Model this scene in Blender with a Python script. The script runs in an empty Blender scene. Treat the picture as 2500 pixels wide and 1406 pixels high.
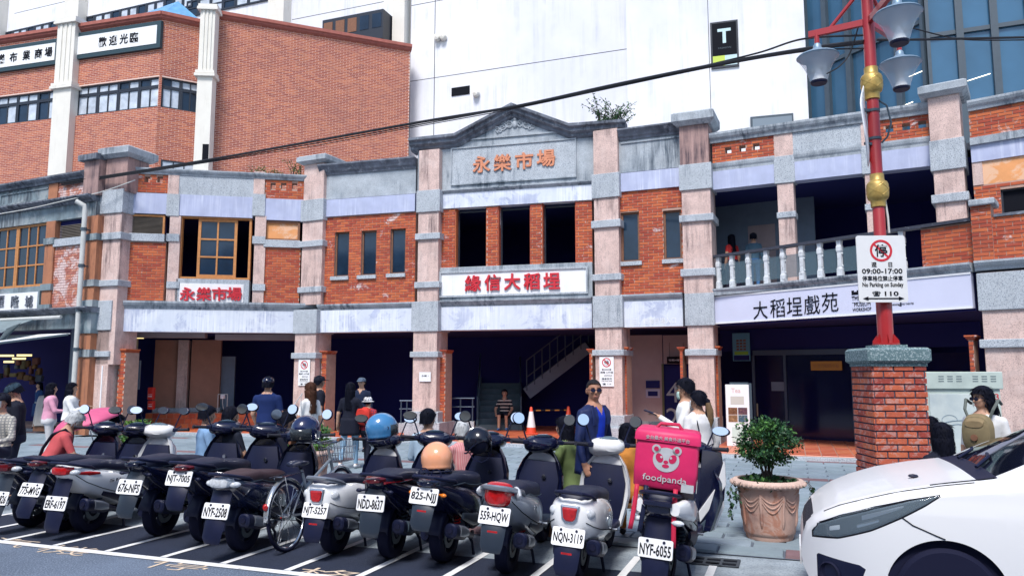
import bpy, bmesh, math, random
from mathutils import Vector, Matrix
R = math.radians
rnd = random.Random(7)
SC = bpy.context.scene
COL = SC.collection

# ------------------------------------------------------------------ camera, sky, sun, exposure
FPX, CXP, CYP, CAMH, PITCH = 1850.0, 1250.0, 703.0, 1.70, math.atan(209.0/1850.0)
cam_d = bpy.data.cameras.new('camera'); cam = bpy.data.objects.new('camera', cam_d); COL.objects.link(cam)
cam.location = (0, 0, CAMH); cam.rotation_euler = (math.pi/2+PITCH, 0, 0)
cam_d.sensor_width = 36.0; cam_d.lens = 36.0*FPX/2500.0; cam_d.clip_start = 0.05; cam_d.clip_end = 2000
SC.camera = cam
SUN_EL, SUN_AZ = R(56), R(197)      # azimuth clockwise from +Y: behind the camera, a little to its left
w = bpy.data.worlds.new('World'); SC.world = w; w.use_nodes = True
nt = w.node_tree; nt.nodes.clear()
sky = nt.nodes.new('ShaderNodeTexSky'); sky.sky_type = 'NISHITA'; sky.sun_disc = False
sky.sun_elevation = SUN_EL; sky.sun_rotation = SUN_AZ; sky.air_density = 1.0; sky.dust_density = 1.2; sky.ozone_density = 1.0
bg = nt.nodes.new('ShaderNodeBackground'); bg.inputs[1].default_value = 0.07
wo = nt.nodes.new('ShaderNodeOutputWorld')
nt.links.new(sky.outputs[0], bg.inputs[0]); nt.links.new(bg.outputs[0], wo.inputs[0])
sd = bpy.data.lights.new('sun', 'SUN'); sd.energy = 1.5; sd.angle = R(16); sd.color = (1.0, 0.965, 0.93)
sun = bpy.data.objects.new('sun', sd); COL.objects.link(sun)
sdir = Vector((math.sin(SUN_AZ)*math.cos(SUN_EL), math.cos(SUN_AZ)*math.cos(SUN_EL), math.sin(SUN_EL)))
sun.rotation_euler = sdir.to_track_quat('Z', 'Y').to_euler(); sun.location = sdir*60
SC.view_settings.view_transform = 'Standard'; SC.view_settings.look = 'None'
SC.view_settings.exposure = 1.48; SC.view_settings.gamma = 1.0; SC.view_settings.use_curve_mapping = False
SC.cycles.max_bounces = 6; SC.cycles.diffuse_bounces = 3; SC.cycles.glossy_bounces = 3; SC.cycles.transparent_max_bounces = 8
SC.cycles.use_denoising = True

# ------------------------------------------------------------------ picking world points on known planes
def ray(u, v):
    xc, yc = (u-CXP)/FPX, -(v-CYP)/FPX
    return Vector((xc, math.cos(PITCH)-math.sin(PITCH)*yc, math.sin(PITCH)+math.cos(PITCH)*yc))
def at_depth(u, v, Y):
    r = ray(u, v); k = Y/r.y
    return Vector((r.x*k, Y, CAMH+r.z*k))
def at_z(u, v, Z=0.0):
    r = ray(u, v); k = (Z-CAMH)/r.z
    return Vector((r.x*k, r.y*k, Z))

# ------------------------------------------------------------------ objects
def link(o, parent=None):
    COL.objects.link(o)
    if parent: o.parent = parent
    return o
def tag(o, label=None, cat=None, group=None, kind=None):
    if label: o['label'] = label
    if cat: o['category'] = cat
    if group: o['group'] = group
    if kind: o['kind'] = kind
    return o
def thing(name, label, cat, loc=(0, 0, 0), rz=0.0, group=None):
    o = bpy.data.objects.new(name, None); COL.objects.link(o); o.empty_display_size = .1
    o.location = loc; o.rotation_euler = (0, 0, rz)
    return tag(o, label, cat, group)
def copy_tree(o, parent=None):
    c = o.copy(); COL.objects.link(c); c.parent = parent
    for ch in o.children: copy_tree(ch, c)
    return c
def wloc(p):
    l = Vector((0, 0, 0))
    while p is not None:
        l += p.location; p = p.parent
    return l

class MB:
    """collects shapes into one mesh"""
    def __init__(s): s.v = []; s.f = []; s.m = []; s.T = None
    def add(s, vs, fs, mi=0):
        b = len(s.v)
        if s.T is not None: vs = [s.T @ Vector(p) for p in vs]
        s.v.extend([tuple(p) for p in vs])
        for f in fs: s.f.append([i+b for i in f]); s.m.append(mi)
        return s
    def box(s, x0, x1, y0, y1, z0, z1, mi=0):
        return s.add([(x0,y0,z0),(x1,y0,z0),(x1,y1,z0),(x0,y1,z0),(x0,y0,z1),(x1,y0,z1),(x1,y1,z1),(x0,y1,z1)],
              [(0,3,2,1),(4,5,6,7),(0,1,5,4),(1,2,6,5),(2,3,7,6),(3,0,4,7)], mi)
    def cbox(s, x0, x1, y0, y1, z0, z1, c=.01, mi=0):
        """box with chamfered vertical and horizontal edges"""
        vs = []; 
        for zz, k in ((z0, c), (z0+c, 0), (z1-c, 0), (z1, c)):
            a0, a1, b0, b1 = x0+k, x1-k, y0+k, y1-k
            vs += [(a0+c,b0,zz),(a1-c,b0,zz),(a1,b0+c,zz),(a1,b1-c,zz),(a1-c,b1,zz),(a0+c,b1,zz),(a0,b1-c,zz),(a0,b0+c,zz)]
        fs = [tuple(range(7,-1,-1)), tuple(range(24,32))]
        for l in range(3):
            for i in range(8): j=(i+1)%8; fs.append((l*8+i,l*8+j,l*8+8+j,l*8+8+i))
        return s.add(vs, fs, mi)
    def obox(s, c, dx, dy, dz, ax=(1,0,0), ay=(0,1,0), mi=0):
        c = Vector(c); ax = Vector(ax).normalized(); ay = Vector(ay); ay = (ay-ax*ay.dot(ax)).normalized(); az = ax.cross(ay)
        vs = [c+ax*(sx*dx/2)+ay*(sy*dy/2)+az*(sz*dz/2) for sz in (-1,1) for sx,sy in ((-1,-1),(1,-1),(1,1),(-1,1))]
        return s.add(vs, [(0,3,2,1),(4,5,6,7),(0,1,5,4),(1,2,6,5),(2,3,7,6),(3,0,4,7)], mi)
    def bar(s, p, q, w, h, mi=0, up=(0,0,1)):
        p, q = Vector(p), Vector(q); d = q-p
        side = d.cross(Vector(up))
        if side.length < 1e-6: side = d.cross(Vector((0,1,0)))
        return s.obox((p+q)/2, d.length, w, h, d, side, mi)
    def tube(s, pts, r, n=8, mi=0, cap=True, closed=False):
        pts = [Vector(p) for p in pts]; k = len(pts)
        rs = r if isinstance(r, (list, tuple)) else [r]*k
        vs, fs = [], []; nrm = None
        for i, p in enumerate(pts):
            a, b = (pts[i-1] if i or closed else p), (pts[(i+1) % k] if i < k-1 or closed else p)
            t = (b-a).normalized()
            if nrm is None:
                nrm = t.orthogonal().normalized()
            nrm = (nrm-t*nrm.dot(t))
            nrm = nrm.normalized() if nrm.length > 1e-6 else t.orthogonal().normalized()
            bn = t.cross(nrm)
            for j in range(n):
                a2 = 2*math.pi*j/n
                vs.append(p+(nrm*math.cos(a2)+bn*math.sin(a2))*rs[i])
        for i in range(k-1 if not closed else k):
            for j in range(n):
                j2 = (j+1) % n; i2 = (i+1) % k
                fs.append((i*n+j, i*n+j2, i2*n+j2, i2*n+j))
        if cap and not closed:
            fs.append(tuple(range(n-1,-1,-1))); fs.append(tuple(range((k-1)*n, k*n)))
        return s.add(vs, fs, mi)
    def lathe(s, prof, c=(0,0,0), n=24, mi=0, axis='z', flute=0, fk=0, ang=2*math.pi, cap=True):
        """prof = [(r, h)...] turned about an axis through c"""
        vs, fs = [], []; full = abs(ang-2*math.pi) < 1e-6; m = n if full else n+1
        for r, h in prof:
            for j in range(m):
                a = ang*j/n; rr = r*(1+flute*math.cos(fk*a)) if flute else r
                x, y = rr*math.cos(a), rr*math.sin(a)
                p = (x,y,h) if axis=='z' else ((h,x,y) if axis=='x' else (y,h,x))
                vs.append((p[0]+c[0],p[1]+c[1],p[2]+c[2]))
        for i in range(len(prof)-1):
            for j in range(n):
                j2 = (j+1) % m
                fs.append((i*m+j, i*m+j2, (i+1)*m+j2, (i+1)*m+j))
        if full and cap and prof[0] != prof[-1]:
            if prof[0][0] > 1e-5: fs.append(tuple(range(m-1,-1,-1)))
            if prof[-1][0] > 1e-5: fs.append(tuple(range((len(prof)-1)*m, len(prof)*m)))
        return s.add(vs, fs, mi)
    def ell(s, c, rx, ry, rz, nu=14, nv=9, mi=0, v0=-90, v1=90):
        prof = []
        vs, fs = [], []
        for i in range(nv+1):
            la = R(v0+(v1-v0)*i/nv)
            for j in range(nu):
                a = 2*math.pi*j/nu
                vs.append((c[0]+rx*math.cos(la)*math.cos(a), c[1]+ry*math.cos(la)*math.sin(a), c[2]+rz*math.sin(la)))
        for i in range(nv):
            for j in range(nu):
                j2=(j+1)%nu; fs.append((i*nu+j,i*nu+j2,(i+1)*nu+j2,(i+1)*nu+j))
        return s.add(vs, fs, mi)
    def prism(s, poly, a0, a1, axis='z', mi=0):
        """polygon extruded along an axis; poly in the two other axes (cyclic order)"""
        def P(x, y, h): return (x,y,h) if axis=='z' else ((h,x,y) if axis=='x' else (x,h,y))
        n = len(poly); vs = [P(x,y,a0) for x,y in poly]+[P(x,y,a1) for x,y in poly]
        fs = [tuple(range(n-1,-1,-1)), tuple(range(n,2*n))]+[(i,(i+1)%n,n+(i+1)%n,n+i) for i in range(n)]
        return s.add(vs, fs, mi)
    def loft(s, secs, n=16, mi=0, cap=True):
        """secs = [(y, cx, cz, hw, hh, e)...] superellipse sections along y (e: 2 round .. 6 boxy)"""
        vs, fs = [], []
        for y, cx, cz, hw, hh, e in secs:
            for j in range(n):
                a = 2*math.pi*(j+.5)/n; c, d = math.cos(a), math.sin(a)
                vs.append((cx+hw*math.copysign(abs(c)**(2/e), c), y, cz+hh*math.copysign(abs(d)**(2/e), d)))
        for i in range(len(secs)-1):
            for j in range(n):
                j2=(j+1)%n; fs.append((i*n+j,(i+1)*n+j,(i+1)*n+j2,i*n+j2))
        if cap: fs.append(tuple(range(n))); fs.append(tuple(range(len(secs)*n-1,(len(secs)-1)*n-1,-1)))
        return s.add(vs, fs, mi)
    def sweep(s, secs, mi=0, cap=True, closed=True):
        """secs = list of equal-length point rings"""
        n = len(secs[0]); vs = [p for q in secs for p in q]; fs = []
        for i in range(len(secs)-1):
            for j in range(n if closed else n-1):
                j2=(j+1)%n; fs.append((i*n+j,i*n+j2,(i+1)*n+j2,(i+1)*n+j))
        if cap and closed: fs.append(tuple(range(n-1,-1,-1))); fs.append(tuple(range((len(secs)-1)*n,len(secs)*n)))
        return s.add(vs, fs, mi)
    def mesh(s, name, mats, smooth=False, off=None):
        me = bpy.data.meshes.new(name)
        vs = s.v if off is None else [(p[0]-off[0],p[1]-off[1],p[2]-off[2]) for p in s.v]
        me.from_pydata(vs, [], s.f)
        mats = mats if isinstance(mats, (list, tuple)) else [mats]
        for m in mats: me.materials.append(m)
        if len(mats) > 1: me.polygons.foreach_set('material_index', s.m)
        if smooth:
            me.polygons.foreach_set('use_smooth', [True]*len(s.f))
            if smooth != 'all':
                try: me.set_sharp_from_angle(angle=R(40 if smooth is True else smooth))
                except Exception: pass
        me.update()
        return me
    def build(s, name, mats, parent=None, smooth=False, world=False, bevel=0, label=None):
        me = s.mesh(name, mats, smooth, wloc(parent) if world else None)
        o = link(bpy.data.objects.new(name, me), parent)
        if bevel:
            b = o.modifiers.new('bevel', 'BEVEL'); b.width = bevel; b.segments = 2; b.limit_method = 'ANGLE'; b.angle_limit = R(50)
        if label: o['label'] = label
        return o

# ------------------------------------------------------------------ materials
MATS = {}
def lin(c):
    return tuple((x/12.92 if x <= .04045 else ((x+.055)/1.055)**2.4) for x in c)
def hexc(h):
    return lin(tuple(int(h[i:i+2], 16)/255 for i in (0, 2, 4)))
def mat(name, col, rough=.7, metal=0., var=.0, scale=6., bump=0., bscale=None, stain=0., stcol=(.03,.035,.045), stscale=(5,5,.5), stlo=.5,
        speck=0., spcol=(.03,.035,.05), spscale=90., island=0., patch=0., pcol=(.75,.72,.72), pscale=2.2, plo=.58, coat=0., emit=None, estr=1., alpha=1., trans=0., ior=1.45, spec=.5,
        c2=None, objspace=False, dirt=0., dcol=(.1,.09,.085), dlo=.45, dscale=1.1):
    if name in MATS: return MATS[name]
    m = bpy.data.materials.new(name); m.use_nodes = True; N = m.node_tree.nodes; L = m.node_tree.links
    b = N['Principled BSDF']
    b.inputs['Roughness'].default_value = rough; b.inputs['Metallic'].default_value = metal
    b.inputs['Specular IOR Level'].default_value = spec
    if coat: b.inputs['Coat Weight'].default_value = coat; b.inputs['Coat Roughness'].default_value = .05
    if trans: b.inputs['Transmission Weight'].default_value = trans; b.inputs['IOR'].default_value = ior
    if alpha < 1: b.inputs['Alpha'].default_value = alpha
    if emit: b.inputs['Emission Color'].default_value = (*emit, 1); b.inputs['Emission Strength'].default_value = estr
    if objspace:
        g = N.new('ShaderNodeTexCoord'); pos = g.outputs['Object']
    else:
        g = N.new('ShaderNodeNewGeometry'); pos = g.outputs['Position']
    def noise(sc, detail=4, rough_=.6, vec=None, dist=0):
        n = N.new('ShaderNodeTexNoise'); n.inputs['Scale'].default_value = sc; n.inputs['Detail'].default_value = detail; n.inputs['Roughness'].default_value = rough_
        n.inputs['Distortion'].default_value = dist
        L.new(vec or pos, n.inputs['Vector']); return n.outputs['Fac']
    def ramp(f, lo, hi, a=0., bb=1.):
        r_ = N.new('ShaderNodeMapRange'); r_.inputs[1].default_value = lo; r_.inputs[2].default_value = hi; r_.inputs[3].default_value = a; r_.inputs[4].default_value = bb
        L.new(f, r_.inputs[0]); return r_.outputs[0]
    def mix(a, bb, f, mode='MIX'):
        x = N.new('ShaderNodeMix'); x.data_type = 'RGBA'; x.blend_type = mode
        if isinstance(f, float): x.inputs[0].default_value = f
        else: L.new(f, x.inputs[0])
        for k, q in ((6, a), (7, bb)):
            if isinstance(q, tuple): x.inputs[k].default_value = (*q, 1)
            else: L.new(q, x.inputs[k])
        return x.outputs[2]
    cur = tuple(col)
    if c2: cur = mix(cur, tuple(c2), ramp(noise(scale*.6, 3), .42, .6))
    if island:
        gg = N.new('ShaderNodeNewGeometry'); oi = N.new('ShaderNodeObjectInfo')
        ad = N.new('ShaderNodeMath'); ad.operation = 'ADD'; L.new(gg.outputs['Random Per Island'], ad.inputs[0]); L.new(oi.outputs['Random'], ad.inputs[1])
        fr = N.new('ShaderNodeMath'); fr.operation = 'FRACT'; L.new(ad.outputs[0], fr.inputs[0])
        h = N.new('ShaderNodeHueSaturation'); L.new(ramp(fr.outputs[0], 0, 1, 1-island, 1+island), h.inputs['Value'])
        L.new(ramp(fr.outputs[0], 0, 1, .49, .508), h.inputs['Hue'])
        if isinstance(cur, tuple): h.inputs['Color'].default_value = (*cur, 1)
        else: L.new(cur, h.inputs['Color'])
        cur = h.outputs[0]
    if var:
        f = ramp(noise(scale), .25, .75, 1-var, 1+var)
        h = N.new('ShaderNodeHueSaturation'); L.new(f, h.inputs['Value'])
        if isinstance(cur, tuple): h.inputs['Color'].default_value = (*cur, 1)
        else: L.new(cur, h.inputs['Color'])
        cur = h.outputs[0]
    if speck:
        cur = mix(cur, tuple(spcol), ramp(noise(spscale, 2, .5), .52, .62, 0, speck))
    if patch:
        cur = mix(cur, tuple(pcol), ramp(noise(pscale, 6, .72, dist=.6), plo, plo+.06, 0, patch))
    if dirt:
        cur = mix(cur, tuple(dcol), ramp(noise(dscale, 5, .65), dlo, dlo+.25, 0, dirt))
    if stain:
        mp = N.new('ShaderNodeMapping'); mp.inputs['Scale'].default_value = stscale; L.new(pos, mp.inputs['Vector'])
        big = noise(.9, 3)
        ad = N.new('ShaderNodeMath'); ad.operation = 'MULTIPLY'; L.new(ramp(noise(1.6, 6, .7, mp.outputs[0]), stlo, stlo+.2), ad.inputs[0]); L.new(ramp(big, .4, .62), ad.inputs[1])
        cur = mix(cur, tuple(stcol), ramp(ad.outputs[0], 0, 1, 0, stain))
    if isinstance(cur, tuple): b.inputs['Base Color'].default_value = (*cur, 1)
    else: L.new(cur, b.inputs['Base Color'])
    if bump:
        bm = N.new('ShaderNodeBump'); bm.inputs['Strength'].default_value = bump; bm.inputs['Distance'].default_value = .01
        L.new(noise(bscale or scale*6, 5), bm.inputs['Height']); L.new(bm.outputs[0], b.inputs['Normal'])
    MATS[name] = m
    return m

# ------------------------------------------------------------------ lettering (flat glyph meshes from the built-in font)
def text_mb(s, w=None, h=None, ext=.0, bold=0., mb=None, T=None, mi=0, center=True):
    """glyphs fitted to a w x h box centred on the origin in the local XZ plane, facing -Y; ext = how far they stand proud"""
    c = bpy.data.curves.new('lettering', 'FONT'); c.body = s; c.extrude = .02; c.offset = bold; c.resolution_u = 2
    o = bpy.data.objects.new('lettering', c); me = bpy.data.meshes.new_from_object(o)
    vs = [tuple(v.co) for v in me.vertices]; fs = [tuple(p.vertices) for p in me.polygons]
    bpy.data.objects.remove(o); bpy.data.curves.remove(c); bpy.data.meshes.remove(me)
    x0, x1 = min(p[0] for p in vs), max(p[0] for p in vs); y0, y1 = min(p[1] for p in vs), max(p[1] for p in vs)
    kx = w/(x1-x0) if w else None; ky = h/(y1-y0) if h else None
    kx = kx or ky; ky = ky or kx
    out = [((p[0]-(x0+x1)/2)*kx, -(p[2]+.02)/.04*max(ext, .0015), (p[1]-(y0+y1)/2)*ky) for p in vs]
    mb = mb or MB()
    if T is not None: out = [T @ Vector(p) for p in out]
    return mb.add(out, fs, mi)
# ------------------------------------------------------------------ palette
SHADE_NAVY = (.004, .006, .105)  # navy shade inside the openings, put into the wall colour
m_asph = mat('asphalt', (.105,.138,.195), .85, var=.25, scale=1.2, speck=.75, spcol=(.25,.31,.40), spscale=70, bump=.6, bscale=160, dirt=.3, dcol=(.05,.065,.10), dscale=.7)
m_paint = mat('road_paint', (.78,.79,.80), .6, var=.08, scale=20, patch=.9, pcol=(.09,.1,.13), pscale=9, plo=.62)
m_ypaint = mat('orange_road_paint', (.72,.58,.44), .6, var=.1, scale=20, patch=.8, pcol=(.09,.1,.13), pscale=14, plo=.6)
m_conc = mat('kerb_concrete', (.30,.35,.39), .85, var=.3, scale=3, speck=.5, spcol=(.12,.15,.19), spscale=55, bump=.4, bscale=90, dirt=.5, dcol=(.1,.13,.17), dscale=1.7)
m_paver = mat('paver_stone', (.235,.30,.345), .75, island=.10, var=.14, scale=2.2, speck=.25, spcol=(.2,.23,.27), spscale=60, bump=.15, bscale=70, dirt=.45, dcol=(.10,.14,.185), dscale=.8)
m_joint = mat('paver_joint', (.10,.12,.16), .9)
m_rpav = mat('red_paver', (.20,.12,.13), .8, island=.15, var=.2, scale=5)
m_rtile = mat('red_floor_tile', (.50,.115,.048), .42, island=.12, var=.18, scale=3, dirt=.35, dcol=(.24,.055,.03), dscale=1.5)
m_rgrout = mat('tile_grout', (.38,.26,.22), .9)
m_gran = mat('washed_granite', (.46,.50,.54), .85, var=.12, scale=3, speck=.75, spcol=(.13,.16,.21), spscale=60, bump=.35, bscale=120, stain=.7, stcol=(.10,.13,.17), stlo=.5)
m_gran2 = mat('stained_granite', (.42,.46,.50), .85, var=.18, scale=3, speck=.5, spcol=(.13,.16,.2), spscale=70, bump=.35, bscale=120, stain=.92, stcol=(.055,.08,.11), stlo=.42, dirt=.5, dcol=(.14,.19,.24), dscale=1.0, dlo=.48)
m_corn = mat('weathered_cornice', (.15,.17,.21), .9, var=.4, scale=5, stain=.9, stcol=(.02,.025,.04), stlo=.4, patch=.5, pcol=(.45,.48,.52), pscale=4, plo=.56)
m_pink = mat('pink_stucco', (.66,.49,.44), .88, var=.16, scale=4, speck=.6, spcol=(.30,.20,.19), spscale=55, bump=.4, bscale=100, stain=.9, stcol=(.12,.085,.09), stlo=.47, patch=.35, pcol=(.72,.58,.54), pscale=1.5, plo=.52, dirt=.45, dcol=(.36,.25,.23), dscale=2.4, dlo=.5)
m_pinkd = mat('stained_stucco', (.40,.26,.235), .9, var=.2, scale=4, speck=.4, spcol=(.22,.15,.16), spscale=65, bump=.3, bscale=110, stain=.95, stcol=(.035,.028,.045), stlo=.40, stscale=(6,6,.35))
m_orst = mat('orange_stucco', (.40,.165,.085), .88, var=.15, scale=4, speck=.3, spcol=(.22,.1,.08), spscale=65, bump=.3, bscale=110, stain=.9, stcol=(.05,.03,.04), stlo=.48)
m_orp = mat('orange_panel', (.74,.33,.13), .85, var=.12, scale=3, patch=.6, pcol=(.78,.55,.40), pscale=2.5, plo=.5)
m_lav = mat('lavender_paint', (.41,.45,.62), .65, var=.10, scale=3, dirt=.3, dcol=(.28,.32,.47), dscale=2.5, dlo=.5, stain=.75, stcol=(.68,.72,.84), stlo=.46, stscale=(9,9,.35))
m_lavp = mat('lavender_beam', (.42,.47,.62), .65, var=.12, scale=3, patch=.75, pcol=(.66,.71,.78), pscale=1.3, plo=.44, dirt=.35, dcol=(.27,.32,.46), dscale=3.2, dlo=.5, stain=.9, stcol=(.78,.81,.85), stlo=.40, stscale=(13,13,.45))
m_brick = mat('facade_brick', (.45,.098,.040), .85, island=.24, var=.1, scale=8, patch=.85, pcol=(.68,.62,.62), pscale=1.6, plo=.60, dirt=.35, dcol=(.16,.035,.025), dscale=1.3, dlo=.48, bump=.25, bscale=60)
m_brickw = mat('whitewashed_brick', (.46,.17,.12), .88, island=.22, var=.15, scale=8, patch=.8, pcol=(.70,.58,.57), pscale=2.4, plo=.47)
m_mort = mat('brick_mortar', (.46,.30,.24), .9, var=.15, scale=8)
m_tile2 = mat('block_brick_tile', (.44,.128,.068), .75, island=.26, var=.08, scale=3, dirt=.4, dcol=(.30,.085,.05), dscale=.5, stain=.4, stcol=(.20,.06,.045), stscale=(1.5,1.5,.1), stlo=.5)
m_mort2 = mat('block_mortar', (.74,.52,.45), .9)
m_pbrick = mat('pedestal_brick', (.42,.085,.045), .8, island=.3, var=.2, scale=20, patch=.55, pcol=(.5,.33,.31), pscale=14, plo=.52, bump=.5, bscale=60)
m_pmort = mat('pedestal_mortar', (.05,.055,.09), .9)
m_white = mat('white_render', (.80,.81,.84), .8, var=.03, scale=1, stain=.5, stcol=(.45,.48,.58), stlo=.46, stscale=(2.6,2.6,.10), dirt=.45, dcol=(.50,.53,.66), dscale=.16, dlo=.42)
m_cream = mat('cream_column', (.74,.72,.66), .8, var=.05, scale=2, stain=.5, stcol=(.45,.42,.36), stlo=.52)
m_redcap = mat('red_parapet_cap', (.36,.115,.09), .8, var=.2, scale=6)
m_seam = mat('panel_seam', (.05,.055,.075), .9)
m_steel = mat('blue_grey_steel', (.05,.075,.10), .5, var=.1)
m_dframe = mat('dark_window_frame', (.018,.024,.038), .45)
m_glass = mat('window_glass', (.012,.028,.055), .07, spec=.5, var=.4, scale=1.5)
m_gcurt = mat('curtained_glass', (.52,.58,.66), .12, var=.35, scale=2.4, spec=.7)
m_gwall = mat('curtain_wall_glass', (.040,.115,.20), .08, var=.45, scale=.25, spec=.7)
m_dark = mat('dark_interior', SHADE_NAVY, .9)
m_dark2 = mat('dark_soffit', (.007,.011,.11), .9)  # ceilings carry the same painted shade; also colours the door and dark plates
m_grey2 = mat('recess_wall', (.17,.22,.29), .85, var=.1)
m_wood = mat('orange_timber', (.52,.22,.07), .6, var=.2, scale=14)
m_dwood = mat('dark_timber', (.20,.09,.05), .7, var=.2, scale=14)
m_wht = mat('white_paint', (.80,.81,.83), .55, var=.03)
m_sign = mat('sign_board', (.62,.64,.80), .5, var=.05, scale=1.2)
m_signw = mat('white_sign_board', (.80,.81,.82), .5, var=.06, scale=3, stain=.3, stcol=(.5,.53,.58), stlo=.5)
m_reds = mat('red_lettering', (.56,.02,.035), .5)
m_ors = mat('terracotta_lettering', (.62,.24,.13), .7, var=.15, scale=10)
m_blk = mat('black_paint', (.004,.005,.010), .75, spec=.15)
m_dgreen = mat('dark_green_frame', (.02,.05,.065), .5)
m_louv = mat('louvre', (.13,.11,.09), .7, var=.2)
m_pipe = mat('pale_pipe', (.55,.56,.54), .5, var=.12, scale=4)
m_glow = mat('tube_light', (.9,.85,.6), .5, emit=(1,.78,.32), estr=.55)
m_pinkw = mat('pale_pink_wall', (.42,.33,.33), .85, var=.08, scale=1.5, dirt=.3, dcol=(.26,.19,.2))
m_bronze = mat('gold_sign', (.28,.12,.02), .45, metal=.2, emit=(.5,.2,.02), estr=.03)

# ------------------------------------------------------------------ ground
rd = Vector((.938, -.347, 0)); nd = Vector((.347, .938, 0))           # along the street, and across it towards the market
def G(a, n, z=0.0): return Vector((rd.x*a+nd.x*n, rd.y*a+nd.y*n, z))
RZ = math.atan2(rd.y, rd.x)
mb = MB(); mb.add([(-150,-120,0),(150,-120,0),(150,150,0),(-150,150,0)], [(0,1,2,3)])
road = tag(mb.build('road', m_asph), kind='structure')
def strip(name, a0, a1, n0, n1, z, m, parent=None):
    mb = MB(); mb.add([G(a0,n0,z), G(a1,n0,z), G(a1,n1,z), G(a0,n1,z)], [(0,1,2,3)]); return mb.build(name, m, parent)
m_asph2 = mat('stall_asphalt', (.010,.017,.042), .88, var=.3, scale=1.5, speck=.4, spcol=(.04,.055,.09), spscale=80, bump=.5, bscale=160)  # darker stall asphalt, with the shade under the scooters put into its colour
tag(strip('parking_bay', -16, 3.6, 5.65, 6.72, .003, m_asph2), kind='structure')
strip('edge_line', -16, 3.6, 5.60, 5.70, .007, m_paint, road)
# stall lines, one every 0.69 m
a_ref = at_z(583, 1364).dot(rd)
STALL = .690
for k in range(-13, 7):
    a = a_ref+k*STALL
    o = strip('stall_line', a-.035, a+.035, 5.70, 7.25, .010, m_paint, road)
# painted characters on the lane
def ground_text(s, u, v, w, h, rot):
    p = at_z(u, v, .004)
    T = Matrix.Translation(p) @ Matrix.Rotation(rot, 4, 'Z') @ Matrix.Rotation(R(-90), 4, 'X')
    mb = text_mb(s, w, h, .001, -.012, T=T); return mb.build('painted_character', m_ypaint, road)
for s, u, v in (('汽', 20, 1323), ('機', 165, 1342), ('停', 440, 1379), ('格', 800, 1400)):
    ground_text(s, u, v, .62, .30, RZ+R(2))
# gutter / kerb strip
mb = MB(); mb.add([G(-60,6.72,.005), G(40,6.72,.005), G(40,7.62,.005), G(-60,7.62,.005)], [(0,1,2,3)])
tag(mb.build('kerb', m_conc), kind='structure')
# plaza: backing slab with every stone laid on it
mb = MB(); mb.add([G(-60,7.60,.014), G(40,7.60,.014), G(40,45,.014), G(-60,45,.014)], [(0,1,2,3)])
plaza = tag(mb.build('pavement', m_joint), kind='structure')
def pieces(name, items, mesh_size, m, parent, keep=300, inview=True, zf=None):
    """items: (x, y, z, rz, sx, sy); nearest `keep` in view become objects sharing one mesh, the rest one stuff mesh"""
    lx, ly, lz = mesh_size
    base = MB(); c = .006
    base.add([(-.5,-.5,0),(.5,-.5,0),(.5,.5,0),(-.5,.5,0),(-.5+.012,-.5+.024,lz),(.5-.012,-.5+.024,lz),(.5-.012,.5-.024,lz),(-.5+.012,.5-.024,lz)],
             [(4,5,6,7),(0,1,5,4),(1,2,6,5),(2,3,7,6),(3,0,4,7)])
    me = base.mesh(name, m)
    def vis(it):
        x, y = it[0], it[1]
        if y < 1: return False
        u = CXP+FPX*x/y; return -40 < u < 2540
    order = sorted(items, key=lambda it: it[0]**2+it[1]**2)
    near = [it for it in order if vis(it)][:keep]; ids = set(id(i) for i in near)
    for x, y, z, rz, sx, sy in near:
        o = link(bpy.data.objects.new(name, me), parent); o.location = (x, y, z); o.rotation_euler = (0, 0, rz); o.scale = (sx, sy, 1)
    mb = MB()
    for it in order:
        if id(it) in ids: continue
        x, y, z, rz, sx, sy = it
        mb.T = Matrix.Translation((x,y,z)) @ Matrix.Rotation(rz,4,'Z') @ Matrix.Diagonal((sx,sy,1,1))
        mb.add(base.v, base.f)
    if mb.f: tag(mb.build(name, m, parent), kind='stuff')
apron = [Vector((-26,24.5,0)), Vector((-13,22.6,0)), Vector((-6.7,20.6,0)), Vector((0,17.9,0)), Vector((4.5,15.45,0)), Vector((7.2,14.6,0)), Vector((14,12.0,0))]
def apron_y(x):
    for p, q in zip(apron, apron[1:]):
        if p.x <= x <= q.x: return p.y+(q.y-p.y)*(x-p.x)/(q.x-p.x)
    return apron[0].y if x < apron[0].x else apron[-1].y
items, reds = [], []
PW, PH = .60, .30
for j in range(0, 52):
    n = 7.62+PH*(j+.5)
    for i in range(-44, 30):
        a = (i+.5*(j % 2)+.25)*PW
        p = G(a, n, .014)
        if p.y > apron_y(p.x)+.25: continue
        if p.y > 3 and abs(p.x/p.y) > .85: continue
        (reds if (j % 9 in (0,) and i % 7 < 3) else items).append((p.x, p.y, .014, RZ, PW-.015, PH-.018))
pieces('paver', items, (PW, PH, .022), m_paver, plaza)
pieces('red_paver', reds, (PW, PH, .022), m_rpav, plaza, keep=60)
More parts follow.
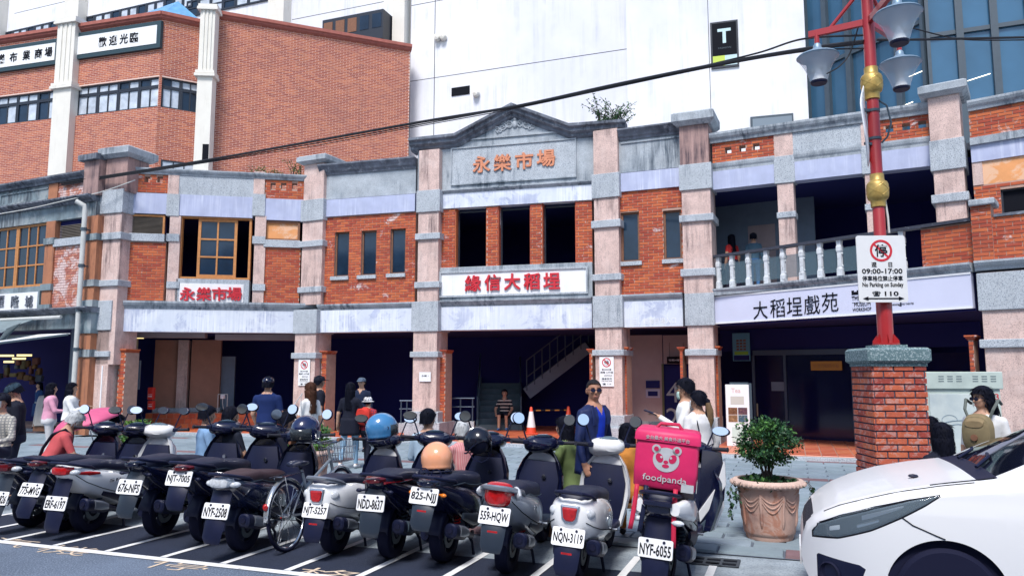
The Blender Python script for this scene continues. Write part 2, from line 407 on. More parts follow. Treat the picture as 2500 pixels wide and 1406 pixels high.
# raised red-tiled arcade floor
back = [Vector((p.x*1.25, p.y+9.5, 0)) for p in reversed(apron)]
mb = MB(); poly = [(p.x, p.y) for p in apron+back]
mb.prism(poly, .02, .085)
arc = tag(mb.build('arcade_floor', m_rgrout), kind='structure')
mb = MB()
for p, q in zip(apron, apron[1:]):
    d = (q-p).normalized(); nn = Vector((d.y, -d.x, 0))
    mb.add([p+nn*.22+Vector((0,0,.02)), q+nn*.22+Vector((0,0,.02)), q+Vector((0,0,.02)), p+Vector((0,0,.02)),
            p+nn*.22+Vector((0,0,.093)), q+nn*.22+Vector((0,0,.093)), q+Vector((0,0,.093)), p+Vector((0,0,.093))],
           [(4,5,6,7),(0,1,5,4),(3,2,1,0),(2,3,7,6)])
mb.build('edging', m_gran, arc)
items = []
TS = .30
for i in range(-60, 50):
    for j in range(30, 100):
        p = G(i*TS, j*TS, .085)
        if p.y < apron_y(p.x)+.17 or p.y > apron_y(p.x)+7 or abs(p.x/p.y) > .72: continue
        items.append((p.x, p.y, .085, RZ, TS-.014, TS-.014))
pieces('floor_tile', items, (TS, TS, .012), m_rtile, arc)
# ------------------------------------------------------------------ vertical planes of the frontage
class Seg:
    def __init__(s, A, B, flip=True):
        s.A = Vector((A[0], A[1], 0)); s.B = Vector((B[0], B[1], 0))
        s.t = (s.B-s.A).normalized(); s.n = Vector((s.t.y, -s.t.x, 0)); s.len = (s.B-s.A).length
        if flip and s.n.y > 0: s.n = -s.n
        s.rz = math.atan2(s.t.y, s.t.x)
    def hit(s, u, v, off=0.):
        r = ray(u, v); P0 = s.A+s.n*off
        k = (P0-Vector((0,0,0))).dot(s.n)/Vector((r.x,r.y,0)).dot(s.n)
        p = r*k
        return (Vector((p.x,p.y,0))-P0).dot(s.t), CAMH+p.z
    def rect(s, u0, v0, u1, v1, off=0.):
        um, vm = (u0+u1)/2, (v0+v1)/2
        return s.hit(u0,vm,off)[0], s.hit(u1,vm,off)[0], s.hit(um,v1,off)[1], s.hit(um,v0,off)[1]
    def pt(s, a, o, z): return s.A+s.t*a+s.n*o+Vector((0,0,z))
    def box(s, mb, s0, s1, z0, z1, o0, o1, mi=0):
        vs = [s.pt(a,o,z) for z in (z0,z1) for a,o in ((s0,o1),(s1,o1),(s1,o0),(s0,o0))]
        mb.add(vs, [(0,3,2,1),(4,5,6,7),(0,1,5,4),(1,2,6,5),(2,3,7,6),(3,0,4,7)], mi); return mb
    def prof(s, mb, s0, s1, prof, mi=0):
        """moulding: prof = [(out, z)...] closed, swept along the plane"""
        return mb.sweep([[s.pt(a,o,z) for o,z in prof] for a in (s0,s1)], mi)
    def T(s, a, o, z): return Matrix.Translation(s.pt(a,o,z)) @ Matrix.Rotation(s.rz,4,'Z')
def PD(u, d): p = at_depth(u, 912, d); return (p.x, p.y)

BR = {}      # thing name -> list of bricks
def cells(seg, mb, rc, holes, o0, o1, mi=0):
    s0, s1, z0, z1 = rc
    xs = sorted({s0, s1, *[min(max(h[k],s0),s1) for h in holes for k in (0,1)]})
    for a, b in zip(xs, xs[1:]):
        if b-a < .004: continue
        mid = (a+b)/2
        cuts = sorted((max(h[2],z0), min(h[3],z1)) for h in holes if h[0] < mid < h[1] and h[3] > z0 and h[2] < z1)
        z = z0
        for c0, c1 in cuts:
            if c0-z > .004: seg.box(mb, a, b, z, c0, o0, o1, mi)
            z = max(z, c1)
        if z1-z > .004: seg.box(mb, a, b, z, z1, o0, o1, mi)
def bricks(key, seg, rc, holes, o, m, bl=.235, bh=.062, joint=.011, proud=.012):
    s0, s1, z0, z1 = rc; row = 0; z = z0+joint/2
    out = BR.setdefault(key, [])
    while z+bh*.5 < z1:
        zt = min(z+bh, z1)
        spans = [(s0, s1)]
        for h in holes:
            if h[2] < zt-.01 and h[3] > z+.01:
                ns = []
                for a, b in spans:
                    if h[1] <= a or h[0] >= b: ns.append((a, b)); continue
                    if h[0] > a: ns.append((a, h[0]))
                    if h[1] < b: ns.append((h[1], b))
                spans = ns
        pitch = bl+joint; off = (row % 2)*pitch/2
        for a, b in spans:
            i = math.floor((a-off)/pitch)
            while off+i*pitch < b:
                x0, x1 = max(a, off+i*pitch+joint/2), min(b, off+(i+1)*pitch-joint/2)
                if x1-x0 > .035: out.append((seg, m, x0, x1, z, zt, o, proud))
                i += 1
        z += bh+joint; row += 1
def wall(key, parent, seg, rc, holes=(), m=None, mort=None, th=.28, o=0., name='wall_panel', **k):
    mb = MB(); cells(seg, mb, rc, holes, o-th, o); mb.build(name, mort or m_mort, parent, world=True)
    bricks(key, seg, rc, holes, o, m or m_brick, **k)
def flush_bricks(key, parent, keep=300):
    lst = BR.pop(key, []); 
    def size(b):
        seg, m, x0, x1, z0, z1, o, pr = b; p = seg.pt((x0+x1)/2, o, (z0+z1)/2)
        if p.y < 1: return 0
        u = CXP+FPX*p.x/p.y
        if not -20 < u < 2520 or (p.z-CAMH)/p.y > .62: return 0
        return (x1-x0)*(z1-z0)/(p.y**2)
    lst.sort(key=size, reverse=True); off = wloc(parent); cache = {}
    for b in lst[:keep]:
        seg, m, x0, x1, z0, z1, o, pr = b
        kk = (m.name, pr)
        if kk not in cache:
            q = MB(); e = .03
            q.add([(-.5,0,-.5),(.5,0,-.5),(.5,0,.5),(-.5,0,.5),(-.5+.012,-pr,-.5+.05),(.5-.012,-pr,-.5+.05),(.5-.012,-pr,.5-.05),(-.5+.012,-pr,.5-.05)],
                  [(4,5,6,7),(0,1,5,4),(1,2,6,5),(2,3,7,6),(3,0,4,7)])
            cache[kk] = q.mesh('brick', m)
        ob = link(bpy.data.objects.new('brick', cache[kk]), parent)
        ob.location = seg.pt((x0+x1)/2, o, (z0+z1)/2)-off; ob.rotation_euler = (0,0,seg.rz); ob.scale = (x1-x0, 1, z1-z0)
    rest = {}
    for b in lst[keep:]: rest.setdefault(b[1].name, []).append(b)
    for mn, bl in rest.items():
        mb = MB()
        for seg, m, x0, x1, z0, z1, o, pr in bl:
            vs = [seg.pt(a,oo,z) for oo,e in ((o-.002,0),(o+pr,.003)) for a,z in ((x0+e,z0+e),(x1-e,z0+e),(x1-e,z1-e),(x0+e,z1-e))]
            mb.add(vs, [(4,5,6,7),(0,1,5,4),(1,2,6,5),(2,3,7,6),(3,0,4,7)])
        tag(mb.build('brick', MATS[mn], parent, world=True), kind='stuff')
def window(parent, seg, rc, fm, pm, cols=1, rows=1, fw=.05, o=-.10, dep=.06, hw=None, name='window', pane_th=.01, skip=(), pms=None):
    """frame with each pane its own sub-part"""
    s0, s1, z0, z1 = rc; hw = hw or fw*.7
    mb = MB()
    seg.box(mb, s0, s0+fw, z0, z1, o-dep, o); seg.box(mb, s1-fw, s1, z0, z1, o-dep, o)
    seg.box(mb, s0+fw, s1-fw, z0, z0+fw, o-dep, o-.001); seg.box(mb, s0+fw, s1-fw, z1-fw, z1, o-dep, o-.001)
    W, H = s1-s0-2*fw, z1-z0-2*fw
    for i in range(1, cols):
        x = s0+fw+W*i/cols; seg.box(mb, x-hw/2, x+hw/2, z0+fw, z1-fw, o-dep+.004, o-.006)
    for j in range(1, rows):
        zz = z0+fw+H*j/rows; seg.box(mb, s0+fw, s1-fw, zz-hw/2, zz+hw/2, o-dep+.006, o-.004)
    w_ = mb.build(name, fm, parent, world=True)
    for i in range(cols):
        for j in range(rows):
            if (i, j) in skip: continue
            mb = MB(); x0 = s0+fw+W*i/cols+(hw/2 if i else 0); x1 = s0+fw+W*(i+1)/cols-(hw/2 if i < cols-1 else 0)
            y0 = z0+fw+H*j/rows+(hw/2 if j else 0); y1 = z0+fw+H*(j+1)/rows-(hw/2 if j < rows-1 else 0)
            seg.box(mb, x0, x1, y0, y1, o-dep/2-pane_th, o-dep/2)
            mb.build('pane', (pms or {}).get((i, j), pm), w_, world=True)
    return w_
def sbox(name, m, parent, seg, rc, o0, o1, bevel=0):
    mb = MB(); seg.box(mb, *rc, o0, o1); return mb.build(name, m, parent, world=True, bevel=bevel)
def moulding(name, m, parent, seg, s0, s1, z0, z1, out, steps=3, back=-.2):
    h = z1-z0; pr = [(back,z0)]
    for i in range(steps):
        o = out*(i+1)/steps; a = z0+h*i/steps
        pr += [(o*.82, a), (o, a+h/steps*.55)]
    pr += [(out, z1), (back, z1)]
    mb = MB(); seg.prof(mb, s0, s1, pr); return mb.build(name, m, parent, world=True)
def lettering(name, m, parent, seg, s, a, o, z, w, h, ext=.02, bold=.0):
    mb = text_mb(s, w, h, ext, bold, T=seg.T(a,o,z)); return mb.build(name, m, parent, world=True)
def pillar(parent, seg, ua, ub, va, vb, shaft, blocks=(), bands=(), cap=None, off=.13, depth=.75, base=None, z0=None, m=None):
    """shaft between rows va..vb of the picture on the pillar's front plane"""
    um = (ua+ub)/2; s0, s1 = seg.hit(ua, 600, off)[0], seg.hit(ub, 600, off)[0]
    Z = lambda v: seg.hit(um, v, off)[1]
    zb = z0 if z0 is not None else Z(vb)
    mb = MB(); seg.box(mb, s0, s1, zb, Z(va), off-depth, off); p = mb.build('pillar', shaft, parent, world=True, bevel=.012)
    for v0, v1 in blocks:
        mb = MB(); e = .045; seg.box(mb, s0-e, s1+e, Z(v1), Z(v0), off-depth-e, off+e); mb.build('pillar_block', m_gran, p, world=True, bevel=.012)
    for v0, v1 in bands:
        mb = MB(); e = .065; seg.box(mb, s0-e, s1+e, Z(v1), Z(v0), off-depth-e, off+e); mb.build('band', m_gran, p, world=True, bevel=.014)
    if cap:
        v0, v1 = cap; zt, zl = Z(v0), Z(v1); e = .16
        mb = MB()
        ring = lambda e, z: [seg.pt(a,o,z) for a,o in ((s0-e,off+e),(s1+e,off+e),(s1+e,off-depth-e),(s0-e,off-depth-e))]
        mb.sweep([ring(.06, zl), ring(e, zl+(zt-zl)*.35), ring(e, zt), ring(e-.06, zt+.04)])
        mb.build('pillar_cap', m_gran2, p, world=True)
    if base:
        for v0, z_lo, e in base:
            mb = MB(); seg.box(mb, s0-e, s1+e, z_lo, Z(v0), off-depth-e, off+e); mb.build('plinth', m_gran, p, world=True, bevel=.014)
    return p, s0, s1

# ------------------------------------------------------------------ the old market building
hall = thing('market_hall', 'old two-storey red brick market building with grey stone bands and a central gable', 'building', (0, 20, 0))
BL = Seg(PD(285,20.6), PD(740,21.5)); B2 = Seg(PD(775,21.3), PD(1020,20.45)); BC = Seg(PD(1060,20.35), PD(1455,19.2))
B4 = Seg(PD(1505,18.95), PD(1675,18.3)); B5 = Seg(PD(1738,18.1), PD(2300,15.9)); B5L = Seg(PD(1742,18.05), PD(2385,13.6)); B6 = Seg(PD(2360,15.5), PD(3050,12.9))
PR = Seg(PD(2378,13.55), PD(3050,11.3))
FL = .085
def beam(seg, u0, u1, v0, v1, m, name='beam', out=.05, th=.45):
    rc = seg.rect(u0, v0, u1, v1); o = sbox(name, m, hall, seg, rc, -th, out); return rc
# --- left bay
rc = BL.rect(309, 420, 760, 430); moulding('coping', m_gran2, hall, BL, rc[0], rc[1], rc[3]-.16, rc[3], .12, 2, -.35)
for ua, ub, va, vb, hx in ((309,411,424,470,((320,337),(353,367),(384,398))), (647,752,440,490,((661,673),(686,699),(713,726)))):
    rc = BL.rect(ua, va, ub, vb); um = (ua+ub)/2
    hz = [BL.rect(a, va+7, b, va+22) for a, b in hx]
    wall('hall', hall, BL, rc, hz)
sbox('parapet_panel', m_gran, hall, BL, BL.rect(438,424,620,481), -.28, .03)
for ua, ub in ((411,438),(620,647)):
    sbox('pilaster', m_pink, hall, BL, BL.rect(ua,420,ub,478), -.28, .045)
    sbox('pilaster_block', m_gran, hall, BL, BL.rect(ua-3,475,ub+1,528), -.28, .07)
    z = BL.rect(ua,528,ub,742); p = sbox('pilaster', m_pink, hall, BL, z, -.28, .05)
    for v0, v1 in ((572,590),(688,704)):
        q = BL.rect(ua-3, v0+(6 if ua > 500 else 0), ub+1, v1+(6 if ua > 500 else 0)); sbox('band', m_gran, p, BL, q, -.26, .085)
for ua, ub, va, vb in ((310,408,472,522),(438,618,479,530),(647,746,487,539)): beam(BL, ua, ub, va, vb, m_lav, 'upper_beam', .04, .28)
for ua, ub, v0, v1, v2, v3 in ((310,402,524,571,590,740),(645,732,540,587,605,746)):
    s0, s1, z0, z1 = BL.rect(ua, v0, ub, v1)
    if ua < 500:
        mb = MB(); BL.box(mb, s0, s1, z0, z1, -.28, -.10); lv = mb.build('louvre', m_dark2, hall, world=True)
        mb = MB()
        for e in (0, 1): BL.box(mb, s0 if not e else s1-.05, s0+.05 if not e else s1, z0, z1, -.08, .0)
        BL.box(mb, s0+.05, s1-.05, z1-.05, z1, -.08, -.002); mb.build('frame', m_wood, lv, world=True)
        nsl = 14
        for i in range(nsl):
            zz = z0+(z1-z0-.06)*(i+.5)/nsl
            mb = MB(); mb.add([BL.pt(a,o,z) for a,o,z in ((s0+.05,-.015,zz-.012),(s1-.05,-.015,zz-.012),(s1-.05,-.07,zz+.02),(s0+.05,-.07,zz+.02),(s0+.05,-.012,zz-.002),(s1-.05,-.012,zz-.002),(s1-.05,-.067,zz+.03),(s0+.05,-.067,zz+.03))],
               [(4,5,6,7),(0,1,5,4),(0,3,2,1),(2,3,7,6),(1,2,6,5),(3,0,4,7)]); mb.build('slat', m_louv, lv, world=True)
    else:
        bd = sbox('board', m_orp, hall, BL, (s0+.06,s1-.06,z0+.05,z1-.06), -.2, -.05)
        mb = MB(); BL.box(mb, s0, s0+.06, z0, z1, -.2, .0); BL.box(mb, s1-.06, s1, z0, z1, -.2, .0); BL.box(mb, s0+.06, s1-.06, z1-.06, z1, -.2, -.002); BL.box(mb, s0+.06, s1-.06, z0, z0+.05, -.2, -.002)
        mb.build('frame', m_dwood, bd, world=True)
    q = BL.rect(ua-1, v1, ub+1, v2); sbox('sill_band', m_gran, hall, BL, q, -.28, .075, .01)
    wall('hall', hall, BL, BL.rect(ua, v2, ub, v3))
# the big timber window, its middle pair of sashes glazed, sides slid open
s0, s1, z0, z1 = BL.rect(437, 530, 612, 681)
mb = MB(); f = .06
for a, b in ((s0,s0+f),(s1-f,s1)): BL.box(mb, a, b, z0, z1, -.2, -.02)
BL.box(mb, s0+f, s1-f, z1-.05, z1, -.2, -.022); BL.box(mb, s0+f, s1-f, z0, z0+.05, -.2, -.022)
bw = mb.build('timber_window', m_wood, hall, world=True)
a0, a1, _, _ = BL.rect(481, 530, 577, 681)
window(bw, BL, (a0, a1, z0+.05, z1-.05), m_wood, m_glass, 2, 3, .075, -.06, .06, .045, 'sash')
# its sign panel
s0, s1, z0, z1 = BL.rect(428, 682, 608, 746)
pn = sbox('sign_panel', m_gran, hall, BL, (s0, s1, z0, z1), -.28, .05, .01)
sbox('panel_face', m_signw, pn, BL, (s0+.12, s1-.14, z0+.06, z1-.13), .045, .062)
for i, ch in enumerate('永樂市場'):
    um = (458,498,536,572)[i]; a, z = BL.hit(um, 718, .07)
    lettering('red_character', m_reds, pn, BL, ch, a, .064, z, .40, .38, .045, .022)
rc = BL.rect(285, 740, 790, 758); moulding('sill_moulding', m_gran2, hall, BL, rc[0]+.2, rc[1], rc[2], rc[3]+.02, .17, 2)
rc = BL.rect(286, 757, 720, 811); sbox('beam', m_lavp, hall, BL, (rc[0], rc[1]+.1, rc[2], rc[3]), -.45, .07)
ZB = rc[2]
# --- second bay
rc = B2.rect(785, 397, 1018, 418); moulding('cornice', m_corn, hall, B2, rc[0], rc[1], rc[2]-.04, rc[3], .24, 3, -.3)
zc = rc[2]-.04
r2 = B2.rect(785, 410, 1016, 481); sbox('parapet_panel', m_gran2, hall, B2, (r2[0], r2[1], r2[2], zc), -.28, .03)
r3 = B2.rect(787, 481, 1015, 524); sbox('upper_beam', m_lav, hall, B2, (r2[0], r2[1], r3[2], r2[2]-.02), -.28, .07)
r4 = B2.rect(783, 524, 1014, 741)
holes = [B2.rect(817,566,852,675), B2.rect(882,563,919,672), B2.rect(953,558,990,668)]
wall('hall', hall, B2, (r4[0]-.05, r4[1], r4[2], r3[2]), holes)
for h in holes:
    sbox('window_sill', m_gran, hall, B2, (h[0]-.09, h[1]+.02, h[2]-.10, h[2]), -.1, .07)
    window(hall, B2, (h[0]+.003, h[1]-.003, h[2]+.003, h[3]-.003), m_dwood, m_glass, 1, 1, .04, -.06, .06)
rc = B2.rect(779, 741, 1013, 756); moulding('sill_moulding', m_gran2, hall, B2, rc[0], rc[1], rc[2], rc[3], .14, 2)
r5 = B2.rect(779, 756, 1012, 810); sbox('beam', m_lavp, hall, B2, (r5[0], r5[1], r5[2], rc[2]), -.45, .07)
# --- central bay with gable
uL, uR = 1072, 1446
rc = BC.rect(uL, 456, uR, 466); zt = rc[3]
rb = BC.rect(uL, 464, uR, 500); sbox('upper_beam', m_lavp, hall, BC, rb, -.28, .05)
moulding('string_course', m_gran2, hall, BC, rb[0], rb[1], rb[3], rb[3]+.1, .12, 2)
# openings and brick piers
ro = BC.rect(uL, 500, uR, 648)
holes = [BC.rect(a,500,b,648) for a,b in ((1111,1188),(1216,1295),(1323,1406))]
holes = [(h[0],h[1],ro[2],ro[3]) for h in holes]
wall('hall', hall, BC, ro, holes)
for h in holes:       # brick reveals of the piers
    mb = MB(); BC.box(mb, h[0]-.002, h[0]+.02, h[2], h[3], -.3, -.02); BC.box(mb, h[1]-.02, h[1]+.002, h[2], h[3], -.3, -.02); mb.build('reveal', m_brick, hall, world=True)
    mb = MB(); e=.04; BC.box(mb, h[0]+.02, h[1]-.02, h[3]-.1, h[3]-.05, -.26, -.2); BC.box(mb, h[0]+.02, h[0]+.06, h[2], h[3]-.1, -.26, -.2); mb.build('window_frame', m_dframe, hall, world=True)
rs = BC.rect(uL-3, 648, uR+2, 731)
pn = sbox('sign_panel', m_gran2, hall, BC, rs, -.28, .10, .015)
sbox('panel_face', m_signw, pn, BC, (rs[0]+.14, rs[1]-.16, rs[2]+.14, rs[3]-.16), .09, .105)
mb = MB()
fr = (rs[0]+.14, rs[1]-.16, rs[2]+.14, rs[3]-.16)
for a,b,c,d in ((fr[0]-.05,fr[1]+.05,fr[3],fr[3]+.05),(fr[0]-.05,fr[1]+.05,fr[2]-.05,fr[2]),(fr[0]-.05,fr[0],fr[2],fr[3]),(fr[1],fr[1]+.05,fr[2],fr[3])): BC.box(mb,a,b,c,d,.09,.14)
mb.build('panel_rim', m_gran, pn, world=True)
for i, ch in enumerate('緣信大稻埕'):
    a, z = BC.hit((1155,1203,1251,1299,1347)[i], (692,690,688,687,686)[i], .11); lettering('red_character', m_reds, pn, BC, ch, a, .107, z, .44, .43, .05, .02)
rm = BC.rect(uL, 731, uR, 746); moulding('sill_moulding', m_gran2, hall, BC, rm[0], rm[1], rm[2], rs[2]-.002, .16, 3)
rb2 = BC.rect(uL, 746, uR, 804); sbox('beam', m_lavp, hall, BC, (rb2[0], rb2[1], rb2[2], rm[2]), -.45, .07)
# gable wall
zg = rb[3]+.1
sa, za = BC.hit(1006, 358, .0); sb_, zb_ = BC.hit(1116, 340, 0); sc_, zc_ = BC.hit(1254, 262, 0); sd_, zd_ = BC.hit(1393, 305, 0); se_, ze_ = BC.hit(1528, 296, 0)
zsh = (za+zb_+zd_+ze_)/4-.30; zap = zc_-.32
sL, sR = BC.hit(1020, 450)[0], BC.hit(1508, 450)[0]
mb = MB(); poly = [(sL,zg),(sR,zg),(sR,zsh),(sd_,zsh),(sc_,zap),(sb_,zsh),(sL,zsh)]
vs = [BC.pt(a,o,z) for o in (.02,-.28) for a,z in poly]; n = len(poly)
mb.add(vs, [tuple(range(n)), tuple(range(2*n-1,n-1,-1))]+[(i,n+i,n+(i+1)%n,(i+1)%n) for i in range(n)])
gb = mb.build('gable', m_gran2, hall, world=True)
# cornice following the gable
path = [(sa,zsh),(sb_,zsh),(sc_,zap),(sd_,zsh),(se_,zsh)]
prf = [(-.32,0),(.03,0),(.10,.05),(.10,.10),(.20,.15),(.20,.22),(.28,.26),(.28,.33),(-.32,.36)]
rings = []
for i,(a,z) in enumerate(path):
    rings.append([BC.pt(a,o,z+h*(1.06 if i in (1,2,3) else 1)) for o,h in prf])
mb = MB(); mb.sweep(rings); mb.build('gable_cornice', m_corn, gb, world=True)
# recessed lettering panel and second frame
f0 = BC.rect(1102, 354, 1408, 441)
mb = MB()
for a,b,c,d in ((f0[0],f0[1],f0[3],f0[3]+.035),(f0[0],f0[1],f0[2]-.035,f0[2]),(f0[0],f0[0]+.035,f0[2],f0[3]),(f0[1]-.035,f0[1],f0[2],f0[3])): BC.box(mb,a,b,c,d,.0,.065)
mb.build('panel_rim', m_gran2, gb, world=True)
sbox('panel_face', m_gran, gb, BC, (f0[0]+.035, f0[1]-.035, f0[2], f0[3]), .0, .035)
mb = MB(); BC.box(mb, f0[0]-.1, f0[1]+.1, f0[3]+.22, f0[3]+.26, .0, .06); mb.build('rim_line', m_gran2, gb, world=True)
for i, ch in enumerate('永樂市場'):
    a, z = BC.hit((1176,1227,1280,1333)[i], (402,398,393,387)[i], .04); lettering('terracotta_character', m_ors, gb, BC, ch, a, .036, z, .50, .46, .04, .022)
# relief ornament: scrolls and leaves round a small shield
a0, z0 = BC.hit(1257, 306, .03)
orn = MB(); q = random.Random(3)
for sg in (-1, 1):
    for k, (cx, cz, rr, turns) in enumerate(((.16,.02,.11,1.4),(.34,-.03,.12,1.3),(.50,-.09,.08,1.2),(.24,.13,.07,1.2),(.42,-.13,.06,1))):
        pts = []
        for i in range(16):
            th = i/15*turns*2*math.pi; r_ = rr*(1-.75*i/15)
            pts.append(BC.pt(a0+sg*(cx+r_*math.cos(th+1)), .035, z0+cz+r_*math.sin(th+1)))
        orn.tube(pts, [.022*(1-.5*i/15) for i in range(16)], 5)
    for k in range(7):
        x = .12+.06*k; orn.T = BC.T(a0+sg*x, .03, z0-.05-.02*k+.12*q.random()) ; orn.ell((0,0,0), .035, .03, .018, 8, 5); orn.T = None
orn.T = BC.T(a0, .03, z0+.02); orn.ell((0,0,0), .08, .05, .11, 10, 6); orn.ell((0,0,.14), .05, .04, .05, 8, 5); orn.T = None
orn.build('relief_ornament', m_gran, gb, True, world=True)
# --- fourth bay
rc = B4.rect(1512, 312, 1668, 334); moulding('cornice', m_corn, hall, B4, rc[0], rc[1], rc[2]-.03, rc[3], .24, 3, -.3)
r2 = B4.rect(1512, 330, 1668, 416); sbox('parapet_panel', m_gran2, hall, B4, (r2[0],r2[1],r2[2],rc[2]-.03), -.28, .03)
mb = MB(); B4.box(mb, r2[0]+.05, r2[1]-.05, r2[3]-.16, r2[3]-.12, 0, .06); mb.build('panel_line', m_gran2, hall, world=True)
r3 = B4.rect(1514, 416, 1666, 463); sbox('upper_beam', m_lav, hall, B4, (r2[0],r2[1],r3[2],r2[2]-.02), -.28, .06)
r4 = B4.rect(1512, 463, 1668, 718)
holes = [B4.rect(1516,518,1561,639), B4.rect(1620,513,1664,633)]
wall('hall', hall, B4, (r4[0],r4[1],r4[2],r3[2]), holes)
for h in holes:
    sbox('window_sill', m_gran, hall, B4, (h[0]-.04, h[1]+.06, h[2]-.10, h[2]), -.1, .07)
    window(hall, B4, (h[0]+.003, h[1]-.003, h[2]+.003, h[3]-.003), m_dwood, m_glass, 1, 1, .045, -.06, .06)
rc = B4.rect(1512, 718, 1668, 735); moulding('sill_moulding', m_gran2, hall, B4, rc[0], rc[1], rc[2], rc[3], .14, 2)
r5 = B4.rect(1512, 735, 1668, 798); sbox('beam', m_lavp, hall, B4, (r5[0],r5[1],r5[2],rc[2]), -.45, .07)
a, z = B4.hit(1597, 783, .075); lettering('faded_lettering', m_wht, hall, B4, '三、四樓商場入口', a, .072, z, 1.06, .15, .003)
# --- balcony bay, upper wall
ru = B5.rect(1738, 400, 2300, 452)           # upper beam line measured at both ends below
zb0 = B5.hit(1745, 457)[1]; zb1 = B5.hit(2288, 412)[1]; zbm = (zb0+zb1)/2
zt0 = B5.hit(1745, 402)[1]; zt1 = B5.hit(2288, 352)[1]; ztm = (zt0+zt1)/2
zp = (B5.hit(1745, 334)[1]+B5.hit(2280, 284)[1])/2; zq = (B5.hit(1745, 318)[1]+B5.hit(2280, 264)[1])/2
S = lambda u: B5.hit(u, 400)[0]
moulding('coping', m_gran2, hall, B5, S(1736), S(2290), zp-.06, zq, .16, 2, -.35)
colu = ((1892,1938),(2106,2152))
ends = [S(1740), S(1892), S(1938), S(2106), S(2152), S(2290)]
for i, (a, b) in enumerate(((ends[0],ends[1]),(ends[2],ends[3]),(ends[4],ends[5]))):
    sbox('upper_beam', m_lav, hall, B5, (a, b, zbm, ztm-.10), -.30, .03)
    moulding('string_course', m_gran2, hall, B5, a, b, ztm-.10, ztm+.10, .07, 2)
    if i == 1: sbox('parapet_panel', m_gran, hall, B5, (a, b, ztm+.10, zp-.06), -.28, .02)
    else:
        hs = []
        for k in range(3):
            uu = (1777,1812,1846)[k] if i == 0 else (2171,2212,2252)[k]
            c = B5.hit(uu, 350 if i == 0 else 308)[0]; hs.append((c-.075, c+.075, (zp+ztm)/2-.02, (zp+ztm)/2+.14))
        wall('hall', hall, B5, (a, b, ztm+.10, zp-.06), hs)
for ua, ub in colu:
    a, b = S(ua), S(ub)
    sbox('pilaster', m_pink, hall, B5, (a, b, ztm+.06, zp-.06), -.28, .035)
    sbox('pilaster_block', m_gran, hall, B5, (a-.02, b+.02, zbm-.03, ztm+.07), -.32, .06, .01)
    p = sbox('column', m_pink, hall, B5, (a+.03, b-.03, 3.45, zbm-.03), -.36, .03, .01)
    sbox('band', m_gran, p, B5, (a, b, 5.28, 5.42), -.38, .06, .01)
# --- bands and wall right of the last tall pillar
S6 = lambda u: B6.hit(u, 300)[0]
z = lambda v, u=2430: B6.hit(u, v)[1]
e6 = B6.len
moulding('coping', m_gran2, hall, B6, S6(2366), e6, z(262), z(238), .14, 2, -.3)
wall('hall', hall, B6, (S6(2366), e6, z(330), z(262)))
sbox('string_course', m_gran2, hall, B6, (S6(2366), e6, z(348), z(330)), -.28, .10)
sbox('upper_beam', m_lav, hall, B6, (S6(2366), e6, z(390), z(348)), -.28, .04)
sbox('render_panel', m_orp, hall, B6, (S6(2391), e6, z(447), z(390)), -.28, .0)
sbox('render_edge', m_pink, hall, B6, (S6(2366), S6(2391), z(447), z(390)), -.28, .02)
hv = B6.rect(2444, 458, 2520, 519)
wall('hall', hall, B6, (S6(2366), e6, 3.4, z(447)), [hv])
window(hall, B6, (hv[0]+.003, hv[1]-.003, hv[2]+.003, hv[3]-.003), m_dframe, m_blk, 1, 1, .03, -.06, .05)
# --- balcony edge: fascia ledge, sign board, rail with posts, brick parapet
SL = lambda u: B5L.hit(u, 720)[0]
zl0 = (B5L.hit(1745,722)[1]+B5L.hit(2375,667)[1])/2; zl1 = (B5L.hit(1745,708)[1]+B5L.hit(2375,640)[1])/2
moulding('balcony_ledge', m_gran2, hall, B5L, SL(1742), SL(2380), zl0, zl1, .16, 2, -.5)
zs0 = (B5L.hit(1750,792)[1]+B5L.hit(2375,751)[1])/2; zs1 = zl0-.01
sgn = sbox('sign_board', m_sign, hall, B5L, (SL(1746), SL(2377), zs0, zs1), -.04, .07)
mb = MB(); B5L.box(mb, SL(1746), SL(2377), zs1-.03, zs1+.005, .07, .085); B5L.box(mb, SL(1746), SL(2377), zs0-.005, zs0+.025, .07, .085); mb.build('trim', m_wht, sgn, world=True)
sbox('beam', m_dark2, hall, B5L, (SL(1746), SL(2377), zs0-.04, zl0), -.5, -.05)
for i, ch in enumerate('大稻埕戲苑'):
    a, zz = B5L.hit((1856,1898,1939,1982,2026)[i], (757,752,748,744,738)[i], .08); lettering('black_character', m_blk, sgn, B5L, ch, a, .075, zz, .36, .40, .008, -.002)
for s_, u_, v_, w_, h_ in (('THE', 2089, 728, .17, .085), ('MUSEUM', 2105, 742, .33, .085), ('WORKSHOP', 2104, 755, .38, .07)):
    a, zz = B5L.hit(u_, v_, .08); lettering('small_lettering', m_blk, sgn, B5L, s_, a, .075, zz, w_, h_, .004)
a0, zz0 = B5L.hit(2088, 716, .08); mb = MB()
B5L.box(mb, a0-.08, a0+.08, zz0-.03, zz0+.03, .071, .076); B5L.box(mb, a0-.08, a0-.03, zz0+.03, zz0+.06, .071, .076); B5L.box(mb, a0+.03, a0+.08, zz0+.03, zz0+.06, .071, .076)
for dv in (-.075, -.185): B5L.box(mb, a0-.08, a0+.32, zz0+dv-.006, zz0+dv, .071, .076)
mb.build('logo_mark', m_blk, sgn, world=True)
a0, zz0 = B5L.hit(2203, 744, .08); lettering('small_lettering', m_blk, sgn, B5L, 'DADAOCHENG THEATRE', a0, .075, zz0+.015, .42, .035, .003)
zr = (B5L.hit(1745,622)[1]+B5L.hit(2250,552)[1])/2
rail = MB(); B5L.box(rail, SL(1742), B5L.hit(2372,530)[0], zr-.06, zr, -.12, .06)
